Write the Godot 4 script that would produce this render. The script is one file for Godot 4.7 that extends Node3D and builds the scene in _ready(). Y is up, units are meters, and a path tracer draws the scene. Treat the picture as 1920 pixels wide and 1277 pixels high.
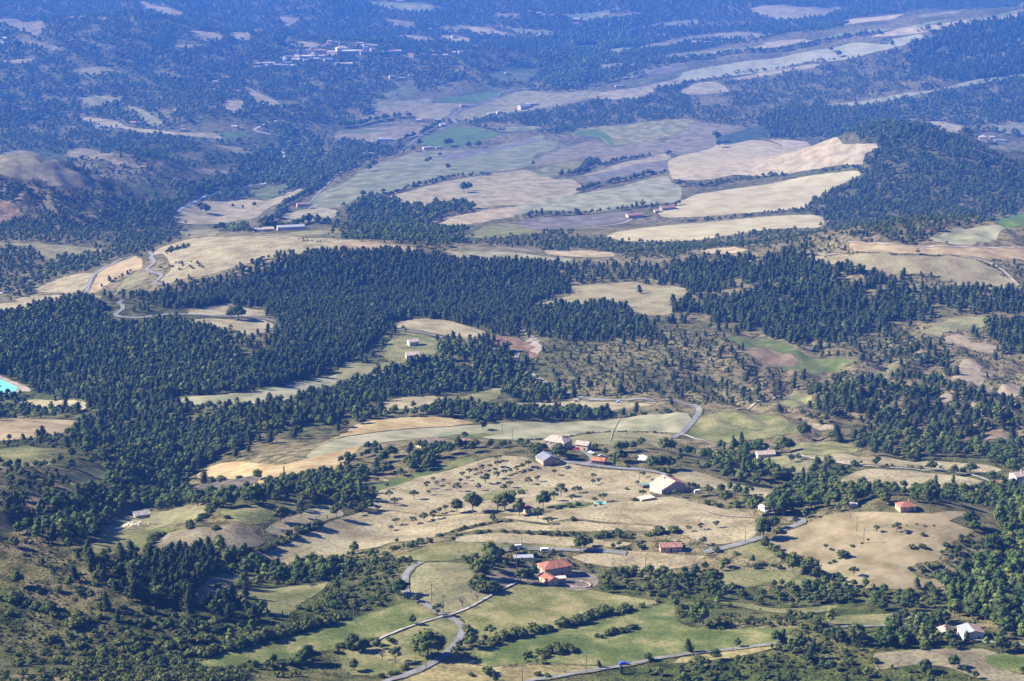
extends Node3D
# A valley of fields, hedges and pine woods seen from a mountain lookout. Units are metres, the lookout stands above the origin.

func _ready() -> void:
	see_and_light()
	lay_land()
	make_materials()
	raise_ground()
	lay_fields()
	lay_roads()
	put_buildings()
	put_poles_and_cars()
	plant()

func see_and_light() -> void:
	var eye := Camera3D.new()
	eye.name = "camera"
	eye.fov = 20.216
	eye.near = 1.0
	eye.far = 14000.0
	add_child(eye)
	eye.position = EYE
	eye.rotation.x = -0.26932
	var sky := ProceduralSkyMaterial.new()
	sky.sky_top_color = Color(0.16, 0.32, 0.68)
	sky.sky_horizon_color = Color(0.55, 0.68, 0.86)
	sky.ground_bottom_color = Color(0.3, 0.3, 0.26)
	sky.ground_horizon_color = Color(0.5, 0.55, 0.6)
	var e := Environment.new()
	e.background_mode = Environment.BG_SKY
	e.sky = Sky.new()
	e.sky.sky_material = sky
	e.background_energy_multiplier = 0.5
	e.tonemap_mode = Environment.TONE_MAPPER_LINEAR
	e.tonemap_exposure = 3.2
	e.fog_enabled = true
	e.fog_density = 0.00007
	e.fog_light_color = Color(0.33, 0.58, 1.0)
	e.volumetric_fog_enabled = true
	e.volumetric_fog_density = 0.0
	e.sdfgi_enabled = true
	e.ssao_enabled = true
	e.ssil_enabled = true
	var around := WorldEnvironment.new()
	around.name = "surroundings"
	around.environment = e
	add_child(around)
	# the thicker blue air that lies over the far valley
	var bank := FogVolume.new()
	bank.name = "valley_haze"
	bank.shape = RenderingServer.FOG_VOLUME_SHAPE_BOX
	bank.size = Vector3(6800.0, 640.0, 5700.0)
	bank.position = Vector3(0, 320.0, -5650.0)
	var air := FogMaterial.new()
	air.albedo = Color(0.33, 0.58, 1.0)
	air.density = 0.000105
	bank.material = air
	tag(bank, "blue haze over the far valley", "haze", "", "stuff")
	add_child(bank, true)
	var sun := DirectionalLight3D.new()
	sun.name = "sun"
	sun.light_color = Color(1.0, 0.965, 0.9)
	sun.light_energy = 1.6
	sun.light_angular_distance = 0.5
	sun.shadow_enabled = true
	sun.directional_shadow_max_distance = 8000.0
	add_child(sun)
	sun.look_at_from_position(Vector3(-1.0, 0.68, -0.04), Vector3.ZERO)

const HILLS := [[-165, -2222, 34, 300, 120, 1.000, -0.000], [-293, -2081, 16, 160, 110, 1.000, -0.000], [-452, -1867, 26, 190, 110, 0.990, 0.139], [555, -2150, 62, 270, 230, 0.985, -0.174], [383, -2017, 18, 160, 150, 1.000, -0.000], [751, -3296, 80, 235, 220, 0.978, -0.208], [625, -3296, 30, 130, 150, 1.000, -0.000], [-786, -3008, 85, 150, 150, 0.940, 0.342], [-683, -3354, 48, 150, 90, 0.906, 0.423], [-635, -3576, 30, 160, 90, 0.985, 0.174], [-304, -883, 38, 170, 230, 1.000, -0.000], [-223, -855, 9, 70, 90, 0.866, 0.500], [229, -989, 15, 75, 75, 1.000, -0.000], [34, -1168, 9, 120, 70, 1.000, -0.000], [-33, -893, 7, 45, 60, 1.000, -0.000], [-283, -2476, 26, 260, 150, 1.000, -0.000], [-1031, -4573, 90, 520, 420, 1.000, -0.000], [-412, -4634, 32, 260, 120, 1.000, -0.000], [-599, -3957, 22, 260, 140, 1.000, -0.000], [1196, -4573, 95, 520, 420, 1.000, -0.000], [879, -4133, 26, 300, 150, 0.990, -0.139], [469, -3385, 16, 320, 300, 1.000, -0.000], [37, -3267, 8, 260, 260, 1.000, -0.000], [687, -5296, 26, 170, 120, 1.000, -0.000]]
var TROUGHS := [trough(16, 110, [-566, -1867, -538, -2081, -525, -2415, -507, -2828, -475, -3102, -444, -3576, -432, -3848, -294, -4043, -70, -4190, 74, -4458, 203, -4886]),
	trough(15, 55, [-440, -1481, -343, -1396, -273, -1332, -212, -1178, -217, -1063, -226, -989, -230, -915]),
	trough(10, 42, [-212, -1178, -206, -977, -182, -893, -141, -875, -109, -915, -75, -977]),
	trough(7, 38, [137, -1232, 173, -1126, 206, -1087, 258, -1063, 282, -1011, 243, -883, 187, -839, 138, -855]),
	trough(9, 60, [-141, -1519, -70, -1519, 0, -1573, 56, -1374]),
	trough(10, 60, [-432, -1481, -401, -1481])]
const GULLIES := [[348, -1493, 9, 230, 230], [506, -2150, 6, 220, 130], [-754, -2948, 9, 200, 160], [784, -3385, 5, 180, 240], [-258, -939, 5, 110, 200], [-668, -3325, 6, 200, 120]]
const BRUSHLAND := [[-216, -855, 170, 190], [-117, -813, 90, 60], [-310, -1142, 120, 120], [122, -749, 120, 50], [-775, -3385, 420, 520], [708, -3385, 330, 420], [-306, -1597, 380, 260], [137, -847, 110, 45], [283, -1142, 160, 90]]

func trough(depth: float, wide: float, flat: Array) -> Dictionary:
	var line := points(flat)
	var t := {"depth": depth, "wide": wide, "line": line, "x0": 1e9, "x1": -1e9, "y0": 1e9, "y1": -1e9}
	for p in line:
		t.x0 = minf(t.x0, p.x - 2.6 * wide)
		t.x1 = maxf(t.x1, p.x + 2.6 * wide)
		t.y0 = minf(t.y0, p.y - 2.6 * wide)
		t.y1 = maxf(t.y1, p.y + 2.6 * wide)
	return t

func points(flat: Array) -> PackedVector2Array:
	var p := PackedVector2Array()
	for i in range(0, flat.size() - 1, 2):
		p.append(Vector2(flat[i], flat[i + 1]))
	return p
const EYE := Vector3(0, 700, 0)
# knots of the valley's long section: metres away from the lookout, metres below it
const SECTION := [[-400, -60], [0, 4], [40, 36], [150, 108], [350, 212], [600, 308], [735, 350], [909, 371], [1122, 404], [1308, 430], [1564, 462], [2045, 512], [2500, 562], [2850, 600], [3250, 624], [3650, 634], [4170, 612], [4743, 562], [5406, 500], [6500, 405], [9000, 280]]
var relief := FastNoiseLite.new()
var gully := FastNoiseLite.new()

func section(d: float) -> float:
	var n := SECTION.size()
	var i := 1
	while i < n - 2 and d > SECTION[i + 1][0]:
		i += 1
	var p0 = SECTION[i - 1]
	var p1 = SECTION[i]
	var p2 = SECTION[i + 1]
	var p3 = SECTION[mini(i + 2, n - 1)]
	var t: float = clampf((d - p1[0]) / (p2[0] - p1[0]), 0.0, 1.0)
	var w: float = p2[0] - p1[0]
	var m1: float = (p2[1] - p0[1]) / (p2[0] - p0[0]) * w
	var m2: float = (p3[1] - p1[1]) / maxf(p3[0] - p1[0], 1.0) * w
	var t2 := t * t
	var t3 := t2 * t
	return (2 * t3 - 3 * t2 + 1) * p1[1] + (t3 - 2 * t2 + t) * m1 + (-2 * t3 + 3 * t2) * p2[1] + (t3 - t2) * m2

func shape_of_land(x: float, z: float) -> float:
	var d := -z
	var h := EYE.y - section(d)
	for b in HILLS:
		var dx: float = x - b[0]
		var dz: float = z - b[1]
		var u: float = (dx * b[5] + dz * b[6]) / b[3]
		var v: float = (-dx * b[6] + dz * b[5]) / b[4]
		var q := u * u + v * v
		if q < 9.0:
			h += b[2] * exp(-q)
	var p := Vector2(x, z)
	for t in TROUGHS:
		if p.x < t.x0 or p.x > t.x1 or p.y < t.y0 or p.y > t.y1:
			continue
		var best := 1e9
		for k in t.line.size() - 1:
			best = minf(best, p.distance_squared_to(Geometry2D.get_closest_point_to_segment(p, t.line[k], t.line[k + 1])))
		h -= t.depth * exp(-best / (t.wide * t.wide))
	var far := smoothstep(3600.0, 5200.0, d)
	var near := smoothstep(250.0, 700.0, d)
	h += relief.get_noise_2d(x * 0.4, z * 0.4) * lerpf(9.0, 42.0, far) * near
	h += relief.get_noise_2d(x * 1.7 + 900, z * 1.7) * 1.6 * near
	for g in GULLIES:
		var w := exp(-pow((x - g[0]) / g[3], 2) - pow((z - g[1]) / g[4], 2))
		if w > 0.02:
			h -= (0.8 - minf(absf(gully.get_noise_2d(x, z * 0.5)) * 2.6, 1.0)) * g[2] * w
	return h

# the ground is one sheet in four bands whose cells widen with distance: [z nearest, z farthest, half width, cell]
const BANDS := [[100, -1500, 720, 5], [-1500, -2900, 1080, 8], [-2900, -4900, 1720, 12.5], [-4900, -8400, 3120, 25]]
var heights: Array[PackedFloat32Array] = []

func band_size(k: int) -> Vector2i:
	var b = BANDS[k]
	return Vector2i(int(round(2.0 * b[2] / b[3])) + 1, int(round((b[0] - b[1]) / b[3])) + 1)

func lay_land() -> void:
	relief.seed = 11
	relief.frequency = 0.0035
	relief.fractal_octaves = 3
	gully.seed = 5
	gully.frequency = 0.016
	gully.fractal_octaves = 2
	heights.resize(4)
	for k in [3, 2, 1, 0]:
		var b = BANDS[k]
		var s := band_size(k)
		var a := PackedFloat32Array()
		a.resize(s.x * s.y)
		for j in s.y:
			for i in s.x:
				var x: float = -b[2] + i * b[3]
				var z: float = b[0] - j * b[3]
				a[j * s.x + i] = ground_in(k + 1, x, z) if j == s.y - 1 and k < 3 else shape_of_land(x, z)
		heights[k] = a

func ground_in(k: int, x: float, z: float) -> float:
	var b = BANDS[k]
	var s := band_size(k)
	var fx: float = clampf((x + b[2]) / b[3], 0.0, s.x - 1.001)
	var fz: float = clampf((b[0] - z) / b[3], 0.0, s.y - 1.001)
	var i := int(fx)
	var j := int(fz)
	fx -= i
	fz -= j
	var o := j * s.x + i
	var a := heights[k]
	if fx + fz <= 1.0:
		return a[o] + (a[o + 1] - a[o]) * fx + (a[o + s.x] - a[o]) * fz
	var e := a[o + s.x + 1]
	return e + (a[o + s.x] - e) * (1.0 - fx) + (a[o + 1] - e) * (1.0 - fz)

func band_at(z: float) -> int:
	return 0 if z > -1500 else 1 if z > -2900 else 2 if z > -4900 else 3

func ground(x: float, z: float) -> float:
	return ground_in(band_at(z), x, z)


# ---------------------------------------------------------------- materials
var mats := {}
var grain: Texture2D
var rows: Texture2D
var furrows: Texture2D

func noise_tex(frequency: float, octaves: int, seed_: int, ramp: Gradient = null, size := 512) -> NoiseTexture2D:
	var f := FastNoiseLite.new()
	f.seed = seed_
	f.frequency = frequency
	f.fractal_octaves = octaves
	f.fractal_gain = 0.6
	var t := NoiseTexture2D.new()
	t.width = size
	t.height = size
	t.seamless = true
	t.noise = f
	if ramp:
		t.color_ramp = ramp
	return t

func lin(r: float, g: float, b: float) -> Color:
	return Color(r, g, b).linear_to_srgb()

func ramp_of(colors: Array) -> Gradient:
	var g := Gradient.new()
	var offs := PackedFloat32Array()
	var cols := PackedColorArray()
	for i in colors.size():
		offs.append(lerpf(0.22, 0.78, float(i) / (colors.size() - 1)))
		cols.append(colors[i])
	g.offsets = offs
	g.colors = cols
	return g

# stripes across v: each row its own strength, wavering along u
func stripe_tex(count: int, depth: float, seed_: int) -> ImageTexture:
	var im := Image.create(256, 256, false, Image.FORMAT_RGB8)
	var f := FastNoiseLite.new()
	f.seed = seed_
	f.frequency = 0.03
	var rng := RandomNumberGenerator.new()
	rng.seed = seed_
	var strength := PackedFloat32Array()
	for i in count:
		strength.append(rng.randf_range(0.15, 1.0))
	for v in 256:
		for u in 256:
			var q := float(v) / 256.0 * count
			var ramp := 0.5 - 0.5 * cos(TAU * q)
			var a: float = 1.0 - depth * strength[int(q) % count] * ramp * (0.65 + 0.7 * f.get_noise_2d(u * 0.7, v)) - 0.12 * absf(f.get_noise_2d(u * 3.0, v * 4.0 + 300))
			im.set_pixel(u, v, Color(a, a, a))
	return ImageTexture.create_from_image(im)

func ground_mat(called: String, colors: Array, fine: Texture2D, patch_m: float, fine_m: float, seed_: int) -> void:
	var m := StandardMaterial3D.new()
	m.resource_name = called
	m.albedo_texture = noise_tex(0.012, 5, seed_, ramp_of(colors))
	m.roughness = 1.0
	m.metallic_specular = 0.1
	m.uv1_scale = Vector3(1.0 / patch_m, 1.0 / patch_m, 1)
	m.detail_enabled = true
	m.detail_blend_mode = BaseMaterial3D.BLEND_MODE_MUL
	m.detail_albedo = fine
	m.detail_uv_layer = BaseMaterial3D.DETAIL_UV_2
	m.uv2_scale = Vector3(1.0 / fine_m, 1.0 / fine_m, 1)
	mats[called] = m

func make_materials() -> void:
	var g := Gradient.new()
	g.offsets = PackedFloat32Array([0.25, 0.45, 0.75])
	g.colors = PackedColorArray([Color(0.78, 0.78, 0.76), Color(0.92, 0.92, 0.92), Color(1, 1, 1)])
	grain = noise_tex(0.05, 4, 3, g)
	rows = stripe_tex(14, 0.11, 21)
	furrows = stripe_tex(6, 0.24, 22)
	var worn := Gradient.new()
	worn.offsets = PackedFloat32Array([0.25, 0.42, 0.6, 0.8])
	worn.colors = PackedColorArray([Color(0.76, 0.79, 0.73), Color(0.88, 0.89, 0.86), Color(0.97, 0.965, 0.95), Color(1, 0.98, 0.95)])
	var mottle := noise_tex(0.035, 5, 61, worn)
	var k := 100
	for a in PALETTE:
		ground_mat(a[0], [lin(a[1][0], a[1][1], a[1][2]), lin(a[2][0], a[2][1], a[2][2]), lin(a[3][0], a[3][1], a[3][2])], {"grain": grain, "rows": rows, "furrows": furrows, "mottle": mottle}[a[4]], a[5], a[6], k)
		k += 1

# name, three base colours that mix in patches (linear), fine pattern, metres a patch tile spans, metres a fine tile spans
const PALETTE := [
	["straw", [0.250, 0.200, 0.113], [0.321, 0.262, 0.154], [0.384, 0.320, 0.196], "rows", 200, 40],
	["domed", [0.175, 0.144, 0.073], [0.240, 0.200, 0.110], [0.297, 0.247, 0.146], "rows", 150, 30],
	["brightstraw", [0.316, 0.269, 0.141], [0.375, 0.324, 0.178], [0.403, 0.364, 0.213], "rows", 300, 60],
	["palestraw", [0.222, 0.221, 0.125], [0.275, 0.272, 0.160], [0.301, 0.302, 0.188], "rows", 300, 60],
	["strawlines", [0.299, 0.239, 0.122], [0.370, 0.308, 0.163], [0.410, 0.358, 0.212], "furrows", 260, 34],
	["goldlines", [0.258, 0.189, 0.088], [0.331, 0.252, 0.126], [0.386, 0.310, 0.167], "furrows", 160, 17],
	["pinkgold", [0.233, 0.172, 0.094], [0.294, 0.226, 0.123], [0.341, 0.280, 0.160], "rows", 180, 40],
	["beige", [0.208, 0.174, 0.105], [0.294, 0.251, 0.155], [0.355, 0.307, 0.194], "mottle", 220, 56],
	["pinkbeige", [0.178, 0.150, 0.090], [0.235, 0.202, 0.120], [0.275, 0.244, 0.146], "mottle", 220, 56],
	["dry", [0.139, 0.137, 0.071], [0.204, 0.190, 0.100], [0.251, 0.227, 0.127], "mottle", 170, 56],
	["gold", [0.175, 0.151, 0.072], [0.262, 0.222, 0.103], [0.315, 0.273, 0.140], "mottle", 120, 56],
	["olive", [0.100, 0.111, 0.043], [0.165, 0.164, 0.072], [0.230, 0.211, 0.101], "mottle", 200, 56],
	["paleolive", [0.171, 0.171, 0.095], [0.238, 0.233, 0.138], [0.295, 0.276, 0.172], "rows", 240, 60],
	["green", [0.075, 0.1, 0.03], [0.125, 0.145, 0.05], [0.24, 0.215, 0.1], "mottle", 170, 40],
	["yellowgreen", [0.12, 0.13, 0.045], [0.19, 0.185, 0.075], [0.28, 0.245, 0.12], "mottle", 170, 40],
	["lush", [0.075, 0.1, 0.035], [0.105, 0.125, 0.045], [0.17, 0.165, 0.075], "mottle", 160, 40],
	["vivid", [0.07, 0.11, 0.03], [0.085, 0.135, 0.036], [0.11, 0.155, 0.05], "rows", 200, 60],
	["greygreen", [0.114, 0.126, 0.064], [0.158, 0.167, 0.088], [0.220, 0.216, 0.120], "rows", 320, 90],
	["pinkish", [0.133, 0.113, 0.074], [0.188, 0.163, 0.108], [0.235, 0.209, 0.137], "mottle", 200, 56],
	["pinksoil", [0.136, 0.098, 0.062], [0.184, 0.138, 0.089], [0.211, 0.170, 0.116], "grain", 120, 40],
	["redsoil", [0.122, 0.075, 0.044], [0.170, 0.108, 0.067], [0.224, 0.167, 0.112], "grain", 70, 30],
	["soil", [0.13, 0.11, 0.08], [0.19, 0.16, 0.115], [0.25, 0.21, 0.15], "grain", 90, 30],
	["dark", [0.07, 0.06, 0.05], [0.1, 0.085, 0.07], [0.14, 0.12, 0.095], "furrows", 120, 30],
	["darkgrey", [0.11, 0.1, 0.085], [0.15, 0.135, 0.115], [0.2, 0.175, 0.145], "rows", 200, 50],
	["darkgreen", [0.035, 0.055, 0.035], [0.05, 0.075, 0.05], [0.07, 0.095, 0.06], "furrows", 200, 40],
	["scar", [0.19, 0.15, 0.105], [0.24, 0.195, 0.14], [0.29, 0.24, 0.18], "mottle", 60, 40],
	["sand", [0.25, 0.21, 0.155], [0.32, 0.275, 0.21], [0.38, 0.335, 0.26], "grain", 60, 25],
	["tarmac", [0.16, 0.16, 0.165], [0.2, 0.2, 0.205], [0.24, 0.24, 0.245], "grain", 60, 20],
	["palegravel", [0.3, 0.28, 0.25], [0.38, 0.36, 0.32], [0.46, 0.44, 0.4], "grain", 50, 16],
	["gravelbar", [0.34, 0.34, 0.32], [0.44, 0.44, 0.42], [0.52, 0.52, 0.5], "grain", 80, 30],
]

# ---------------------------------------------------------------- ground, fields and roads
func tag(o: Node3D, label: String, category: String, group := "", kind := "") -> void:
	if label:
		o.set_meta("label", label)
	if category:
		o.set_meta("category", category)
	if group:
		o.set_meta("group", group)
	if kind:
		o.set_meta("kind", kind)

# a smooth outline through the traced corners, with the small waver of a field's edge
func rounded(line: PackedVector2Array, closed: bool, waver: float) -> PackedVector2Array:
	var out := PackedVector2Array()
	var n := line.size()
	for i in n if closed else n - 1:
		var a := line[(i - 1 + n) % n] if closed or i > 0 else line[i]
		var b := line[i]
		var c := line[(i + 1) % n]
		var d := line[(i + 2) % n] if closed or i < n - 2 else c
		var steps := clampi(int(b.distance_to(c) / 9.0), 2, 9)
		for s in steps:
			var p := b.cubic_interpolate(c, b + (b - a).limit_length(b.distance_to(c)) * -1.0, c + (d - c).limit_length(b.distance_to(c)), float(s) / steps)
			p += Vector2(relief.get_noise_2d(p.x * 22.0, p.y * 22.0), relief.get_noise_2d(p.y * 22.0 + 500, p.x * 22.0)) * waver
			out.append(p)
	if not closed:
		out.append(line[n - 1])
	return out

# lays a sheet on the ground's own triangles, lifted a little above them
func drape(poly: PackedVector2Array, lift: float, across := false) -> Mesh:
	var pos := PackedVector3Array()
	var box := Rect2(poly[0], Vector2.ZERO)
	var mid := Vector2.ZERO
	for p in poly:
		box = box.expand(p)
		mid += p
	mid /= poly.size()
	var sxx := 0.0
	var sxy := 0.0
	var syy := 0.0
	for p in poly:
		var q := p - mid
		sxx += q.x * q.x
		sxy += q.x * q.y
		syy += q.y * q.y
	var turn := 0.5 * atan2(2.0 * sxy, sxx - syy)
	if across:
		turn += PI * 0.5
	var along := Vector2(cos(turn), sin(turn))
	for k in 4:
		var b = BANDS[k]
		if box.end.y < b[1] or box.position.y > b[0]:
			continue
		var c: float = b[3]
		var s := band_size(k)
		var i0 := clampi(int(floor((box.position.x + b[2]) / c)), 0, s.x - 2)
		var i1 := clampi(int(floor((box.end.x + b[2]) / c)), 0, s.x - 2)
		var j0 := clampi(int(floor((b[0] - box.end.y) / c)), 0, s.y - 2)
		var j1 := clampi(int(floor((b[0] - box.position.y) / c)), 0, s.y - 2)
		var wide := i1 - i0 + 1
		var edge := PackedByteArray()
		edge.resize(wide * (j1 - j0 + 1))
		for e in poly.size():
			var p := poly[e]
			var q := poly[(e + 1) % poly.size()]
			var steps := int(p.distance_to(q) / (c * 0.2)) + 1
			for t in steps:
				var m := p.lerp(q, float(t) / steps)
				var i := int(floor((m.x + b[2]) / c)) - i0
				var j := int(floor((b[0] - m.y) / c)) - j0
				if i >= 0 and i < wide and j >= 0 and j <= j1 - j0:
					edge[j * wide + i] = 1
		var a := heights[k]
		for j in range(j0, j1 + 1):
			for i in range(i0, i1 + 1):
				var x: float = -b[2] + i * c
				var z: float = b[0] - j * c
				var on_edge := edge[(j - j0) * wide + i - i0] == 1
				if not on_edge and not Geometry2D.is_point_in_polygon(Vector2(x + c * 0.5, z - c * 0.5), poly):
					continue
				var o := j * s.x + i
				var v00 := Vector3(x, a[o] + lift, z)
				var v10 := Vector3(x + c, a[o + 1] + lift, z)
				var v01 := Vector3(x, a[o + s.x] + lift, z - c)
				var v11 := Vector3(x + c, a[o + s.x + 1] + lift, z - c)
				if not on_edge:
					pos.append_array([v00, v01, v10, v10, v01, v11])
					continue
				for tri in [[v00, v01, v10], [v10, v01, v11]]:
					var up: Plane = Plane(tri[0], tri[1], tri[2])
					for part in Geometry2D.intersect_polygons(PackedVector2Array([Vector2(tri[0].x, tri[0].z), Vector2(tri[1].x, tri[1].z), Vector2(tri[2].x, tri[2].z)]), poly):
						var idx := Geometry2D.triangulate_polygon(part)
						for t in range(0, idx.size(), 3):
							var w := []
							for n in 3:
								var p: Vector2 = part[idx[t + n]]
								w.append(Vector3(p.x, (up.d - up.normal.x * p.x - up.normal.z * p.y) / up.normal.y, p.y))
							if (w[1] - w[0]).cross(w[2] - w[0]).y > 0.0:
								pos.append_array([w[0], w[2], w[1]])
							else:
								pos.append_array([w[0], w[1], w[2]])
	var nor := PackedVector3Array()
	var uv := PackedVector2Array()
	for p in pos:
		nor.append(slope(p.x, p.z))
		uv.append(Vector2(p.x * along.x + p.z * along.y, -p.x * along.y + p.z * along.x))
	var arr := []
	arr.resize(Mesh.ARRAY_MAX)
	arr[Mesh.ARRAY_VERTEX] = pos
	arr[Mesh.ARRAY_NORMAL] = nor
	arr[Mesh.ARRAY_TEX_UV] = uv
	arr[Mesh.ARRAY_TEX_UV2] = uv
	var m := ArrayMesh.new()
	if pos.size():
		m.add_surface_from_arrays(Mesh.PRIMITIVE_TRIANGLES, arr)
	return m

func slope(x: float, z: float) -> Vector3:
	var c: float = BANDS[band_at(z)][3]
	return Vector3(ground(x - c, z) - ground(x + c, z), 2.0 * c, ground(x, z - c) - ground(x, z + c)).normalized()

# what stands where: 0 free, 1 field, 2 road or building, on a 4 m raster
const CELL := 4.0
const ACROSS := 800
const DEEP := 1600
var taken := PackedByteArray()

func take(poly: PackedVector2Array, what: int) -> void:
	if taken.is_empty():
		taken.resize(ACROSS * DEEP)
	var box := Rect2(poly[0], Vector2.ZERO)
	for p in poly:
		box = box.expand(p)
	for j in range(maxi(int(-box.end.y / CELL), 0), mini(int(-box.position.y / CELL) + 1, DEEP)):
		for i in range(maxi(int(box.position.x / CELL + ACROSS / 2), 0), mini(int(box.end.x / CELL + ACROSS / 2) + 1, ACROSS)):
			if Geometry2D.is_point_in_polygon(Vector2((i + 0.5 - ACROSS / 2) * CELL, -(j + 0.5) * CELL), poly):
				taken[j * ACROSS + i] = what

func taken_at(x: float, z: float) -> int:
	var i := int(x / CELL + ACROSS / 2)
	var j := int(-z / CELL)
	return taken[j * ACROSS + i] if i >= 0 and j >= 0 and i < ACROSS and j < DEEP else 0

var laid := 0
func sheet(called: String, material: String, label: String, poly: PackedVector2Array, lift: float, category: String) -> MeshInstance3D:
	var o := MeshInstance3D.new()
	o.name = called
	o.mesh = drape(poly, lift, material in ["strawlines", "goldlines"])
	o.material_override = mats[material]
	tag(o, label, category, "", "structure")
	add_child(o, true)
	return o

func field(called: String, material: String, label: String, flat: Array) -> void:
	var line := points(flat)
	var poly := rounded(line, true, 11.0 if called.begins_with("bare") else 2.0)
	laid += 1
	sheet(called, material, label, poly, 0.1 + 0.0015 * laid, called.replace("_", " "))
	take(poly, 1)

func road(called: String, material: String, wide: float, label: String, flat: Array) -> void:
	var line := rounded(points(flat), false, 0.0)
	var poly: PackedVector2Array
	for p in Geometry2D.offset_polyline(line, wide * 0.5, Geometry2D.JOIN_ROUND, Geometry2D.END_BUTT):
		if not Geometry2D.is_polygon_clockwise(p) and p.size() > poly.size():
			poly = p
	if material == "tarmac":
		var verge := line.duplicate()
		for i in verge.size():
			verge[i] += Vector2(relief.get_noise_2d(i * 90.0, wide * 70.0), relief.get_noise_2d(i * 90.0, 900.0)) * 1.4
		var side: PackedVector2Array
		for p in Geometry2D.offset_polyline(verge, wide * 0.5 + 0.5, Geometry2D.JOIN_ROUND, Geometry2D.END_BUTT):
			if not Geometry2D.is_polygon_clockwise(p) and p.size() > side.size():
				side = p
		laid += 1
		sheet("road_verge", "dry", "worn dry verge of the " + label, side, 0.2 + 0.0015 * laid, "verge")
	laid += 1
	sheet(called, material, label, poly, 0.25 + 0.0015 * laid, called.replace("_", " "))
	for p in Geometry2D.offset_polyline(line, wide * 0.5 + (12.0 if line[0].y < -1350.0 and line[0].y > -2700.0 and material == "tarmac" else 1.0), Geometry2D.JOIN_ROUND, Geometry2D.END_BUTT):
		if not Geometry2D.is_polygon_clockwise(p):
			take(p, 2)

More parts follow.
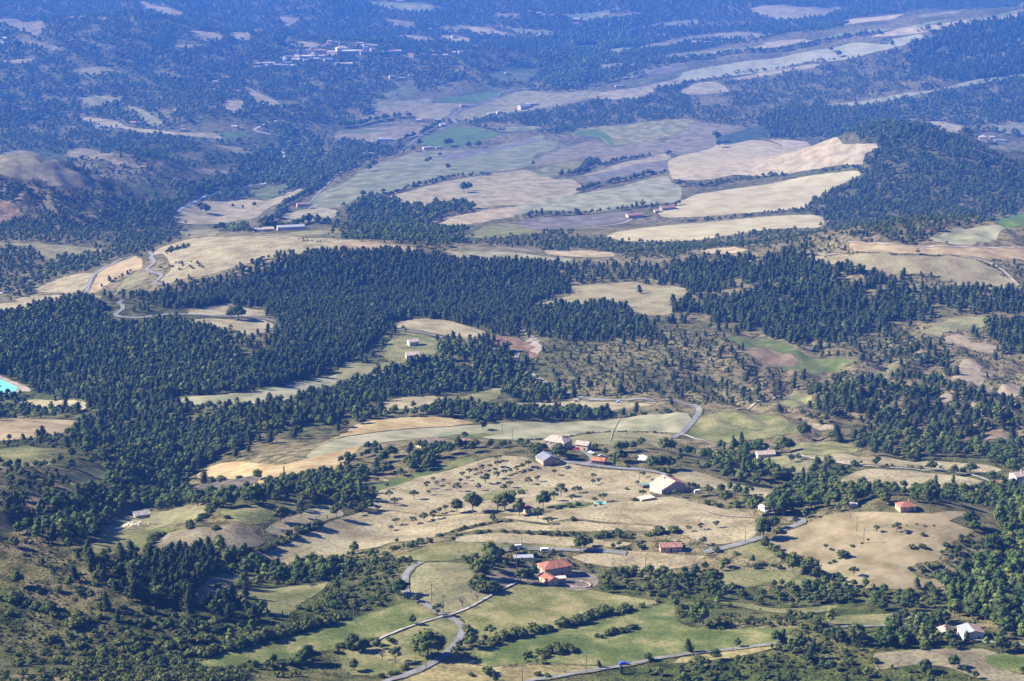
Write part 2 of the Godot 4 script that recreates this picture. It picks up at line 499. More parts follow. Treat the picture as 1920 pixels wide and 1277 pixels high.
func lay_fields() -> void:
	field("meadow", "green", "long green meadow left of the winding road", [-130.2, -733.9, -123.9, -742.5, -112.1, -755.1, -102, -766.3, -87.5, -783, -76.9, -796.3, -63.4, -809.5, -47.8, -826.6, -43.8, -821.8, -36.1, -809.7, -34.5, -807, -43.2, -795.6, -52.2, -785, -57.4, -777.8, -70.3, -774.2, -74.1, -764.5, -82.8, -758.7, -93.2, -749.3, -103.5, -740.6, -113.3, -730.8, -124, -728.3])
	field("pasture", "dry", "bleached grass knoll inside the bend of the road", [-49.5, -861.6, -48.9, -874.4, -44, -882.4, -31.7, -883.5, -20.3, -883, -18.6, -867.9, -19.7, -854.5, -13.5, -844, -10.9, -839.7, -16.6, -827.2, -23, -819, -28.9, -811.5, -34.4, -815, -43.6, -828.5, -49, -840])
	field("pasture", "yellowgreen", "yellow green pasture below the red roofed farmhouse", [-28.3, -809.1, -21.3, -817.4, -10.9, -837.1, 2.6, -863.4, 12.2, -868.1, 25.2, -869.3, 38.3, -868.5, 51.8, -861.7, 71.5, -849.1, 62.5, -841.5, 53.4, -830.7, 43, -822, 31.8, -810.6, 19.3, -798.7, 3.2, -785.2, -4.7, -779, -11, -777.5, -17.5, -789.1, -19.3, -798.1, -21.9, -805])
	field("meadow", "green", "striped green meadow between the two lower hedges", [-20.2, -765, -14, -771.8, -0.7, -779.4, 15.1, -790, 35.8, -807, 53, -826.1, 73.1, -846.8, 81.7, -848.6, 75.5, -829.6, 76.3, -815.4, 80.3, -805.3, 89.5, -800.4, 106.2, -799.3, 117.4, -797.9, 126.3, -794.5, 119.2, -778.6, 107.9, -774.4, 90.6, -772.3, 74.6, -769, 65, -764.6, 52.9, -758, 33.7, -754.4, 18.3, -754.6, 3, -752.6, -10.7, -748.2, -16, -753.4])
	field("meadow", "olive", "mown grass inside the road fork round the big oak", [-56.8, -776.2, -43.1, -792.4, -32.4, -804.5, -27.4, -802, -24.3, -793.9, -24.3, -783.7, -27.4, -769.4, -29.3, -756.3, -37.1, -747.9, -43.7, -742.8, -56.8, -737.4, -67.3, -737.4, -72.3, -743.9, -73.6, -758.6, -66.6, -767.3])
	field("pasture", "gold", "tawny dry grass strip along the bottom road", [-41.9, -736.8, -30.1, -752.8, -26.2, -761.4, -19.9, -757, -15.2, -749.7, -4.5, -748.4, 10.7, -751.6, 33.5, -752.8, 48.9, -755.1, 41, -750.2, 25.7, -745.2, 10.5, -737.5, -48.2, -719])
	field("pasture", "olive", "dull olive field above the grass knoll", [-60.3, -903.5, -49.2, -914.9, -36.9, -928.4, -29.6, -931.7, -14.8, -933.3, -5.6, -933.4, 8.4, -938.8, 29.9, -939.9, 30.6, -933.1, 17.6, -933.8, 3.7, -933.8, -5.5, -924, -9.1, -917.2, -18, -902.7, -31.9, -887.6, -45.1, -886.8])
	field("stubble_field", "beige", "thin straw coloured strip above the olive field", [-32.1, -937.1, -24.6, -952.4, -9.5, -959.6, 8.6, -957.5, 22.7, -953.9, 41.5, -949.3, 50.6, -943, 63.5, -939.4, 55.8, -934.4, 34.5, -936.8, 8.4, -940.1, -10.2, -937.1, -24.1, -932.8])
	field("stubble_field", "beige", "wide sandy stubble field left of the stone cabin", [-135.2, -910.1, -126.6, -921.8, -115.9, -941, -103.8, -969, -94.7, -995.9, -84.2, -1013.1, -66.6, -1019.1, -52, -1011.1, -35.8, -1004.4, -26, -1007.4, -12.8, -1004.6, -10.8, -986.2, -17.5, -981.5, -29.8, -972.8, -38.1, -961.7, -48.9, -947.8, -62.3, -949.3, -70.9, -938.9, -83.8, -936, -88.1, -920.8, -98.5, -914.1, -107.3, -912.1, -119.5, -907.3, -131.2, -908.1])
	field("stubble_field", "beige", "pale crescent of straw below the stone cabin", [-7.8, -982.2, 3.9, -984.5, 18.4, -974.7, 33.1, -983.8, 47.4, -975.5, 71.2, -970.6, 86.7, -960.3, 70.4, -958.6, 56.4, -962.9, 46.7, -960.8, 27.7, -962.9, 8.6, -964.6, -9.6, -966, -17.3, -968.8, -24.9, -963, -30.4, -958.1, -23.1, -969.8])
	field("stubble_field", "beige", "broad dry field below the long farm", [21.7, -1001.9, 34.2, -1019.7, 55, -1031.4, 73.9, -1038.9, 92.9, -1045.8, 106.2, -1023.5, 128.7, -996.4, 132.6, -978.1, 128.7, -947.3, 119.1, -940, 103.3, -935.8, 90.9, -953.3, 87.6, -962, 71.2, -972.8, 47.5, -979.3, 33.2, -988.5, 18.3, -979.1, 3.8, -988.8, -5.9, -993, 0, -998.8, 11.8, -997.2])
	field("orchard_ground", "beige", "dry orchard slope of scattered fruit trees", [-78.8, -1111.7, -68.3, -1101.1, -52.9, -1118.8, -37.7, -1127.3, -22.4, -1140.3, -6.8, -1148.9, 10.1, -1145, 16.7, -1133.3, 31.3, -1138, 46.7, -1130.2, 70.9, -1126.4, 90.2, -1118.2, 95.2, -1097.7, 82.9, -1077.5, 80.7, -1047.9, 74, -1040.6, 55.2, -1034.3, 34.4, -1024.3, 18.9, -1008.1, 4, -999.2, -11, -1007.9, -26, -1008.8, -35.9, -1007.4, -52.2, -1013.3, -66.7, -1021.1, -84, -1023.3, -79.6, -1046.3])
	field("meadow", "lush", "narrow green strip across the top of the orchard", [-90.2, -1088.9, -77.4, -1106.5, -61.9, -1123.5, -44.7, -1136.8, -29.3, -1149, -22.4, -1141.8, -37.7, -1128.7, -56, -1114.7, -70.9, -1089.5, -81.2, -1069])
	field("meadow", "green", "grass patch round the fruit trees by the swimming pool", [16.1, -1020.2, 34.6, -1030.7, 46.9, -1031.5, 44.4, -1020.4, 38, -1011.7, 24.1, -1013.6])
	field("meadow", "olive", "faded green streak across the orchard middle", [-22.8, -1049.7, -11.7, -1079.3, 4.3, -1083.8, 10.6, -1073.3, -6.2, -1051.9, -16.4, -1040.6])
	field("stubble_field", "beige", "straw field right of the red roofed farmhouse", [31.2, -920.6, 45.3, -927.8, 62.8, -927.7, 88.1, -921.5, 99, -920, 95.5, -912.4, 84.9, -905.4, 71.1, -901.3, 58, -907.9, 43.6, -911.2, 34.7, -916.1])
	field("farmyard", "soil", "grey trodden yard round the red roofed farmhouse", [-13.9, -867.3, -3.5, -888.8, 11.7, -898.8, 29.7, -902.4, 42.8, -892, 41.2, -876.7, 32, -864.7, 25.2, -870, 12.2, -868.7, 3.5, -868.7, -4.7, -854.4, -11.2, -860.7])
	field("stubble_field", "domed", "domed straw field crossed by curved plough lines", [136.2, -938.2, 143.5, -951.1, 157.2, -960.5, 165.4, -971.1, 183.4, -970.3, 205.7, -961.9, 224.8, -962.4, 245.1, -975.1, 247.2, -971.6, 232.6, -954.2, 244.8, -948.8, 234.2, -935.5, 224, -922.5, 218, -911.4, 206.8, -905.5, 200.5, -896.6, 207.8, -888.5, 225.7, -896.7, 215.5, -882.6, 197.7, -874, 179.6, -870.7, 165.9, -877.5, 165.3, -889.4, 157.9, -898.6, 151.1, -913.4, 143.2, -921.7, 137.4, -926.3])
	field("pasture", "olive", "dull triangle of grass left of the domed field", [111, -929.1, 128.6, -937.8, 132.3, -930.2, 137.6, -914.2, 135.5, -912.1, 124.2, -916.4, 114, -922.8])
	field("pasture", "olive", "low olive hollow above the scrub belt", [102.7, -893.9, 122.5, -902.4, 136.8, -901.2, 148.4, -895, 152.1, -890.1, 145.7, -882.4, 129.5, -887.2, 114, -875.7, 104, -873.4])
	field("stubble_field", "beige", "straw bank beside the tall stream trees", [106.7, -1129.9, 122.7, -1123.2, 141.8, -1097.7, 168, -1120.7, 165.5, -1081.9, 146.4, -1036.7, 132.4, -1065.4, 112.6, -1077.6, 103.5, -1094.7, 98.7, -1114.4])
	field("pasture", "beige", "rounded dry field below the white track", [205.4, -1132.8, 211.7, -1143.9, 228.1, -1159.7, 257.9, -1160, 278.7, -1151, 296, -1134, 277, -1114.6, 253.8, -1114, 232.8, -1119.1, 216.6, -1120.6])
	field("pasture", "dry", "grey dry field before the white house", [160.6, -1229.9, 181.9, -1219.5, 196.6, -1191.5, 197, -1168.2, 186.3, -1147.1, 178, -1159.8, 169, -1177.3])
	field("pasture", "beige", "long dry strip above the white track", [191.5, -1219.3, 211.9, -1227.3, 232.5, -1208.6, 266.3, -1199.5, 294.1, -1192.8, 317.5, -1178.7, 310.8, -1161.3, 283.1, -1170, 230.8, -1174.1, 215.8, -1180.8, 202.2, -1197])
	field("meadow", "olive", "smooth olive meadow above the bottom road", [144.5, -816.6, 159.8, -832.6, 176.9, -834.5, 188.6, -838.3, 207.4, -843.1, 203, -827.7, 182.7, -821.9, 168.7, -802.1, 154.8, -800.9, 145.1, -805.4])
	field("pasture", "pinkish", "bare tufted ground below the bottom right barn", [156.2, -757.4, 162.7, -763, 182.6, -765.9, 204.5, -763.8, 210.9, -755.6, 202.8, -753.6, 210.6, -739.3, 219.7, -734.1, 215.7, -720, 200.1, -727.3, 185.6, -744.7, 171.2, -748.2, 155.2, -743.4])
	field("meadow", "green", "rough green corner at the bottom right edge", [202.4, -755.1, 225.4, -758.5, 220.4, -739.6, 207.4, -741.8])
	field("pasture", "gold", "tawny verge below the bottom right road", [74.1, -763.4, 90.1, -768.6, 118.7, -773.5, 113.4, -768.9, 93.2, -761.2, 73.6, -757.9, 68.9, -756.4])
	field("pasture", "olive", "pale rough grass inside the scrub belt", [99.1, -851.6, 116.1, -850.6, 126.7, -846.7, 157.6, -853.6, 138.9, -832.6, 122.7, -836.4])
	field("pasture", "olive", "grey green field with yellow margins beside the ravine", [-205.9, -859.4, -215.7, -952.7, -203.7, -968.6, -178.6, -957.8, -180.9, -949.9, -186.8, -930.6, -187.7, -906.9, -182.7, -841.7, -191.1, -827.1, -197.6, -830.6])
	field("pasture", "dry", "faded field with the roofed ruin", [-221.4, -988.1, -222.4, -1011.1, -215.2, -1044.7, -199.4, -1072.7, -170.1, -994.7, -163.7, -973.6, -171.2, -959.7, -179.3, -962.2, -202.1, -970.2, -214.4, -964.4, -216.3, -955.4])
	field("pasture", "pinkish", "grey pink pasture above the pine grove", [-173.8, -838.4, -184.2, -917.3, -180.5, -942.1, -168.7, -934, -156.4, -938.3, -132.8, -935.6, -127.5, -929.1, -135, -916.9, -145.6, -914.9, -160, -903, -173.4, -888.2, -170.2, -832.2])
	field("pasture", "olive", "smooth olive field below the big hedgerow oaks", [-153.7, -945.9, -149.8, -951.8, -159.3, -972.9, -143.7, -981.9, -122.2, -1005.3, -118.5, -998.2, -121.7, -975.2, -127, -956.4, -138.4, -943.1])
	field("pasture", "beige", "dry slope beside the pair of oaks", [-129.2, -943.2, -125.7, -960.8, -119.8, -975.9, -115.8, -991.6, -102.4, -1015.7, -94.6, -1006.5, -94.1, -999.8, -107.7, -970.2, -116.8, -948.3, -123.2, -939.8])
	field("stubble_field", "goldlines", "golden field of curved mowing lines", [-210.1, -1205.7, -207.8, -1214.5, -196.8, -1221.6, -183.7, -1214.7, -167.3, -1190.6, -145.7, -1158, -130.2, -1173.2, -115.5, -1201.3, -102.4, -1229, -103.9, -1149.9, -114.7, -1131.8, -130.2, -1121, -143.5, -1103.6, -146.2, -1090.5, -140.9, -1034.7, -151.9, -1069.2, -162.6, -1114.4, -156.4, -1134.8, -174.1, -1155.4, -191, -1174.9, -201.8, -1191.1])
	field("ploughed_field", "dark", "dark ploughed wedge below the golden field", [-210.3, -1172, -197.2, -1177.5, -174.8, -1152.5, -157.4, -1133.7, -162.9, -1116.8, -152.2, -1064, -163.5, -1083.3, -188.4, -1136.9])
	field("pasture", "olive", "grey green clearing among the ravine trees", [-270.7, -1104.9, -266, -1136.7, -259, -1150.1, -251.6, -1130.5, -250.9, -1087.1, -248.5, -1027.6, -253.6, -1024.2, -259.8, -1063.2])
	field("pasture", "pinkish", "bare pocket of field right of the pine grove", [-144.3, -794.7, -142.9, -851.1, -141.8, -876.5, -125.8, -874.2, -123.8, -869.3, -129.2, -844.1, -134.7, -825.5, -132, -816.1, -136.3, -799.7])
	field("meadow", "olive", "dished olive meadow under the willows", [-130.4, -813.5, -123.6, -834.3, -109, -850.8, -94.2, -856.3, -89.8, -867.8, -91.1, -842.1, -96.9, -818.9, -99.8, -800.9, -105.4, -794.5, -111.4, -803.8, -118.6, -821.9, -126, -811])
	field("pasture", "olive", "olive clearing at the left edge", [-331.9, -1158.4, -299.7, -1161.7, -286.1, -1142.7, -287, -1123.3, -298.1, -1075.2, -316.4, -1102.4])
	field("stubble_field", "pinkgold", "rusty stubble field at the left edge", [-375.3, -1316, -371.2, -1393, -352.2, -1398, -332.9, -1392, -323.5, -1356, -324.8, -1286.6, -333.1, -1250.8, -351.6, -1229.4])
	field("pasture", "beige", "thin dry field below the lake", [-414.6, -1521, -395.8, -1517, -368.5, -1496, -340.1, -1455, -335.5, -1428, -370.7, -1474, -391.8, -1500])
	field("meadow", "paleolive", "long pale meadow strip along the pine wood", [-267, -1413, -253.7, -1425, -236.7, -1432, -208.8, -1451, -193.4, -1497, -169.8, -1548, -149.2, -1570, -140.1, -1569, -137.3, -1554, -157.6, -1500, -171.4, -1420, -188.5, -1403, -207.6, -1393, -228.8, -1398, -249.9, -1402])
	field("pasture", "beige", "upper half of the clearing cut by the road", [-315.3, -1802, -307.7, -1852, -292, -1926, -280, -1881, -250.1, -1859, -243.4, -1821, -257.9, -1812, -282.6, -1803])
	field("pasture", "beige", "lower half of the clearing cut by the road", [-310.4, -1772, -297.2, -1785, -271.6, -1787, -247.8, -1801, -228.7, -1773, -230.5, -1733, -244.5, -1713, -259.6, -1738, -271.6, -1740, -287.9, -1759])
	field("stubble_field", "beige", "broad dry hilltop field behind the pine ridge", [-461, -2407, -448.6, -2508, -430.4, -2514, -363.9, -2422, -294.1, -2417, -267.5, -2384, -201.8, -2209, -192.2, -2195, -241.1, -2144, -269.7, -2126, -297.6, -2107, -324.3, -2082, -336.5, -2070, -371.1, -2063, -383, -2052, -392.5, -2072, -387, -2110, -401.5, -2170])
	field("stubble_field", "pinkgold", "orange stubble lens on the ridge top", [-200.3, -2192, -176.9, -2213, -148.9, -2203, -117, -2195, -110, -2179, -137, -2179, -166.7, -2159, -197.8, -2163, -218.4, -2163])
	field("stubble_field", "beige", "pale edge of the ridge top field", [-214.8, -2213, -203.4, -2227, -181.7, -2221, -179.1, -2214, -202.5, -2194])
	field("stubble_field", "pinkgold", "tawny wedge between the two hill roads", [-474.1, -2069, -478.6, -2138, -500.8, -2300, -485.9, -2404, -426, -2144, -442.9, -2125, -455.6, -2106, -464.4, -2071])
	field("pasture", "beige", "dry field left of the hill road", [-542.8, -2114, -539.3, -2150, -523, -2206, -494, -2195, -483.4, -2103, -486.7, -2072, -507.6, -2093])
	field("pasture", "beige", "low dry field above the left wood", [-528, -1883, -554.8, -2080, -527, -2090, -494.7, -2072, -449.9, -1839, -477.8, -1822, -511.8, -1823])
	field("pasture", "dry", "rough dry slope below the hairpin", [-425.4, -1856, -439.8, -2109, -415.7, -2122, -413.6, -2078, -436.8, -2043, -408.4, -1834])
	field("pasture", "dry", "pale grey field at the left edge below the wood", [-708.4, -2549, -674.2, -2548, -626.9, -2552, -590.7, -2553, -547.6, -2509, -585.9, -2478, -597.3, -2427, -618.4, -2447, -647.6, -2528, -669.4, -2529])
	field("pasture", "dry", "small grey field beside the white sheds", [-512.3, -2868, -472.9, -2877, -449.6, -2869, -395.8, -2478, -485.2, -2788])
	field("pasture", "dry", "grey field below the long white shed", [-383.8, -2462, -319.5, -2436, -254.4, -2479, -231.5, -2437, -270.1, -2407, -318.1, -2425])
	field("pasture", "olive", "olive bank at the left edge under the rusty field", [-338.4, -1181.8, -318.9, -1191.8, -287.5, -1182.1, -285.8, -1279.3, -266.7, -1246.8, -326.1, -1137.4])
	field("stubble_field", "goldlines", "orange stubble field with looping lines under the tree belt", [-135.1, -1197.1, -122.9, -1281.2, -112.8, -1327, -96.9, -1341, -73.6, -1347, -52.7, -1349, -34.1, -1343, -28.7, -1337, -46.6, -1325, -72, -1316, -97.1, -1307, -120.2, -1279.4, -128.4, -1236.8])
	field("pasture", "paleolive", "long pale field above the hamlet", [-134.2, -1195, -119.6, -1272.4, -96.8, -1302, -65.5, -1315, -33.8, -1329, -14.4, -1339, 32.1, -1370, 73, -1385, 99.8, -1383, 132, -1395, 131.6, -1346, 121.5, -1322, 113.9, -1324, 96.1, -1328, 57, -1324, 30.2, -1286.8, 4.9, -1248.5, -20.1, -1284.3, -33.1, -1303, -57.5, -1276.1, -80.9, -1251.6, -102.9, -1220.5, -122.7, -1179.7, -132.5, -1173.4])
	field("meadow", "lush", "small fresh green hollow above the hamlet", [-49.9, -1274, -20.5, -1309, -12.7, -1299.2, -32.4, -1273.1])
	field("pasture", "dry", "grey field between the hamlet and the long pale field", [4.7, -1203.7, 29.9, -1270.8, 56.8, -1319, 96, -1326, 113.6, -1320, 115.3, -1309, 98.5, -1196.3, 93.5, -1290.5, 69.8, -1186.9, 57.1, -1190.4, 39.3, -1179.2, 22.1, -1187.4])
	field("pasture", "beige", "dry clearing above the villa road", [-115.4, -1790, -94.8, -1824, -70.4, -1829, -48.5, -1798, -21.9, -1745, -39.2, -1693, -53, -1716, -65, -1729, -85.9, -1747, -106.6, -1756])
	field("garden", "olive", "garden ground round the two white villas", [-114, -1663, -105.2, -1732, -79.5, -1718, -65.5, -1696, -69.8, -1641, -87.2, -1607, -105.9, -1609, -115.3, -1633])
	field("bare_cutting", "redsoil", "raw red earth cutting above the road bend", [-21.7, -1729, 0, -1717, 14.8, -1699, 24.1, -1664, 22.2, -1641, 14.3, -1638, 6.4, -1659, -9.7, -1671, -16.3, -1691])
	field("bare_track", "sand", "churned sandy track out of the pine wood", [2.6, -1815, 13.8, -1787, 23, -1699, 29.8, -1664, 23.9, -1647, 17.7, -1665, 14.9, -1720, 6.8, -1772])
	field("pasture", "pinkbeige", "large dry clearing on the right of the pine ridge", [22.1, -1914, 31.9, -1956, 55.2, -1983, 63, -1991, 61, -2054, 43.4, -2061, 74.9, -2059, 106.4, -2058, 134, -2060, 158.9, -2024, 184.2, -1983, 179.2, -1926, 161.7, -1848, 144.5, -1832, 120.9, -1849, 110.6, -1920, 85.2, -1930, 72.1, -1925, 53.8, -1932, 34.9, -1910])
	field("pasture", "dry", "grey slope below the villas", [-144.4, -1604, -125.6, -1601, -98.2, -1610, -101.7, -1589, -113.1, -1576, -129.8, -1555, -143.3, -1536, -150, -1561])
	field("pasture", "beige", "dry strip between the two tree belts", [-119.8, -1365, -103.1, -1393, -85.4, -1439, -68.1, -1522, -44.7, -1434, -48.7, -1388, -75.1, -1375, -94.8, -1370])
	field("meadow", "olive", "dark grassy hollow between the tree belts", [-47.9, -1448, -27, -1542, -9.2, -1571, -11.7, -1500, -27.7, -1422, -38.5, -1412])
	field("pasture", "beige", "dry strip along the lower road", [-24.6, -1400, 5.8, -1481, 34.8, -1488, 56.3, -1482, 90.6, -1454, 112, -1437, 94.8, -1430, 74.4, -1414, 48.2, -1455, 5.6, -1447])
	field("stubble_field", "beige", "thin beige slip behind the pine ridge", [-79.1, -2184, -64.6, -2188, -43.5, -2173, -12.4, -2164, -26.7, -2151, -41, -2149, -66.1, -2165])
	field("pasture", "paleolive", "grey green slip behind the pine ridge", [-62.5, -2188, -12.6, -2200, 39.7, -2190, 70.7, -2180, 59.6, -2155, 24.6, -2151, -12.4, -2164, -39.4, -2175])
	field("ploughed_field", "pinkish", "narrow pink soil slip behind the pine ridge", [-67.1, -2202, -55, -2220, -23.3, -2224, 31.7, -2377, 36.1, -2231, -12.6, -2202, -44, -2199])
	field("stubble_field", "straw", "bright straw lens behind the right pines", [38.2, -2228, 77.1, -2380, 106.8, -2386, 122.4, -2213, 104.9, -2201, 77.5, -2196, 50.4, -2201])
	field("stubble_field", "brightstraw", "brightest straw field at the foot of the dark hill", [131.2, -2583, 170.6, -2721, 234, -2833, 301.5, -2863, 377.4, -2884, 467.2, -2882, 472.6, -2839, 446.2, -2748, 381.3, -2731, 304, -2600, 239.5, -2543, 186.9, -2518, 151.6, -2529])
	field("pasture", "olive", "olive wedge between wood and the red roofed barn", [-63.8, -2483, -43.5, -2778, -16.2, -2841, 12.9, -2834, 31, -2721, 11, -2567, -14.3, -2514, -33.4, -2493])
	field("meadow", "lush", "curved green meadow on the right slope", [199.2, -1707, 212.7, -1709, 232.1, -1706, 249.9, -1681, 254.9, -1649, 265.1, -1631, 280.6, -1620, 299.4, -1611, 302.2, -1601, 285.6, -1585, 270.6, -1586, 251.2, -1570, 234.4, -1591, 253.3, -1615, 239.1, -1649, 220.2, -1652, 207.5, -1652, 204, -1677])
	field("ploughed_field", "pinksoil", "pink soil patch enclosed by the curved meadow", [208.1, -1644, 231.2, -1661, 241, -1640, 252.6, -1616, 238.4, -1598, 224.2, -1608, 213.6, -1623])
	field("pasture", "olive", "rounded hill pasture beside the road junction", [122.8, -1321, 135.8, -1364, 147.3, -1386, 170.5, -1388, 193.4, -1377, 205.3, -1347, 208.6, -1326, 205.5, -1313, 183.9, -1304, 164.2, -1299.6, 149.6, -1282.5, 135.8, -1309, 126.3, -1317])
	field("pasture", "olive", "small olive shelf under the curved meadow", [198.7, -1396, 223.6, -1473, 242.5, -1502, 233.5, -1427, 219.4, -1407])
	field("stubble_field", "pinkgold", "long tawny field on the right hilltop", [372.6, -2060, 401.9, -2050, 456, -2029, 516, -2037, 575.6, -2056, 561.4, -2001, 521.6, -1996, 479.9, -1998, 431.1, -2001, 377.1, -2019])
	field("stubble_field", "straw", "small straw lens left of the scrub bank", [226.8, -2246, 252.4, -2284, 267.2, -2191, 273.2, -2156, 256.6, -2136, 230.3, -2177])
	field("meadow", "paleolive", "grey green meadow behind the dark hill foot", [456.4, -2050, 483.6, -2086, 514.3, -2115, 564.2, -2122, 543.1, -2085, 529.2, -2060, 497.6, -2042, 473.6, -2040])
	field("pasture", "olive", "flat field left of the stream wood", [201.9, -1288.2, 221.5, -1285, 238.5, -1274.1, 230.8, -1225.1, 198.1, -1215.8, 191.1, -1248.9])
	field("bare_scar", "scar", "pale crumbling scree scar high on the right gullies", [373.1, -1578, 395, -1607, 408, -1596, 399.8, -1538, 378.2, -1498, 369.6, -1511])
	field("bare_scar", "scar", "reddish scar on the right spur", [390.9, -1703, 418.4, -1722, 418.1, -1664, 404.9, -1663, 395.1, -1677])
	field("bare_scar", "scar", "pink scar beside the reddish spur", [427.6, -1691, 433.7, -1689, 437.2, -1651, 424.2, -1637, 419.4, -1669])
	field("bare_scar", "scar", "thin bare ledge in the right pines", [317.8, -1419, 340, -1451, 351.4, -1445, 341.5, -1437])
	field("bare_scar", "scar", "bare runnel below the thin ledge", [356.1, -1407, 362.4, -1410, 348.2, -1373, 331.9, -1354, 346.1, -1386])
	field("bare_scar", "pinksoil", "pink knoll low in the right pines", [343.1, -1319, 355.8, -1318, 358.6, -1303, 339.9, -1275])
	field("bare_scar", "scar", "long bare track at the right edge", [375, -1461, 423.8, -1525, 422.7, -1490, 373.8, -1445])
	field("bare_scar", "scar", "stony patch beside the stream trees", [221.1, -1348, 230, -1338, 234.7, -1319, 225, -1322])
	field("bare_slope", "pinkbeige", "gullied pink slope under the right hilltop field", [323.3, -2042, 358.9, -2024, 411.7, -1999, 477.1, -1993, 503.3, -1982, 520.5, -1914, 502.7, -1901, 466.1, -1901, 436.6, -1935, 400.2, -1938, 367, -1960, 343.8, -1990])
	field("bare_slope", "dry", "grassy spur between the right pines", [385.1, -1737, 424.9, -1796, 451.9, -1800, 449.5, -1754, 413, -1742, 390.9, -1703])
	field("bare_slope", "dry", "grassy ridge crest right of the curved meadow", [297.8, -1558, 335.2, -1603, 374.8, -1643, 364.2, -1630, 331.4, -1583, 301.6, -1508, 275.5, -1525])
	field("pasture", "greygreen", "wide grey green pasture above the valley road", [-335.2, -3166, -296.7, -3274, -251.1, -3511, -191.6, -3640, -111.2, -3699, -56.1, -3737, 0, -3799, 61.5, -3861, 64.3, -3811, 89.1, -3798, 83.7, -3714, 40.8, -3614, 35.7, -3444, 0, -3378, -34.7, -3348, -56.3, -3319, -81.6, -3329, -136.7, -3293, -156.8, -3259, -180.7, -3189, -216.6, -3139, -247.7, -3118, -263, -3089, -274.2, -3016, -309.4, -2996])
	field("ploughed_field", "darkgrey", "dark tilled band along the top of the wide pasture", [-135.6, -3607, -55.9, -3723, 57.7, -3848, 60.8, -3814, 0, -3749, -55, -3657, -119.8, -3537])
	field("stubble_field", "beige", "beige field with the lone round tree", [-204.8, -3095, -173.2, -3161, -140.4, -3234, -80.7, -3291, -34.5, -3332, 19.1, -3380, 34.9, -3363, 73.9, -3266, 101.6, -3264, 117.4, -3188, 105, -3088, 68.6, -3023, 25.5, -2995, -16.9, -2979, -55.8, -2947, -91.6, -3027, -152.7, -2987, -191.5, -3068])
	field("stubble_field", "paleolive", "pale field sloping to the red roofed farm", [104.7, -3076, 160.1, -3140, 226.6, -3246, 269.1, -3282, 272.4, -3208, 284, -3166, 267.6, -3008, 232.7, -2998, 191.8, -2979, 145.3, -2949, 95, -2949, 39, -2944, 11, -2906, 5, -2920, 6.5, -2978, 54.3, -3022])
	field("stubble_field", "straw", "straw block beside the hedge of the valley wood", [-116.5, -2789, -97.9, -2867, -66, -2904, -30.7, -2949, 4.2, -2971, 2.7, -2895, -29.9, -2861, -69.2, -2805])
	field("ploughed_field", "darkgrey", "grey tilled field below the red roofed barn", [10.8, -2860, 66, -2901, 121.6, -2915, 178, -2935, 180.8, -2889, 151.3, -2847, 90.6, -2806, 36.5, -2748])
	field("ploughed_field", "pinkish", "pink bare field on the terrace", [34.3, -3468, 64.8, -3631, 119.8, -3754, 168.5, -3821, 200, -3738, 292.8, -3807, 295.2, -3654, 249.9, -3592, 214.3, -3561, 168.9, -3452, 159.3, -3528, 145, -3588, 95.6, -3505, 45.1, -3420])
	field("meadow", "vivid", "vivid green field at the valley crossroads", [-187.6, -3773, -172.7, -3837, -146.9, -3920, -115.8, -3990, -58.8, -3926, -25.5, -3884, -57.4, -3822, -95.3, -3760, -140.2, -3734, -182.8, -3746])
	field("meadow", "yellowgreen", "yellow green crescent on the terrace rim", [123.1, -3874, 135.6, -3924, 180.9, -3952, 276, -3980, 357.8, -3985, 379.1, -3973, 388.7, -3933, 360, -3882, 294.1, -3816, 200.7, -3751, 176.7, -3853, 141.3, -3865])
	field("meadow", "vivid", "rich green tip of the terrace crescent", [126.9, -3869, 139.3, -3913, 173, -3931, 196, -3873, 203.3, -3802, 200.7, -3751, 177.1, -3856, 141.2, -3863])
	field("stubble_field", "pinkbeige", "pinkish field above the valley hedge", [-362.7, -4039, -299.7, -4112, -295.1, -4159, -227.3, -4201, -157.3, -4214, -79.1, -4240, -125.2, -4189, -139, -4130, -153.4, -4103, -207.3, -4105, -216, -4127, -290.8, -4092])
	field("meadow", "vivid", "slim green strip above the pinkish field", [-170.1, -4241, -64.5, -4329, -24.3, -4340, -55.8, -4271, -102.7, -4233, -157.6, -4222])
	field("stubble_field", "dry", "grey straw field with the long farm sheds", [-130, -4089, -94, -4192, -36, -4284, 24.2, -4335, 95.8, -4285, 175.5, -4281, 206.4, -4259, 148.6, -4192, 93, -4151, 54.2, -4144, 7.8, -4146, -42.2, -4104, -79.6, -4053, -121.5, -4060])
	field("stubble_field", "beige", "beige tongue running to the upper terrace", [166, -4239, 255.6, -4289, 341.2, -4366, 397.6, -4409, 394.6, -4372, 338.6, -4330, 290.1, -4204, 227.3, -4202])
	field("ploughed_field", "pinkish", "purple brown field beside the metal barn", [-354.8, -3946, -302.8, -3992, -247.8, -4011, -183, -3990, -181.4, -3870, -194, -3833, -235, -3796, -345.3, -3834, -363.8, -3881])
	field("meadow", "lush", "green sliver on the purple brown field", [-353.7, -3932, -313.2, -3981, -265.3, -3934, -297.3, -3917])
	field("meadow", "lush", "green strip under the upper terrace tree row", [254.7, -4343, 301.4, -4379, 395.7, -4438, 398, -4415, 333.5, -4372, 277.8, -4325])
	field("ploughed_field", "darkgrey", "brown field above the green strip", [97, -4341, 157.6, -4342, 243, -4352, 257.4, -4396, 305.4, -4444, 403.1, -4478, 400.3, -4444, 302.2, -4392, 242.8, -4349, 157.4, -4335])
	field("meadow", "lush", "blue green clearing below the village wood", [-66, -4438, 16.8, -4510, 59.3, -4562, 57.9, -4445, 16.4, -4414, -32.8, -4412])
	field("meadow", "lush", "small green clearing left of the valley", [-309.9, -4261, -242.8, -4347, -208.6, -4306, -230.5, -4264, -280.5, -4237])
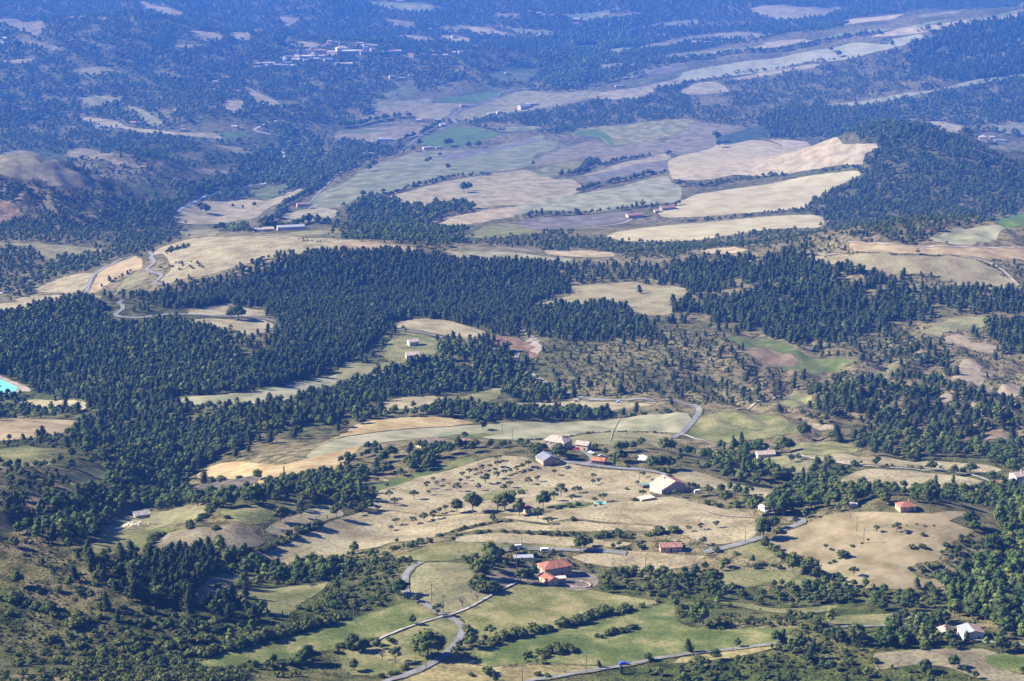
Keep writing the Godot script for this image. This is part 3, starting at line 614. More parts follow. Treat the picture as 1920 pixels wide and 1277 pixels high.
	field("meadow", "vivid", "tiny bright green gap in the village wood", [25.4, -4565, 55.5, -4607, 53, -4571])
	field("ploughed_field", "darkgrey", "dark strip between two terrace hedges", [126.7, -3276, 171.4, -3369, 285.8, -3492, 280.1, -3341, 197.6, -3275, 134, -3227])
	field("stubble_field", "beige", "beige strip above the dark strip", [124.3, -3296, 173.2, -3406, 248.2, -3567, 297.6, -3640, 291.3, -3528, 205.5, -3411])
	field("pasture", "olive", "small olive field left of the terrace hedge", [44.2, -3352, 78.3, -3465, 122, -3505, 139.3, -3443, 104.3, -3355, 62, -3286])
	field("meadow", "greygreen", "grey green strip under the long farm", [-29.6, -3950, 14.9, -3969, 59.4, -3964, 33.1, -3930, -22, -3906])
	field("pasture", "greygreen", "hazy pasture at the top under white sheds", [-411.5, -5323, -322.3, -5307, -222.9, -5264, -183.2, -5235, -244.4, -5201, -328.7, -5248])
	field("ploughed_field", "pinkish", "hazy pink slip right of the top left wood", [-347.6, -5163, -264.3, -5114, -257.6, -5071, -309.7, -5083])
	field("stubble_field", "beige", "hazy beige bow above the village", [-292.5, -4945, -209.9, -4936, -116.9, -4675, -178.5, -4704, -263.4, -4910])
	field("stubble_field", "beige", "hazy beige bow right of the village", [-151, -5111, -112.9, -5095, -27.8, -5020, 41.3, -4963, -27.7, -4990, -78.4, -4989])
	field("pasture", "greygreen", "hazy grey field above the valley wood", [-46.8, -5065, 41.8, -5031, 111.5, -5026, 87.2, -4967, 18.5, -4999])
	field("pasture", "greygreen", "hazy green field near the far hamlet", [129.4, -5199, 260.9, -5244, 259.1, -5206, 229, -5172, 162.4, -5181])
	field("ploughed_field", "pinkish", "hazy brown patch by the far hamlet", [264.4, -5217, 353.4, -5253, 316.3, -5198, 267.3, -5175])
	field("stubble_field", "beige", "hazy beige strip beyond the poplars", [299.6, -4756, 449.3, -5009, 437.9, -4878, 348.2, -4759])
	field("meadow", "greygreen", "hazy green strip beyond the poplars", [238.2, -4762, 301.7, -4791, 298, -4731, 254, -4725])
	field("stubble_field", "strawlines", "golden field scored by steep plough lines", [294.6, -3527, 366.3, -3683, 430.2, -3774, 473.5, -3781, 509.5, -3772, 529.7, -3717, 486.7, -3596, 420.4, -3385, 362.6, -3289, 329.6, -3235, 293.1, -3237, 276.4, -3257])
	field("stubble_field", "straw", "broad golden field at the edge of the dark hill", [515.8, -3793, 586.5, -3765, 569, -3260, 621.5, -3214, 620.5, -3200, 600.5, -3195, 585.5, -3158, 555.6, -3173, 499.9, -3197, 443.3, -3221, 388, -3267, 339.3, -3241, 287.4, -3242, 336, -3302, 384.4, -3375, 460.7, -3604, 532, -3729])
	field("stubble_field", "brightstraw", "pale banded straw field below the hedge island", [274.6, -3023, 308.8, -3083, 373.2, -3137, 466.4, -3170, 551.7, -3148, 575, -3138, 576.6, -3121, 526.3, -3079, 474.5, -2985, 456.5, -2939, 404.1, -2921, 347.6, -2911, 291.2, -2898, 236.2, -2897, 227.6, -2928])
	field("ploughed_field", "pinkish", "grey pink upland field right of the crescent", [309.9, -3797, 347.4, -3862, 380.7, -3950, 392, -3952, 460.2, -3901, 415.6, -3822, 392.7, -3701, 325.7, -3610, 296.6, -3671])
	field("vineyard", "darkgreen", "dark blue green crop parallelogram beside the spur wood", [417.5, -3806, 454.6, -3850, 508, -3904, 514.5, -3825, 475.1, -3780, 420.9, -3737])
	field("stubble_field", "palestraw", "long pale ribbon field under the terrace tree row", [394.5, -4422, 437.6, -4445, 502.5, -4475, 579.7, -4497, 671.4, -4528, 738.9, -4533, 811.9, -4546, 878.6, -4499, 896.2, -4528, 964, -4535, 965.4, -4510, 917, -4483, 852.1, -4465, 794.2, -4438, 745.3, -4439, 687, -4461, 616.8, -4428, 533.4, -4415, 474.6, -4400, 391, -4378])
	field("stubble_field", "beige", "rounded beige field left of the scrub slope", [385.6, -4313, 418, -4361, 467.4, -4368, 485.2, -4269, 439.3, -4247, 379.6, -4243])
	field("stubble_field", "straw", "narrow golden ribbon along the top of the pine slope", [853, -4567, 916.2, -4592, 995.7, -4571, 1084.1, -4591, 1222.8, -4656, 1223.2, -4639, 1125.3, -4586, 1033.2, -4549, 965.2, -4541, 888, -4552])
	field("pasture", "greygreen", "grey green ribbon above the golden ribbon", [729.3, -4638, 842.6, -4654, 938.3, -4599, 1088.4, -4610, 1250, -4696, 1223.7, -4659, 1085.1, -4596, 988.3, -4575, 917, -4597, 836.6, -4619])
	field("stubble_field", "straw", "small straw slip below the bare far hill", [855.1, -5037, 917.1, -5074, 1009.8, -4980, 970.4, -4872, 857.3, -4740, 847.2, -4936])
	field("ploughed_field", "pinkbeige", "bare domed far field at the top", [638.8, -5214, 669.8, -5234, 731.7, -5229, 772.5, -5211, 912.4, -5328, 853.7, -5146, 782.2, -5109, 717.4, -5116, 682.5, -5140, 658.4, -5177])
	field("pasture", "pinkish", "thin pinkish strip above the white sheds", [445.9, -5024, 545.2, -5087, 687.4, -4895, 673.5, -4858, 584.3, -4899, 439.4, -4948])
	field("stubble_field", "beige", "thin beige strip under the white sheds", [405.9, -4561, 497.3, -4628, 602.1, -4646, 623.6, -4680, 713.6, -4648, 683, -4613, 597, -4604, 493.2, -4588, 403.7, -4536])
	field("stubble_field", "beige", "slender beige strip above the scrub slope", [497.8, -4387, 599.8, -4423, 692.6, -4442, 714.7, -4425, 637.5, -4398, 529.5, -4379])
	field("stubble_field", "paleolive", "thin pale ledge below the dark pine slope", [667, -4060, 743.3, -4065, 844.1, -4099, 910.8, -4109, 991.5, -4163, 1142.8, -4255, 1128.5, -4229, 1029.9, -4161, 942.8, -4116, 859, -4078, 759.2, -4047, 693, -4034])
	field("stubble_field", "beige", "beige field behind the dark hill", [828.8, -3920, 880.4, -3921, 928.5, -3874, 923.7, -3837, 760.1, -3297, 731.3, -3309])
	field("meadow", "greygreen", "green field behind the far right farm", [977, -3864, 1029.3, -3915, 1065.6, -3899, 1044.1, -3815, 988.2, -3821])
	field("meadow", "greygreen", "green field below the far right farm", [815.9, -3241, 864.4, -3337, 1025.2, -3742, 917.3, -3343, 856, -3254])
	field("meadow", "vivid", "bright green corner field at the right edge", [738.4, -2851, 767, -2880, 803.2, -2903, 589.2, -2125, 548, -2122])
	field("ploughed_field", "pinkish", "pink bare field at the far left edge", [-1342, -5000, -1284.5, -5009, -1116.5, -4615, -1120.7, -4524, -1179.1, -4591, -1301, -4844])
	field("ploughed_field", "pinkish", "second pink slip below the far left houses", [-1179.1, -4506, -1106.4, -4462, -1029.4, -4410, -1061.9, -4409, -1123.6, -4447])
	field("pasture", "beige", "pale ridge clearing at the top left", [-1054.8, -5359, -962.4, -5150, -883, -5098, -858, -5088, -902.3, -5046, -938.8, -5069, -979.1, -5112])
	field("pasture", "beige", "dry clearing under the top left ridge", [-770.2, -4607, -715.3, -4608, -686.9, -4585, -715.3, -4548, -749.3, -4552])
	field("pasture", "beige", "clearing with the small pale track above the village", [-678.3, -4616, -675.9, -4945, -644.1, -4964, -654.1, -4915, -628.4, -4591, -670.5, -4589])
	field("pasture", "beige", "thin clearing left of the village wood", [-809.6, -4460, -782.7, -4498, -728.6, -4524, -761, -4490])
	field("pasture", "beige", "hooked clearing above the village", [-686.6, -5100, -607.5, -5148, -565.7, -5154, -595.8, -5040, -611.9, -4980, -601.1, -5090])
	field("pasture", "beige", "clearing just above the village roofs", [-547.4, -4586, -503, -4608, -457.5, -4576, -515.4, -4563])
	field("stubble_field", "beige", "long dry bow beside the two pale houses", [-911.8, -3981, -873.2, -3957, -821.5, -3921, -782.2, -3868, -721, -3830, -670, -3804, -617.4, -3809, -589.2, -3811, -577.4, -3777, -630.3, -3777, -686.2, -3794, -744.9, -3822, -787, -3855, -843.6, -3884])
	field("meadow", "vivid", "green end of the long dry bow", [-587.5, -3811, -539.3, -3838, -533, -3816, -574.6, -3782])
	field("stubble_field", "dry", "grey straw lens above the pink slip", [-586.1, -3717, -535.4, -3727, -485.8, -3748, -503.7, -3724, -511.9, -3582, -553.4, -3683])
	field("ploughed_field", "pinkish", "pink slip on the left valley side", [-592.6, -3349, -562.7, -3454, -514.8, -3458, -527.7, -3413, -568.5, -3352])
	field("bare_slope", "pinkish", "bare grey crown of the left badland hill", [-982.8, -3591, -968.2, -3655, -946.2, -3663, -903.3, -3613, -719.4, -2997, -677.7, -2995, -671, -3233, -652.6, -2980, -665.9, -2937, -711.2, -2920, -764.9, -2918, -800.3, -2917])
	field("bare_slope", "pinkish", "bare crest of the second badland ridge", [-852.9, -3632, -838.3, -3674, -789.6, -3592, -701.8, -3332, -662.3, -3303, -621.5, -3283, -657.2, -3292, -698.2, -3312, -751.3, -3357])
	field("bare_scar", "redsoil", "red earth scar at the left edge", [-786.9, -2858, -759.7, -2846, -741.9, -2838, -738.8, -2781, -748.9, -2759, -765.6, -2773])
	field("meadow", "lush", "green meadow on the river flat", [-460.2, -3291, -421.7, -3359, -400.1, -3365, -393.9, -3256, -419.6, -3215, -449.6, -3258])
	field("meadow", "vivid", "small dark green rectangle on the river flat", [-491.4, -3051, -413.7, -3054, -425.9, -2995, -479.1, -3008])
	field("pasture", "beige", "dry river flat round the green rectangle", [-532, -2986, -520.4, -3180, -449.7, -3212, -416.2, -3188, -380.7, -3277, -352.4, -3274, -374, -3190, -399.6, -3057, -405.6, -2970, -441.3, -2944, -492.6, -2915, -527.9, -2929])
	field("pasture", "beige", "dry ground round the riding loop", [-359.8, -2965, -336.6, -3012, -308, -3012, -275.5, -2967, -280.8, -2902, -318.5, -2894])
	field("pasture", "beige", "beige clearing beside the lower village road", [-606.9, -3989, -596.2, -4072, -568.9, -4038, -569.2, -3930, -595.9, -3938])
	field("meadow", "lush", "green patch under the lower village wood", [-532.2, -4074, -503.8, -4155, -456.6, -4147, -483.3, -4043, -510.7, -4022])
	field("meadow", "greygreen", "hazy green field between the far woods", [344.7, -5102, 400.6, -5176, 495.2, -5207, 502.6, -5175, 437.2, -5124])
	field("stubble_field", "pinkish", "hazy tan strip left of the white sheds", [311.6, -4735, 356, -4832, 459.1, -5024, 552.9, -5066, 548.2, -4976, 481.7, -4947, 391.2, -4793])
	field("meadow", "greygreen", "hazy green ribbon under the white sheds", [343.8, -4536, 450.9, -4624, 543.5, -4635, 600.1, -4648, 548.3, -4597, 463.6, -4567, 369, -4513])
	field("meadow", "greygreen", "hazy green plot by the upper valley road", [238.9, -4782, 296.3, -4794, 302.1, -4733, 245.6, -4726])
	field("meadow", "greygreen", "lower hazy green plot by the upper valley road", [205.8, -4513, 249.3, -4531, 265, -4492, 214.7, -4463])
	field("stubble_field", "pinkish", "hazy tan bank above the dark grey slip", [-50.2, -5203, 21.5, -5184, 16.3, -5148, -39.6, -5159])
	field("stubble_field", "beige", "hazy beige shelf above the village houses", [-195.2, -4963, -151.5, -4978, -111.6, -4954, -115.7, -4914, -159.2, -4908])
	field("pasture", "dry", "hazy brown shelf in the upper middle wood", [-188.8, -5062, -129.9, -5101, -118.5, -5042, -177.2, -5012])
	field("meadow", "greygreen", "grey green strip above the pinkish valley field", [-308.4, -4189, -251, -4209, -176.6, -4237, -179.7, -4211, -249.3, -4178, -298.5, -4167])
	field("meadow", "greygreen", "pale green plot at the upper river bend", [166, -4903, 220.2, -4954, 219.5, -4797, 177.9, -4829])
	field("pasture", "pinkish", "thin tan bank under the top right wood", [1047.2, -4996, 1088.8, -4710, 1420, -5359, 1406, -5303, 1079.3, -4668, 993.9, -4696])
	field("pasture", "olive", "olive tip of the thin pale ledge", [670.3, -4054, 715.6, -4060, 702.5, -4029, 674.8, -4031])
	field("pasture", "beige", "pale slip in the left edge wood", [-1171.7, -4355, -1141.2, -4363, -1090.4, -4371, -1091.5, -4358, -1136.8, -4344])
	field("pasture", "beige", "thin pale slip high in the left wood", [-1097.4, -4723, -1153.7, -5087, -1029.3, -4690, -1050, -4666])
	field("pasture", "beige", "tiny pale slip in the middle of the left wood", [-897.3, -4357, -869, -4378, -859.6, -4371, -884.5, -4352])
	field("pasture", "beige", "long pale clearing below the village", [-598.2, -4255, -560.2, -4204, -518.1, -4145, -500.3, -4092, -520.2, -4038, -548.5, -4083, -585.5, -4189])
	field("pasture", "dry", "brown bank left of the lower village road", [-818.5, -4060, -774, -3984, -741.7, -3928, -703.9, -3857, -720.2, -3846, -771.1, -3927])
	field("pasture", "dry", "brown clearing above the long dry bow", [-941.5, -4121, -894.3, -4135, -842.7, -4107, -867.2, -4075, -913.1, -4076])
	field("pasture", "dry", "dry clearing under the far left slips", [-997.5, -4295, -945.7, -4316, -894.3, -4298, -920.3, -4268, -971.8, -4267])
	pass

func lay_roads() -> void:
	road("road", "tarmac", 3, "grey winding lane past the big oak", [-45.2, -884.3, -49.4, -876.1, -51.6, -864.7, -51.4, -851.1, -49.6, -836.2, -43.9, -826.8, -37.7, -817.3, -33.8, -811.4, -28.4, -806.2, -24.1, -798.5, -22.1, -790.8, -22.9, -781.7, -24.9, -771.8, -27.7, -762.3, -30.6, -755.3, -36.3, -746.1, -43.4, -738.4, -51.1, -729.6, -56.4, -711.6])
	road("farm_track", "palegravel", 1.3, "pale stony track to the red roofed farmhouse", [2.6, -866.2, -5.1, -851.5, -10.9, -838.5, -16.6, -826.8, -21.4, -818.6, -28.3, -809.1])
	road("farm_track", "palegravel", 1.2, "pale stony track crossing the green meadow", [-31.2, -806.8, -37, -800.5, -43.1, -793.7, -49.2, -787.1, -53.6, -781.6, -57.2, -777.2, -61.3, -768.9])
	road("road", "tarmac", 2, "thin grey road along the bottom edge", [119.1, -775.9, 106.2, -774, 90.3, -770.2, 74.4, -766.4, 64.8, -762.1, 52.9, -756.9, 45.8, -752.7, 33.4, -748, 21.9, -741.5, 9, -736.5, 0, -730])
	road("road", "tarmac", 2, "hidden road above the bottom right barn", [146, -796.8, 154.5, -799.5, 162.6, -799.5, 168.4, -800.4, 179.3, -806.3, 183.4, -795.5, 207.4, -772.8, 214.9, -771.5, 225.9, -768.9])
	road("road", "tarmac", 3.7, "lane above the olive field", [-14.3, -900, -8.2, -915, -5, -921, 3.7, -930.3])
	road("road", "tarmac", 3.7, "lane behind the farmhouse hedge", [3.7, -930.3, 13, -931.2, 25.9, -930.8, 32.4, -929.6, 42.6, -929.5, 59, -925.6])
	road("road", "tarmac", 3.7, "lane through the dry field to the stream wood", [99.4, -924.7, 104.4, -928.1, 113.1, -931.5, 122, -937.1, 129.1, -941.6, 134.1, -943.6])
	road("road", "tarmac", 3.7, "lane bend with the parked car", [141.8, -952.9, 147.2, -957.4, 152.5, -961.4, 156.5, -965.6, 156.2, -970, 153.1, -971.9, 149.2, -971.5])
	road("road", "tarmac", 3.6, "lane from the hamlet to the long farm", [26.9, -1142.7, 33.6, -1139.2, 43.5, -1134.9, 56.7, -1131.3, 69.9, -1128.2, 81.4, -1126.4, 92.5, -1118.8, 96.9, -1100.8, 99.3, -1091.1, 105.5, -1080.8])
	road("farm_track", "tarmac", 2.5, "looped drive in the hamlet", [45.5, -1134.1, 49.7, -1138.8, 50.9, -1143.6, 49.1, -1149.8, 46, -1157.9, 42, -1161.4, 38.4, -1164.1])
	road("road", "tarmac", 3.6, "road running down to the hamlet junction", [115.5, -1311, 121.1, -1318, 124.7, -1324, 128.7, -1338, 134.1, -1354, 138.8, -1374, 143.7, -1399, 144, -1415, 142.1, -1430, 134.5, -1438, 111.4, -1451, 91.1, -1465, 70.4, -1480, 56.7, -1493, 44.2, -1516, 36, -1542, 28.9, -1572, 21.7, -1588, 14, -1606, 6.1, -1622, 3.8, -1636, 4.8, -1652, 0, -1661, -9.7, -1665, -20.8, -1666, -35.3, -1669, -45.2, -1679, -56.6, -1699, -64.4, -1711, -76.5, -1728, -94, -1738, -109.7, -1748])
	road("farm_track", "palegravel", 2.2, "pale spur right of the junction", [122.4, -1319, 128.6, -1314, 134.1, -1305, 138.3, -1295.8])
	road("farm_track", "palegravel", 2, "white track across the right hand fields", [187.7, -1230.7, 201.1, -1197.4, 218.4, -1175.8, 229.8, -1168.5, 247.6, -1165.6, 270.8, -1166.1, 284.1, -1159.7, 296.8, -1141.8, 304.5, -1119])
	road("farm_track", "sand", 1.9, "sandy track up to the curved meadow", [170.6, -1389, 190.4, -1417, 210.8, -1464, 229.8, -1476])
	road("road", "tarmac", 3.6, "road through the forest clearing", [-225.2, -1786, -239.3, -1802, -257.2, -1807, -281.8, -1797, -299.2, -1798, -316.4, -1798, -329.8, -1796, -340.9, -1790, -355.7, -1778, -371.9, -1774, -381.5, -1779, -381.2, -1791, -378.8, -1800, -382.8, -1816, -387.4, -1822, -385.6, -1835])
	road("road", "tarmac", 4, "hairpin road on the straw hill", [-380.6, -2049, -394.4, -2060, -398.3, -2069, -393.2, -2082, -395.6, -2095, -410.3, -2115, -419.6, -2132, -417.3, -2142, -415, -2158, -428.5, -2213, -455.1, -2363, -470.6, -2419])
	road("road", "tarmac", 4.2, "straight road left of the tawny wedge", [-435.7, -1854, -479.3, -2093, -487.5, -2170, -489, -2216, -501.6, -2346, -500.2, -2395, -485.9, -2404])
	road("river", "gravelbar", 6, "pale gravel river bed left of the valley road", [-533.2, -2993, -528.5, -3203, -513.3, -3252, -491.6, -3294, -469.3, -3358, -443, -3402, -427, -3429])
	road("river", "gravelbar", 4, "short glimpse of river at the left edge", [-584.8, -2074, -578.8, -2096, -573.9, -2109, -569.1, -2126])
	road("river", "gravelbar", 4.5, "upper river bed below the village", [-427, -3429, -438.2, -3640, -459.6, -3795, -446.7, -3841, -458.8, -3853, -494.3, -3850, -523.4, -3854, -509.9, -3891, -495.1, -3920, -471.8, -3940])
	road("road", "palegravel", 3.5, "road climbing to the village", [-719.6, -3842, -712.5, -3886, -704.2, -3925, -693.7, -3973, -678.3, -3993])
	road("road", "tarmac", 3.2, "long valley road past the vivid green field", [-335.8, -3058, -327.1, -3237, -308.3, -3408, -284.8, -3518, -259.4, -3630, -226.8, -3657, -198.5, -3777, -177.5, -3866, -147.8, -3945, -127.3, -4001, -119, -4036, -130.2, -4093, -123.9, -4144, -94.2, -4204, -63.5, -4257, -36, -4295, -24.2, -4332, -8.1, -4353, 56.7, -4351, 97.7, -4373, 131.2, -4408])
	road("farm_track", "palegravel", 2.5, "pale farm lane to the long sheds", [-121.2, -4049, -75.8, -4049, -38.2, -4092, 11.6, -4143, 46.5, -4146])
	road("farm_track", "palegravel", 2.2, "riding loop of pale earth beside the valley farm", [-308.2, -2970, -326.6, -2985, -330.1, -2946, -323.2, -2912, -308.2, -2888, -295.3, -2881, -284, -2901, -283.4, -2922, -292.7, -2941, -307.3, -2970])
	road("farm_track", "palegravel", 3.5, "farm lane beside the white sheds", [-304.8, -2895, -331.4, -2911, -355.3, -2938, -365.8, -2978])
	road("farm_track", "palegravel", 3.5, "pale lane in the grey tilled field", [10.7, -2824, 37.1, -2787, 72.8, -2739, 117, -2799, 161.9, -2842, 186, -2883])
	road("farm_track", "sand", 2.5, "pale rim track on the right hilltop", [298.9, -2077, 311.1, -2066, 359.1, -2025, 325.2, -2055])
	road("farm_track", "sand", 3.5, "pale track dropping from the right hilltop field", [483.2, -1995, 504.2, -1986, 517.3, -1962, 522.4, -1914])
	road("farm_track", "sand", 3.5, "pale bare line along the dark hill foot", [469.4, -2879, 476.6, -2855, 480.1, -2810])
	road("farm_track", "sand", 4.9, "sandy rim along the tawny hilltop field", [371.4, -2065, 385.6, -2057, 410.9, -2046, 456, -2029, 515.9, -2036, 564.7, -2052])
	road("farm_track", "sand", 1.2, "wheel track down to the lane below the long farm", [96.8, -1042.7, 102.9, -1020.5, 109.7, -998.5, 118.3, -987.7, 131.4, -982.9])
	road("farm_track", "sand", 0.8, "dry line crossing the long pale field to the hamlet", [81.9, -1387, 77.5, -1356, 72.9, -1319, 67.1, -1241.1])
	pass

func raise_ground() -> void:
	var pos := PackedVector3Array()
	var nor := PackedVector3Array()
	var uv := PackedVector2Array()
	var col := PackedColorArray()
	var idx := PackedInt32Array()
	var tone := FastNoiseLite.new()
	tone.seed = 8
	tone.frequency = 0.008
	tone.fractal_octaves = 4
	for k in 4:
		var b = BANDS[k]
		var s := band_size(k)
		var first := pos.size()
		var a := heights[k]
		for j in s.y:
			for i in s.x:
				var p := Vector3(-b[2] + i * b[3], a[j * s.x + i], b[0] - j * b[3])
				pos.append(p)
				var i0 := maxi(i - 1, 0)
				var i1 := mini(i + 1, s.x - 1)
				var j0 := maxi(j - 1, 0)
				var j1 := mini(j + 1, s.y - 1)
				nor.append(Vector3((a[j * s.x + i0] - a[j * s.x + i1]) / ((i1 - i0) * b[3]), 1.0, (a[j1 * s.x + i] - a[j0 * s.x + i]) / ((j1 - j0) * b[3])).normalized())
				uv.append(Vector2(p.x, p.z))
				col.append(soil_at(p.x, p.z, tone))
		for j in s.y - 1:
			for i in s.x - 1:
				var o := first + j * s.x + i
				idx.append_array([o, o + s.x, o + 1, o + 1, o + s.x, o + s.x + 1])
	var arr := []
	arr.resize(Mesh.ARRAY_MAX)
	arr[Mesh.ARRAY_VERTEX] = pos
	arr[Mesh.ARRAY_NORMAL] = nor
	arr[Mesh.ARRAY_TEX_UV] = uv
	arr[Mesh.ARRAY_TEX_UV2] = uv
	arr[Mesh.ARRAY_COLOR] = col
	arr[Mesh.ARRAY_INDEX] = idx
	var m := ArrayMesh.new()
	m.add_surface_from_arrays(Mesh.PRIMITIVE_TRIANGLES, arr)
	var mat := StandardMaterial3D.new()
	mat.vertex_color_use_as_albedo = true
	mat.albedo_texture = noise_tex(0.02, 5, 31, ramp_of([Color(0.55, 0.58, 0.5), Color(0.85, 0.84, 0.8), Color(1, 0.98, 0.95)]))
	mat.uv1_scale = Vector3(1.0 / 130.0, 1.0 / 130.0, 1)
	mat.roughness = 1.0
	mat.metallic_specular = 0.1
	mat.detail_enabled = true
	mat.detail_blend_mode = BaseMaterial3D.BLEND_MODE_MUL
	var tufts := Gradient.new()
	tufts.offsets = PackedFloat32Array([0.28, 0.4, 0.55, 0.8])
	tufts.colors = PackedColorArray([Color(0.45, 0.5, 0.4), Color(0.72, 0.74, 0.66), Color(0.95, 0.94, 0.92), Color(1, 1, 1)])
	mat.detail_albedo = noise_tex(0.05, 3, 44, tufts)
	mat.detail_uv_layer = BaseMaterial3D.DETAIL_UV_2
	mat.uv2_scale = Vector3(1.0 / 42.0, 1.0 / 42.0, 1)
	var o := MeshInstance3D.new()
	o.name = "ground"
	o.mesh = m
	o.material_override = mat
	tag(o, "dry grass and scrub ground of the whole valley", "ground", "", "structure")
	add_child(o, true)

func soil_at(x: float, z: float, tone: FastNoiseLite) -> Color:
	var t := tone.get_noise_2d(x, z) * 0.5 + 0.5
	var dry := Color(0.165, 0.155, 0.085).lerp(Color(0.285, 0.245, 0.152), smoothstep(0.28, 0.68, t))
	var brush := Color(0.085, 0.11, 0.036).lerp(Color(0.175, 0.17, 0.078), smoothstep(0.3, 0.72, t))
	var w := smoothstep(-3700.0, -4300.0, z) * 0.4
	for g in BRUSHLAND:
		w = maxf(w, exp(-pow((x - g[0]) / g[2], 4) - pow((z - g[1]) / g[3], 4)))
	var c := dry.lerp(brush, w)
	for g in GULLIES:
		var s := exp(-pow((x - g[0]) / g[3], 2) - pow((z - g[1]) / g[4], 2))
		c = c.lerp(Color(0.235, 0.185, 0.14), s * smoothstep(0.3, 0.75, tone.get_noise_2d(x * 2.0 + 700, z * 2.0) * 0.5 + 0.55))
	return c

# ---------------------------------------------------------------- trees
class Leaves:
	var pos := PackedVector3Array()
	var nor := PackedVector3Array()
	var col := PackedColorArray()
	var rng := RandomNumberGenerator.new()

	func dir() -> Vector3:
		var y := rng.randf_range(-1.0, 1.0)
		var a := rng.randf_range(0.0, TAU)
		var r := sqrt(1.0 - y * y)
		return Vector3(r * cos(a), y, r * sin(a))

	# a bent spray of leaves: two triangles that share an edge
	func spray(p: Vector3, out: Vector3, size: float, tone: Color) -> void:
		var n := (out + dir() * 0.75).normalized()
		var u := n.cross(dir()).normalized() * size * rng.randf_range(0.7, 1.3)
		var v := n.cross(u).normalized() * size * rng.randf_range(0.5, 1.0)
		var k := rng.randf_range(0.72, 1.25)
		var c := Color(tone.r * k * rng.randf_range(0.92, 1.1), tone.g * k, tone.b * k)
		var s := (out * 0.75 + n * 0.5).normalized()
		var bend := n * size * 0.3
		for q in [p - u - bend, p + v, p + u - bend, p - u - bend, p + u - bend, p - v]:
			pos.append(q)
			nor.append(s)
			col.append(c)

	# the dense inside of a clump
	func core(c: Vector3, r: Vector3, tone: Color) -> void:
		var ring := [Vector3(0, 1, 0)]
		for j in 2:
			for i in 6:
				var a := TAU * (i + 0.5 * j) / 6.0
				ring.append(Vector3(cos(a) * 0.87, 0.5 - j, sin(a) * 0.87))
		ring.append(Vector3(0, -1, 0))
		var pts := []
		for q in ring:
			pts.append(q * rng.randf_range(0.82, 1.15))
		var f := []
		for i in 6:
			var m := (i + 1) % 6
			f.append_array([0, 1 + i, 1 + m, 1 + i, 7 + i, 1 + m, 1 + m, 7 + i, 7 + m, 7 + i, 13, 7 + m])
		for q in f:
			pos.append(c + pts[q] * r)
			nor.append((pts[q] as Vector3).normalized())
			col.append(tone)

	func tube(a: Vector3, b: Vector3, ra: float, rb: float, sides := 5) -> void:
		var d := (b - a).normalized()
		var u := d.cross(Vector3(0.3, 0.1, 0.9)).normalized()
		var v := d.cross(u)
		for i in sides:
			var a0 := TAU * i / sides
			var a1 := TAU * (i + 1) / sides
			var n0 := u * cos(a0) + v * sin(a0)
			var n1 := u * cos(a1) + v * sin(a1)
			for q in [[a + n0 * ra, n0], [b + n0 * rb, n0], [a + n1 * ra, n1], [a + n1 * ra, n1], [b + n0 * rb, n0], [b + n1 * rb, n1]]:
				pos.append(q[0])
				nor.append(q[1])
				col.append(Color.WHITE)

	func mesh() -> ArrayMesh:
		var a := []
		a.resize(Mesh.ARRAY_MAX)
		a[Mesh.ARRAY_VERTEX] = pos
		a[Mesh.ARRAY_NORMAL] = nor
		a[Mesh.ARRAY_COLOR] = col
		var m := ArrayMesh.new()
		if pos.size():
			m.add_surface_from_arrays(Mesh.PRIMITIVE_TRIANGLES, a)
		return m

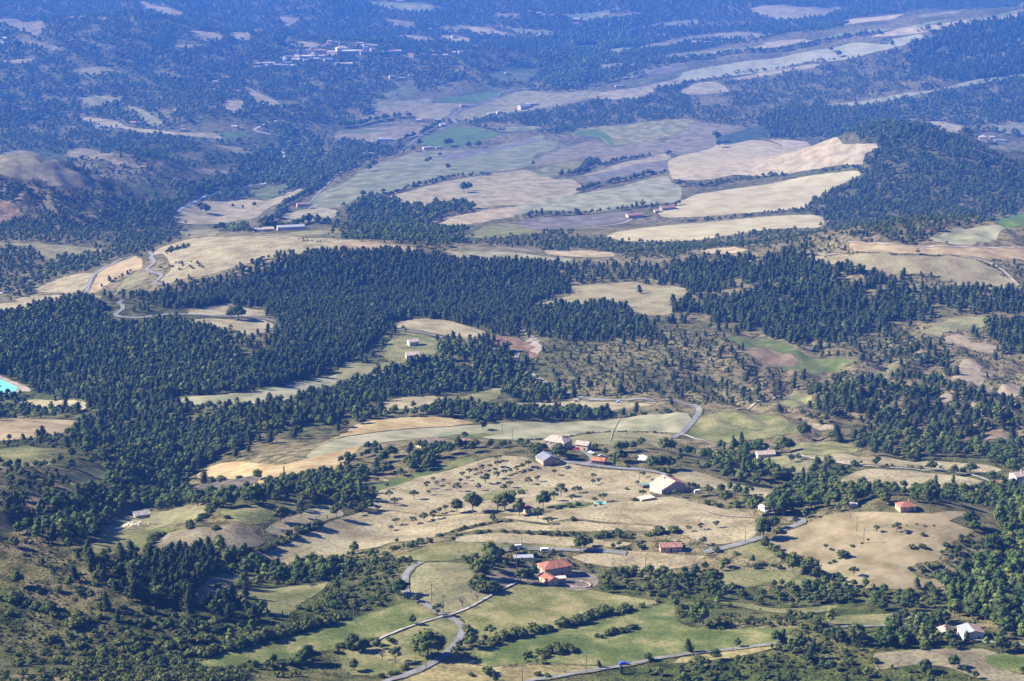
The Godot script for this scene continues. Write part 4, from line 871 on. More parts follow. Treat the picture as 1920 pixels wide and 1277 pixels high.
# crown and trunk of a tree one metre high
func tree_shapes(kind: String, seed_: int, fine: bool) -> Array:
	var l := Leaves.new()
	l.rng.seed = seed_
	var w := Leaves.new()
	w.rng.seed = seed_ + 50
	var rng := l.rng
	var one := Color(1, 1, 1)
	if kind in ["broadleaf", "pale", "fruit", "shrub"]:
		var lobes := 10 if fine else 6
		var mid := Vector3(0, 0.58, 0)
		var reach := Vector3(0.27, 0.25, 0.27)
		var size := 0.2
		if kind == "pale":
			mid.y = 0.55
			reach = Vector3(0.17, 0.33, 0.17)
			size = 0.16
		elif kind == "fruit":
			mid.y = 0.62
			reach = Vector3(0.33, 0.17, 0.33)
			lobes = 6
			size = 0.17
		elif kind == "shrub":
			mid.y = 0.38
			reach = Vector3(0.46, 0.2, 0.46)
			lobes = 8 if fine else 5
			size = 0.32
		var leaf := (0.05 if fine else 0.085) * (1.7 if kind == "shrub" else 1.0)
		if kind != "shrub":
			w.tube(Vector3(0, -0.06, 0), Vector3(0.01, 0.34, 0.01), 0.03, 0.021)
		for i in lobes:
			var d := Vector3(0, 1, 0) if i == 0 else Vector3(cos(i * 2.4 + seed_), rng.randf_range(-0.75, 0.75), sin(i * 2.4 + seed_)).normalized()
			var c := mid + d * reach * rng.randf_range(0.65, 1.12)
			var r := size * rng.randf_range(0.75, 1.2)
			var tone := one * rng.randf_range(0.82, 1.15)
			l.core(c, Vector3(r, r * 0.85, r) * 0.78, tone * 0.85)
			if kind != "shrub" and fine:
				w.tube(Vector3(0.01, 0.3, 0.01), c, 0.014, 0.005, 4)
			for j in 42 if fine else 15:
				var o := l.dir()
				if o.y < -0.55:
					o.y = -o.y
				l.spray(c + o * Vector3(r, r * 0.88, r) * rng.randf_range(0.85, 1.12), o, leaf, tone)
	elif kind == "pine":
		w.tube(Vector3(0, -0.05, 0), Vector3(0, 0.9, 0), 0.018, 0.004)
		var lean := Vector3(rng.randf_range(-0.02, 0.02), 0, rng.randf_range(-0.02, 0.02))
		var tiers := 8 if fine else 5
		for i in tiers:
			var t := float(i) / tiers
			var y := lerpf(0.2, 0.93, t)
			var r := 0.29 * pow(1.0 - t, 0.6) + 0.045
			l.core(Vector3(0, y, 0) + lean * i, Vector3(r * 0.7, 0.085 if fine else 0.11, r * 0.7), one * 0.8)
			var n := (26 if fine else 12)
			for j in n:
				var a := rng.randf_range(0, TAU)
				var q := rng.randf_range(0.55, 1.12) * (1.0 + 0.3 * sin(a * 3.0 + i * 2.0))
				var o := Vector3(cos(a), rng.randf_range(-0.1, 0.7), sin(a)).normalized()
				l.spray(Vector3(cos(a) * r * q, y + rng.randf_range(-0.05, 0.06), sin(a) * r * q) + lean * i, o, 0.05 if fine else 0.075, one * rng.randf_range(0.85, 1.15))
		l.core(Vector3(0, 0.95, 0) + lean * tiers, Vector3(0.03, 0.06, 0.03), one)
	elif kind in ["poplar", "cypress"]:
		var fat := 0.115 if kind == "poplar" else 0.085
		w.tube(Vector3(0, -0.05, 0), Vector3(0, 0.3, 0), 0.016, 0.01)
		for i in 9:
			var t := i / 8.0
			var y := lerpf(0.12, 0.93, t)
			var r := fat * pow(sin(PI * lerpf(0.16, 0.93, t)), 0.6)
			var off := Vector3(rng.randf_range(-0.025, 0.025), 0, rng.randf_range(-0.025, 0.025))
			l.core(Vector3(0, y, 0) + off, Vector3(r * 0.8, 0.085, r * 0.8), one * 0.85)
			for j in 44:
				var a := rng.randf_range(0, TAU)
				var o := Vector3(cos(a), rng.randf_range(-0.1, 0.9), sin(a)).normalized()
				l.spray(Vector3(cos(a) * r, y + rng.randf_range(-0.06, 0.06), sin(a) * r) * Vector3(1, 1, 1) + off, o, 0.03, one * rng.randf_range(0.8, 1.2))
	else:
		w.tube(Vector3(0, -0.05, 0), Vector3(0, 0.35, 0), 0.04, 0.03)
		for i in 12:
			var a := i * 2.4
			var c := Vector3(cos(a) * 0.3, rng.randf_range(0.6, 1.0), sin(a) * 0.3)
			w.tube(Vector3(0, rng.randf_range(0.2, 0.36), 0), c, 0.018, 0.007, 4)
			for j in 9:
				var e := c + l.dir() * 0.16
				l.tube(c.lerp(Vector3(0, 0.4, 0), rng.randf_range(0.0, 0.5)), e, 0.006, 0.003, 3)
	return [l.mesh(), w.mesh()]

const TONES := {
	"broadleaf": [[0.044, 0.073, 0.016], [0.057, 0.088, 0.021], [0.070, 0.099, 0.022], [0.054, 0.080, 0.025], [0.089, 0.108, 0.027]],
	"pale": [[0.108, 0.153, 0.036], [0.134, 0.173, 0.043], [0.095, 0.133, 0.037], [0.152, 0.173, 0.041], [0.082, 0.126, 0.031]],
	"fruit": [[0.057, 0.082, 0.022], [0.073, 0.098, 0.030], [0.089, 0.113, 0.035], [0.064, 0.088, 0.022], [0.050, 0.075, 0.021]],
	"shrub": [[0.064, 0.088, 0.021], [0.083, 0.107, 0.025], [0.108, 0.120, 0.030], [0.054, 0.076, 0.019], [0.097, 0.115, 0.034]],
	"pine": [[0.029, 0.044, 0.016], [0.035, 0.053, 0.020], [0.042, 0.061, 0.021], [0.032, 0.047, 0.020], [0.050, 0.066, 0.021]],
	"poplar": [[0.064, 0.099, 0.025], [0.079, 0.116, 0.030], [0.056, 0.088, 0.022], [0.089, 0.126, 0.031], [0.070, 0.107, 0.025]],
	"cypress": [[0.025, 0.042, 0.015], [0.031, 0.048, 0.016], [0.028, 0.045, 0.015], [0.033, 0.053, 0.017], [0.025, 0.040, 0.014]],
	"bare": [[0.16, 0.13, 0.11], [0.15, 0.12, 0.1], [0.17, 0.14, 0.12], [0.14, 0.115, 0.1], [0.16, 0.13, 0.11]],
}
const NAMES := {"broadleaf": "broadleaf_tree", "pale": "broadleaf_tree", "fruit": "fruit_tree", "shrub": "shrub", "pine": "pine_tree", "poplar": "poplar_tree", "cypress": "cypress_tree", "bare": "leafless_tree"}
const CATEGORY := {"broadleaf": "tree", "pale": "tree", "fruit": "fruit tree", "shrub": "bush", "pine": "pine tree", "poplar": "poplar", "cypress": "cypress", "bare": "bare tree"}
const SAID := {"broadleaf": "leafy tree", "pale": "leafy tree", "shrub": "bush", "pine": "pine"}
const GROUPS := {"broadleaf": "lone trees of the fields", "fruit": "fruit trees of the farms", "shrub": "lone bushes of the fields", "pine": "lone pines", "bare": "leafless trees", "poplar": "poplars", "cypress": "cypresses"}
const TONE_SAID := ["dark", "plain green", "bright", "bluish", "olive"]
const WOODS_SAID := {"broadleaf": ["broadleaf_woodland", "dark green leafy woods of the whole valley"], "pale": ["pale_woodland", "pale green riverside and gully trees of the valley"], "pine": ["pine_forest", "dark pine forest of the ridge and the slopes"], "shrub": ["scrub", "low scrub on the hillsides and field edges"]}
var trees: Array[Dictionary] = []
var dice := RandomNumberGenerator.new()

func foliage(color: Color) -> StandardMaterial3D:
	var m := StandardMaterial3D.new()
	m.albedo_color = color
	m.vertex_color_use_as_albedo = true
	m.roughness = 0.85
	m.metallic_specular = 0.25
	m.backlight_enabled = true
	m.backlight = Color(0.22, 0.22, 0.22)
	return m

func lone(kind: String, x: float, z: float, high: float, label: String) -> void:
	trees.append({"kind": kind, "x": x, "z": z, "h": high, "label": label, "rank": 0.0, "group": GROUPS[kind], "lone": true})

func pick(mix: Array) -> String:
	var r := dice.randf() * 100.0
	var kinds := ["pine", "broadleaf", "pale", "shrub"]
	for i in 4:
		r -= mix[i]
		if r < 0.0:
			return kinds[i]
	return "broadleaf"

func stand(place: String, mix: Array, lo: float, hi: float, x: float, z: float, away: float, spacing_out := false) -> void:
	var kind := pick(mix)
	var high := dice.randf_range(lo, hi)
	if kind == "shrub" and hi > 4.6:
		high = dice.randf_range(1.4, 3.2)
	high *= 0.8 if kind == "pine" else 0.66 if kind != "shrub" else (1.15 if spacing_out else 0.9)
	high *= smoothstep(-0.2, 1.0, dice.randf()) * 0.38 + 0.72
	if away < 1400.0 and hi < 11.0 and kind != "shrub" and not spacing_out:
		high *= 0.85
	if away > 2400.0:
		high *= 1.75 if spacing_out else lerpf(1.0, 1.4, smoothstep(2400.0, 3400.0, away))
	trees.append({"kind": kind, "x": x, "z": z, "h": high, "label": "", "rank": away, "group": place, "lone": false})

func wood(place: String, spacing: float, mix: Array, lo: float, hi: float, flat: Array) -> void:
	var poly := rounded(points(flat), true, 14.0)
	var fringe := poly
	for p in Geometry2D.offset_polygon(poly, 22.0):
		if p.size() > fringe.size() / 2:
			fringe = p
	var gaps: float = mix[4] if mix.size() > 4 else -0.5
	var box := Rect2(fringe[0], Vector2.ZERO)
	for p in fringe:
		box = box.expand(p)
	var odd := 0
	var z := box.position.y
	while z < box.end.y:
		var x := box.position.x + (odd % 2) * spacing * 0.5
		odd += 1
		while x < box.end.x:
			var p := Vector2(x + dice.randf_range(-0.48, 0.48) * spacing, z + dice.randf_range(-0.48, 0.48) * spacing)
			x += spacing
			if p.y > -500.0 or absf(p.x) > -p.y * 0.33 + 60.0 or taken_at(p.x, p.y) > 0 or not Geometry2D.is_point_in_polygon(p, fringe):
				continue
			if not Geometry2D.is_point_in_polygon(p, poly) and dice.randf() > 0.13:
				continue
			if relief.get_noise_2d(p.x * 5.0, p.y * 5.0 + 77) + 0.5 * relief.get_noise_2d(p.x * 14.0, p.y * 14.0) < gaps:
				continue
			stand(place, mix, lo, hi, p.x, p.y, p.length())
		z += spacing * 0.87

func hedge(place: String, wide: float, spacing: float, mix: Array, lo: float, hi: float, flat: Array) -> void:
	var line := rounded(points(flat), false, 0.0)
	for i in line.size() - 1:
		var a := line[i]
		var b := line[i + 1]
		var n := a.distance_to(b) * maxf(1.0, wide / spacing) / spacing
		var count := int(n) + (1 if dice.randf() < n - int(n) else 0)
		for k in count:
			var p := a.lerp(b, dice.randf()) + Vector2(dice.randf_range(-0.5, 0.5), dice.randf_range(-0.5, 0.5)) * wide
			if taken_at(p.x, p.y) == 2:
				continue
			stand(place, mix, lo, hi, p.x, p.y, p.length() - 150.0, true)

func in_frame(p: Vector3) -> bool:
	var q := (p - EYE).rotated(Vector3.RIGHT, 0.26932)
	return absf(q.x) < -q.z * 0.268 and absf(q.y) < -q.z * 0.1783

# words for one tree of a wood or hedge: its size, its tone and where in the stand it grows
func say_which(place: String, members: Array) -> void:
	var n := members.size()
	for t in members:
		var leftward := 0
		var nearer := 0
		var lower := 0
		for o in members:
			if o.x / -o.z < t.x / -t.z:
				leftward += 1
			if o.z > t.z:
				nearer += 1
			if o.h < t.h:
				lower += 1
		var size: String = ["short", "middling", "tall"][clampi(lower * 3 / n, 0, 2)]
		var side: String = ["far-left", "left", "middle", "right", "far-right"][clampi(leftward * 5 / n, 0, 4)]
		var deep: String = ["front", "rear"][clampi(nearer * 2 / n, 0, 1)]
		var tone: String = ("pale " if t.kind == "pale" else "") + TONE_SAID[t.tone]
		var words := "%s %s %s, %s %s, %s" % [size, tone, SAID[t.kind], side, deep, place]
		if words.split(" ").size() > 16:
			words = "%s %s, %s %s, %s" % [tone, SAID[t.kind], side, deep, place]
		if words.split(" ").size() > 16:
			words = "%s %s, %s %s, %s" % [tone.get_slice(" ", 0), SAID[t.kind], side, deep, place]
		t.node.set_meta("label", words)

func plant() -> void:
	dice.seed = 4
	lone("fruit", -92.7, -1127.8, 4.5, "round fruit tree just below the brown roofed house")
	lone("fruit", -82.5, -1101.3, 3.4, "small fruit tree left of the left orchard, third from left of four")
	lone("fruit", -75, -1079.5, 4.1, "small fruit tree just above the left orchard")
	lone("fruit", -71.6, -1047.7, 5.5, "round fruit tree left of the left orchard")
	lone("fruit", -67.3, -1031.3, 5.9, "round fruit tree just below the left orchard, leftmost of two")
	lone("fruit", -87.4, -1008.5, 4.0, "small fruit tree left of the left orchard, leftmost of four")
	lone("fruit", -83.3, -1011.8, 2.3, "small fruit tree left of the left orchard, second from left of four")
	lone("fruit", -76.1, -1018.6, 3.2, "small fruit tree left of the left orchard, rightmost of four")
	lone("fruit", -56.9, -1047.5, 6.6, "round fruit tree just above the left orchard")
	lone("fruit", -51.2, -1081.9, 5.0, "round fruit tree just below the green orchard strip")
	lone("fruit", -49.3, -1062.3, 3.5, "small fruit tree just below the green orchard strip")
	lone("fruit", -48.4, -1103.2, 3.2, "small fruit tree just above the green orchard strip")
	lone("fruit", -45.7, -1090.3, 3.0, "small fruit tree at the green orchard strip")
	lone("fruit", -41.7, -1098.1, 3.2, "small fruit tree right of the green orchard strip, rightmost of two")
	lone("fruit", -41.6, -1080.3, 3.4, "small fruit tree right of the green orchard strip, leftmost of two")
	lone("fruit", -53.2, -1127.1, 4.4, "round fruit tree just above the green orchard strip")
	lone("fruit", -66.5, -1115.8, 4.4, "round fruit tree left of the green orchard strip")
	lone("fruit", -30.7, -1113.4, 3.7, "small fruit tree left of the upper orchard rows, second from left of three")
	lone("fruit", -31.4, -1097.7, 3.4, "small fruit tree left of the upper orchard rows, leftmost of three")
	lone("fruit", -27.2, -1104.5, 2.9, "small fruit tree left of the upper orchard rows, rightmost of three")
	lone("fruit", -26.4, -1119.1, 4.4, "round fruit tree left of the upper orchard rows")
	lone("fruit", -22.6, -1122.1, 3.7, "small fruit tree just above the upper orchard rows, leftmost of two")
	lone("fruit", -18.8, -1124.7, 4.4, "round fruit tree just above the upper orchard rows, leftmost of two")
	lone("fruit", -13.8, -1127, 4.0, "small fruit tree just above the upper orchard rows, rightmost of two")
	lone("fruit", -8.9, -1129.3, 5.2, "round fruit tree right of the upper orchard rows, second from left of three")
	lone("fruit", -8.9, -1139.5, 4.3, "round fruit tree just above the upper orchard rows, rightmost of two")
	lone("fruit", -4.9, -1116.1, 4.4, "round fruit tree right of the upper orchard rows, rightmost of three")
	lone("fruit", -1.1, -1119.5, 3.7, "small fruit tree just above the middle of the orchard")
	lone("fruit", 2.8, -1122.3, 4.4, "round fruit tree just above the middle of the orchard")
	lone("fruit", 6.4, -1125.1, 4.9, "round fruit tree left of the grey metal barn, leftmost of two")
	lone("fruit", 10.3, -1129, 5.4, "round fruit tree left of the grey metal barn, rightmost of two")
	lone("fruit", -32.9, -1075.6, 5.8, "round fruit tree right of the green orchard strip")
	lone("fruit", -20.2, -1079.2, 4.9, "round fruit tree just below the upper orchard rows")
	lone("fruit", -16.2, -1097.9, 7.1, "spreading fruit tree just below the upper orchard rows")
	lone("fruit", -9.3, -1108.6, 5.5, "round fruit tree right of the upper orchard rows, leftmost of three")
	lone("fruit", -4.8, -1076.2, 4.9, "round fruit tree at the middle of the orchard, leftmost of two")
	lone("fruit", -1.6, -1086.5, 4.8, "round fruit tree at the middle of the orchard, rightmost of two")
	lone("fruit", 9.9, -1095.8, 4.8, "round fruit tree right of the middle of the orchard")
	lone("fruit", 15.5, -1102.5, 4.1, "small fruit tree just below the grey metal barn")
	lone("fruit", 26.1, -1116.5, 4.4, "round fruit tree just below the grey metal barn")
	lone("fruit", 29.8, -1130, 5.2, "round fruit tree right of the grey metal barn")
	lone("fruit", 50.1, -1106.7, 4.1, "small fruit tree at the orchard below the chalet")
	lone("fruit", 48.9, -1090.9, 4.3, "round fruit tree just below the orchard below the chalet")
	lone("fruit", 52.4, -1095.3, 3.0, "small fruit tree just below the orchard below the chalet")
	lone("fruit", 34.8, -1034.8, 4.8, "round fruit tree left of the turquoise pool")
	lone("fruit", 37.3, -1065.3, 4.7, "round fruit tree left of the orchard below the chalet")
	lone("fruit", 40.1, -1068.5, 4.0, "small fruit tree left of the orchard below the chalet")
	lone("fruit", 19.9, -977.1, 4.6, "round fruit tree right of the tiny stone cabin")
	lone("fruit", 47.3, -1029.7, 4.1, "small fruit tree at the turquoise pool")
	lone("fruit", 52.2, -1036.1, 5.4, "round fruit tree just above the turquoise pool")
	lone("fruit", -54.8, -996.4, 5.0, "round fruit tree left of the lower orchard row, leftmost of two")
	lone("fruit", -49, -999.1, 5.5, "round fruit tree left of the lower orchard row, rightmost of two")
	lone("fruit", -44.1, -1000.7, 6.3, "round fruit tree just below the lower orchard row")
	lone("fruit", -41.1, -1011.9, 4.4, "round fruit tree just above the lower orchard row, leftmost of two")
	lone("fruit", -37.7, -1014.8, 4.5, "round fruit tree just above the lower orchard row, rightmost of two")
	lone("fruit", -64.7, -996.3, 4.7, "round fruit tree just below the left orchard, rightmost of two")
	lone("fruit", 80.3, -1109.4, 3.9, "small fruit tree just above the long farm, leftmost of two")
	lone("fruit", 75.3, -1084.1, 3.8, "small fruit tree left of the long farm")
	lone("fruit", 85.1, -1093.5, 2.7, "small fruit tree just above the long farm, rightmost of two")
	lone("fruit", 76.1, -1048.8, 5.0, "round fruit tree left of the long farm")
	lone("fruit", 95.2, -1042.7, 5.9, "round fruit tree right of the long farm")
	lone("fruit", 63.2, -941.4, 5.0, "round fruit tree right of the straw crescent")
	lone("fruit", 31.2, -951.5, 3.6, "small fruit tree at the straw crescent")
	lone("fruit", 8.1, -956.4, 2.6, "small fruit tree just below the tiny stone cabin")
	lone("fruit", -34.1, -807.5, 6.2, "round fruit tree at the stony track crossing")
	lone("fruit", -9.9, -784, 5.7, "round fruit tree right of the stony track crossing")
	lone("fruit", -49.7, -749.9, 7.5, "spreading fruit tree left of the big oak by the winding lane")
	lone("fruit", -23.3, -753.9, 7.3, "spreading fruit tree right of the big oak by the winding lane")
	lone("fruit", 24.1, -1035.8, 7.0, "spreading fruit tree right of the tiny stone cabin")
	lone("fruit", 28.6, -1051.6, 8.6, "spreading fruit tree left of the turquoise pool")
	lone("fruit", 14.2, -989, 8.1, "spreading fruit tree just below the tiny stone cabin")
	lone("fruit", -66.6, -986.7, 3.1, "small fruit tree just below the left orchard")
	lone("fruit", 50.2, -1014.9, 2.8, "small fruit tree just below the turquoise pool, rightmost of two")
	lone("fruit", 47, -1011.8, 2.5, "small fruit tree just below the turquoise pool, leftmost of two")
	lone("broadleaf", -22, -1009.2, 12.5, "tall broadleaf tree right of the lower orchard row")
	lone("broadleaf", -4, -1010.6, 11.1, "tall broadleaf tree left of the tiny stone cabin")
	lone("broadleaf", -8, -1011.9, 9.0, "medium broadleaf tree left of the tiny stone cabin")
	lone("broadleaf", 1, -1047.7, 4.8, "small broadleaf tree right of the middle of the orchard")
	lone("broadleaf", 4, -998.4, 9.6, "medium broadleaf tree just below the tiny stone cabin")
	lone("broadleaf", 17.6, -1017.4, 9.8, "medium broadleaf tree right of the tiny stone cabin")
	lone("broadleaf", -31, -1011.3, 8.3, "medium broadleaf tree right of the lower orchard row")
	lone("broadleaf", -53, -833.8, 8.7, "medium broadleaf tree at the road bend at the knoll")
	lone("broadleaf", -44.5, -824.4, 4.2, "small broadleaf tree right of the road bend at the knoll")
	lone("broadleaf", -44.8, -794, 4.9, "small broadleaf tree left of the stony track crossing")
	lone("broadleaf", -67, -741, 5.3, "medium broadleaf tree right of the green meadow tip, second from left of three")
	lone("broadleaf", -17.9, -769.4, 7.6, "medium broadleaf tree right of the big oak by the winding lane")
	lone("broadleaf", -36, -756.7, 12.4, "tall broadleaf tree just below the big oak by the winding lane")
	lone("broadleaf", -39.9, -758.3, 9.8, "medium broadleaf tree just below the big oak by the winding lane, leftmost of two")
	lone("broadleaf", -31.9, -760, 9.0, "medium broadleaf tree just below the big oak by the winding lane, rightmost of two")
	lone("broadleaf", 35.6, -929.6, 9.0, "medium broadleaf tree just below the straw crescent")
	lone("broadleaf", 40.5, -936, 5.1, "medium broadleaf tree right of the straw crescent")
	lone("broadleaf", -10.7, -985.4, 5.0, "small broadleaf tree left of the tiny stone cabin")
	lone("broadleaf", 45.9, -874, 8.2, "medium broadleaf tree left of the hedge end above the striped meadow")
	lone("broadleaf", 77.3, -837.4, 5.6, "medium broadleaf tree left of the scrub above the striped meadow")
	lone("broadleaf", 58.8, -759.6, 3.9, "small broadleaf tree at the foot of the striped meadow")
	lone("broadleaf", -69.2, -761.2, 8.2, "medium broadleaf tree right of the green meadow tip, leftmost of three")
	lone("broadleaf", -64, -762.7, 5.8, "medium broadleaf tree right of the green meadow tip, rightmost of three")
	lone("shrub", 25.5, -1010.8, 2.5, "low bush right of the tiny stone cabin")
	lone("shrub", 32.6, -1014.8, 3.2, "rounded bush left of the turquoise pool")
	lone("shrub", 37.3, -1020.1, 3.0, "low bush left of the turquoise pool")
	lone("shrub", 33.6, -983.1, 2.7, "low bush just above the straw crescent")
	lone("shrub", 5.3, -1064.5, 2.9, "low bush right of the middle of the orchard")
	lone("shrub", -19.9, -788.8, 3.9, "rounded bush right of the stony track crossing, leftmost of six")
	lone("shrub", 61.4, -838.1, 2.5, "low bush at the hedge end above the striped meadow")
	lone("shrub", -10.2, -741.2, 4.0, "rounded bush right of the big oak by the winding lane")
	lone("shrub", 69.8, -848.2, 2.0, "low bush right of the hedge end above the striped meadow")
	lone("shrub", 70.6, -1035.4, 2.6, "low bush left of the long farm, second from left of three")
	lone("shrub", 68.3, -1074, 1.8, "low bush right of the orchard below the chalet")
	lone("shrub", -17.2, -738.8, 1.9, "low bush right of the big oak by the winding lane")
	lone("pine", 37.7, -751.4, 4.2, "small pine at the bottom lane")
	lone("pine", 46.5, -745, 4.2, "small pine right of the bottom lane")
	lone("pine", -6.7, -734.3, 4.9, "small pine right of the big oak by the winding lane")
	lone("bare", -16.3, -832.4, 4.1, "small leafless tree right of the stony track crossing")
	lone("bare", -23.1, -822.2, 5.4, "medium leafless tree right of the stony track crossing")
	lone("bare", -55.6, -752.5, 4.6, "small leafless tree left of the big oak by the winding lane")
	lone("bare", 44.1, -796.7, 1.2, "small leafless tree right of the long meadow hedge")
	lone("poplar", -87.6, -1037.1, 13.9, "tall poplar left of the left orchard")
	lone("fruit", 201.7, -938.7, 5.8, "round fruit tree at the top of the domed field, rightmost of two")
	lone("fruit", 191.2, -939.6, 4.2, "round fruit tree at the top of the domed field, leftmost of two")
	lone("fruit", 162.3, -923.9, 3.7, "small fruit tree just above the bank on the domed field")
	lone("fruit", 170.8, -888.2, 6.3, "round fruit tree just below the bank on the domed field")
	lone("fruit", 163, -970.8, 4.3, "round fruit tree right of the white lorry")
	lone("fruit", 94.6, -957.8, 3.4, "small fruit tree just below the dry field below the long farm")
	lone("fruit", 101, -960.7, 4.1, "small fruit tree at the dry field below the long farm")
	lone("fruit", 109.9, -963.7, 4.1, "small fruit tree right of the dry field below the long farm")
	lone("fruit", 100.1, -936, 4.8, "round fruit tree just above the lane through the dry field")
	lone("fruit", 226.9, -1116.7, 4.3, "round fruit tree right of the white track")
	lone("fruit", 138.8, -1053.2, 6.4, "round fruit tree just below the upper stream wood")
	lone("fruit", 114.5, -1050, 6.8, "round fruit tree at the white van")
	lone("fruit", 105.1, -1048.5, 8.8, "spreading fruit tree at the white van")
	lone("broadleaf", 121.4, -1023.9, 7.7, "medium broadleaf tree right of the white van")
	lone("broadleaf", 133.5, -988, 12.3, "tall broadleaf tree at the white lorry")
	lone("broadleaf", 132.3, -940.7, 13.2, "tall broadleaf tree just below the white lorry")
	lone("broadleaf", 141.8, -898.5, 11.5, "tall broadleaf tree just above the foot of the domed field")
	lone("broadleaf", 149.5, -893, 10.5, "medium broadleaf tree right of the foot of the domed field, leftmost of two")
	lone("broadleaf", 152.9, -889.5, 6.9, "medium broadleaf tree right of the foot of the domed field, rightmost of two")
	lone("broadleaf", 85.2, -805.6, 13.0, "tall broadleaf tree just below the scrub above the striped meadow")
	lone("broadleaf", 116.5, -777, 6.1, "medium broadleaf tree right of the bottom right road")
	lone("broadleaf", 99.2, -774.4, 4.4, "small broadleaf tree just above the bottom right road")
	lone("broadleaf", 88, -759.2, 5.4, "medium broadleaf tree left of the bottom right road")
	lone("broadleaf", 184, -1193, 6.2, "medium broadleaf tree at the long white house")
	lone("broadleaf", 189.3, -1198.5, 4.8, "small broadleaf tree at the long white house")
	lone("broadleaf", 204.1, -1165.8, 9.8, "medium broadleaf tree left of the white track")
	lone("broadleaf", 235.5, -1168.8, 7.2, "medium broadleaf tree right of the white track")
	lone("broadleaf", 270.4, -1164.8, 7.9, "medium broadleaf tree at the far end of the white track")
	lone("broadleaf", 281.6, -1149, 7.3, "medium broadleaf tree right of the far end of the white track, leftmost of two")
	lone("broadleaf", 293.3, -1155.4, 7.4, "medium broadleaf tree right of the far end of the white track, rightmost of two")
	lone("broadleaf", 148.6, -981, 13.5, "tall broadleaf tree right of the white lorry")
	lone("broadleaf", 144.3, -984.6, 10.4, "medium broadleaf tree right of the white lorry, leftmost of two")
	lone("broadleaf", 156.1, -985.9, 10.4, "medium broadleaf tree right of the white lorry, rightmost of two")
	lone("broadleaf", 320, -1153, 11.1, "tall broadleaf tree at the tall white house")
	lone("broadleaf", 100.6, -877.9, 8.4, "medium broadleaf tree just above the scrub above the striped meadow")
	lone("shrub", 169.6, -915, 4.3, "rounded bush just above the bank on the domed field")
	lone("shrub", 214.5, -935, 2.2, "low bush right of the top of the domed field")
	lone("shrub", 206.3, -921.6, 2.8, "low bush left of the scrubby end of the domed field")
	lone("shrub", 106, -925.7, 3.1, "rounded bush at the lane through the dry field")
	lone("shrub", 115.7, -922.1, 2.0, "low bush right of the lane through the dry field")
	lone("shrub", 81, -758.6, 3.6, "rounded bush left of the bottom right road")
	lone("shrub", 141, -949.9, 3.6, "rounded bush just below the white lorry")
	lone("shrub", 211.9, -922.2, 3.2, "rounded bush just above the scrubby end of the domed field")
	lone("pine", 77.8, -769.3, 6.8, "medium pine right of the foot of the striped meadow")
	lone("pine", 192.6, -793.5, 9.6, "medium pine left of the weathered barn")
	lone("cypress", 149.1, -768.9, 9.7, "medium dark cypress just below the hidden road above the barn")
	lone("poplar", 143.9, -1124.1, 15.9, "tall poplar just below the upper stream wood")
	lone("poplar", 149, -1142.4, 10.8, "medium poplar at the upper stream wood")
	lone("poplar", 181.9, -1128.7, 12.5, "tall poplar at the middle of the stream wood")
	lone("poplar", 184.3, -1126.1, 10.7, "medium poplar just below the middle of the stream wood")
	lone("poplar", 207, -834, 17.8, "tall poplar left of the weathered barn")
	lone("poplar", 210.9, -836.4, 16.0, "tall poplar at the weathered barn")
	lone("poplar", 215.7, -838.9, 14.7, "tall poplar just above the weathered barn")
	lone("poplar", 226.1, -834, 16.1, "tall poplar right of the weathered barn, second from left of three")
	lone("poplar", 219.7, -825.2, 13.6, "tall poplar right of the weathered barn, leftmost of three")
	lone("poplar", 226.4, -822.4, 15.0, "tall poplar right of the weathered barn, rightmost of three")
	lone("poplar", 258.3, -1099.7, 12.3, "tall poplar at the lower stream wood, leftmost of two")
	lone("poplar", 269.6, -1101.9, 11.2, "tall poplar at the lower stream wood, rightmost of two")
	lone("poplar", 262.6, -944, 13.3, "tall poplar at the right edge wood, leftmost of two")
	lone("poplar", 265.8, -947.2, 11.8, "tall poplar at the right edge wood, rightmost of two")
	lone("poplar", 258.5, -938.6, 11.2, "tall poplar just below the right edge wood")
	lone("fruit", -174.6, -899.3, 4.6, "round fruit tree at the pasture above the pine grove")
	lone("fruit", -150.4, -911, 3.3, "small fruit tree just below the olive field edge")
	lone("fruit", -112.3, -1009.5, 6.6, "round fruit tree just above the hedge on the dry slope")
	lone("fruit", -115, -979.6, 5.8, "round fruit tree at the hedge on the dry slope")
	lone("fruit", -127.6, -949.5, 5.2, "round fruit tree just below the dry slope")
	lone("fruit", -130.1, -941.2, 3.8, "small fruit tree left of the dry slope")
	lone("pine", -136.5, -914.2, 5.3, "medium pine just below the olive field edge")
	lone("broadleaf", -124.5, -962.8, 8.5, "medium broadleaf tree at the dry slope, leftmost of two")
	lone("broadleaf", -122.4, -965, 7.1, "medium broadleaf tree at the dry slope, rightmost of two")
	lone("broadleaf", -97.5, -994.3, 8.2, "medium broadleaf tree right of the hedge on the dry slope")
	lone("broadleaf", -217.6, -782.1, 8.1, "medium broadleaf tree at the left edge of the brushy hill")
	lone("broadleaf", -183.6, -1048.9, 10.9, "medium broadleaf tree at the roofed ruin field")
	lone("broadleaf", -199.8, -1112.2, 10.8, "medium broadleaf tree left of the roofed ruin field")
	lone("broadleaf", -156.9, -978.1, 11.6, "tall broadleaf tree right of the roofed ruin field")
	lone("broadleaf", -178.6, -1069.7, 9.0, "medium broadleaf tree just above the roofed ruin field")
	lone("broadleaf", -142.8, -983.8, 11.6, "tall broadleaf tree at the big hedgerow oaks")
	lone("broadleaf", -138.5, -986.7, 8.7, "medium broadleaf tree at the big hedgerow oaks")
	lone("broadleaf", -87.4, -744.5, 8.5, "medium broadleaf tree just below the green meadow tip, rightmost of two")
	lone("broadleaf", -89.6, -743.5, 6.5, "medium broadleaf tree just below the green meadow tip, leftmost of two")
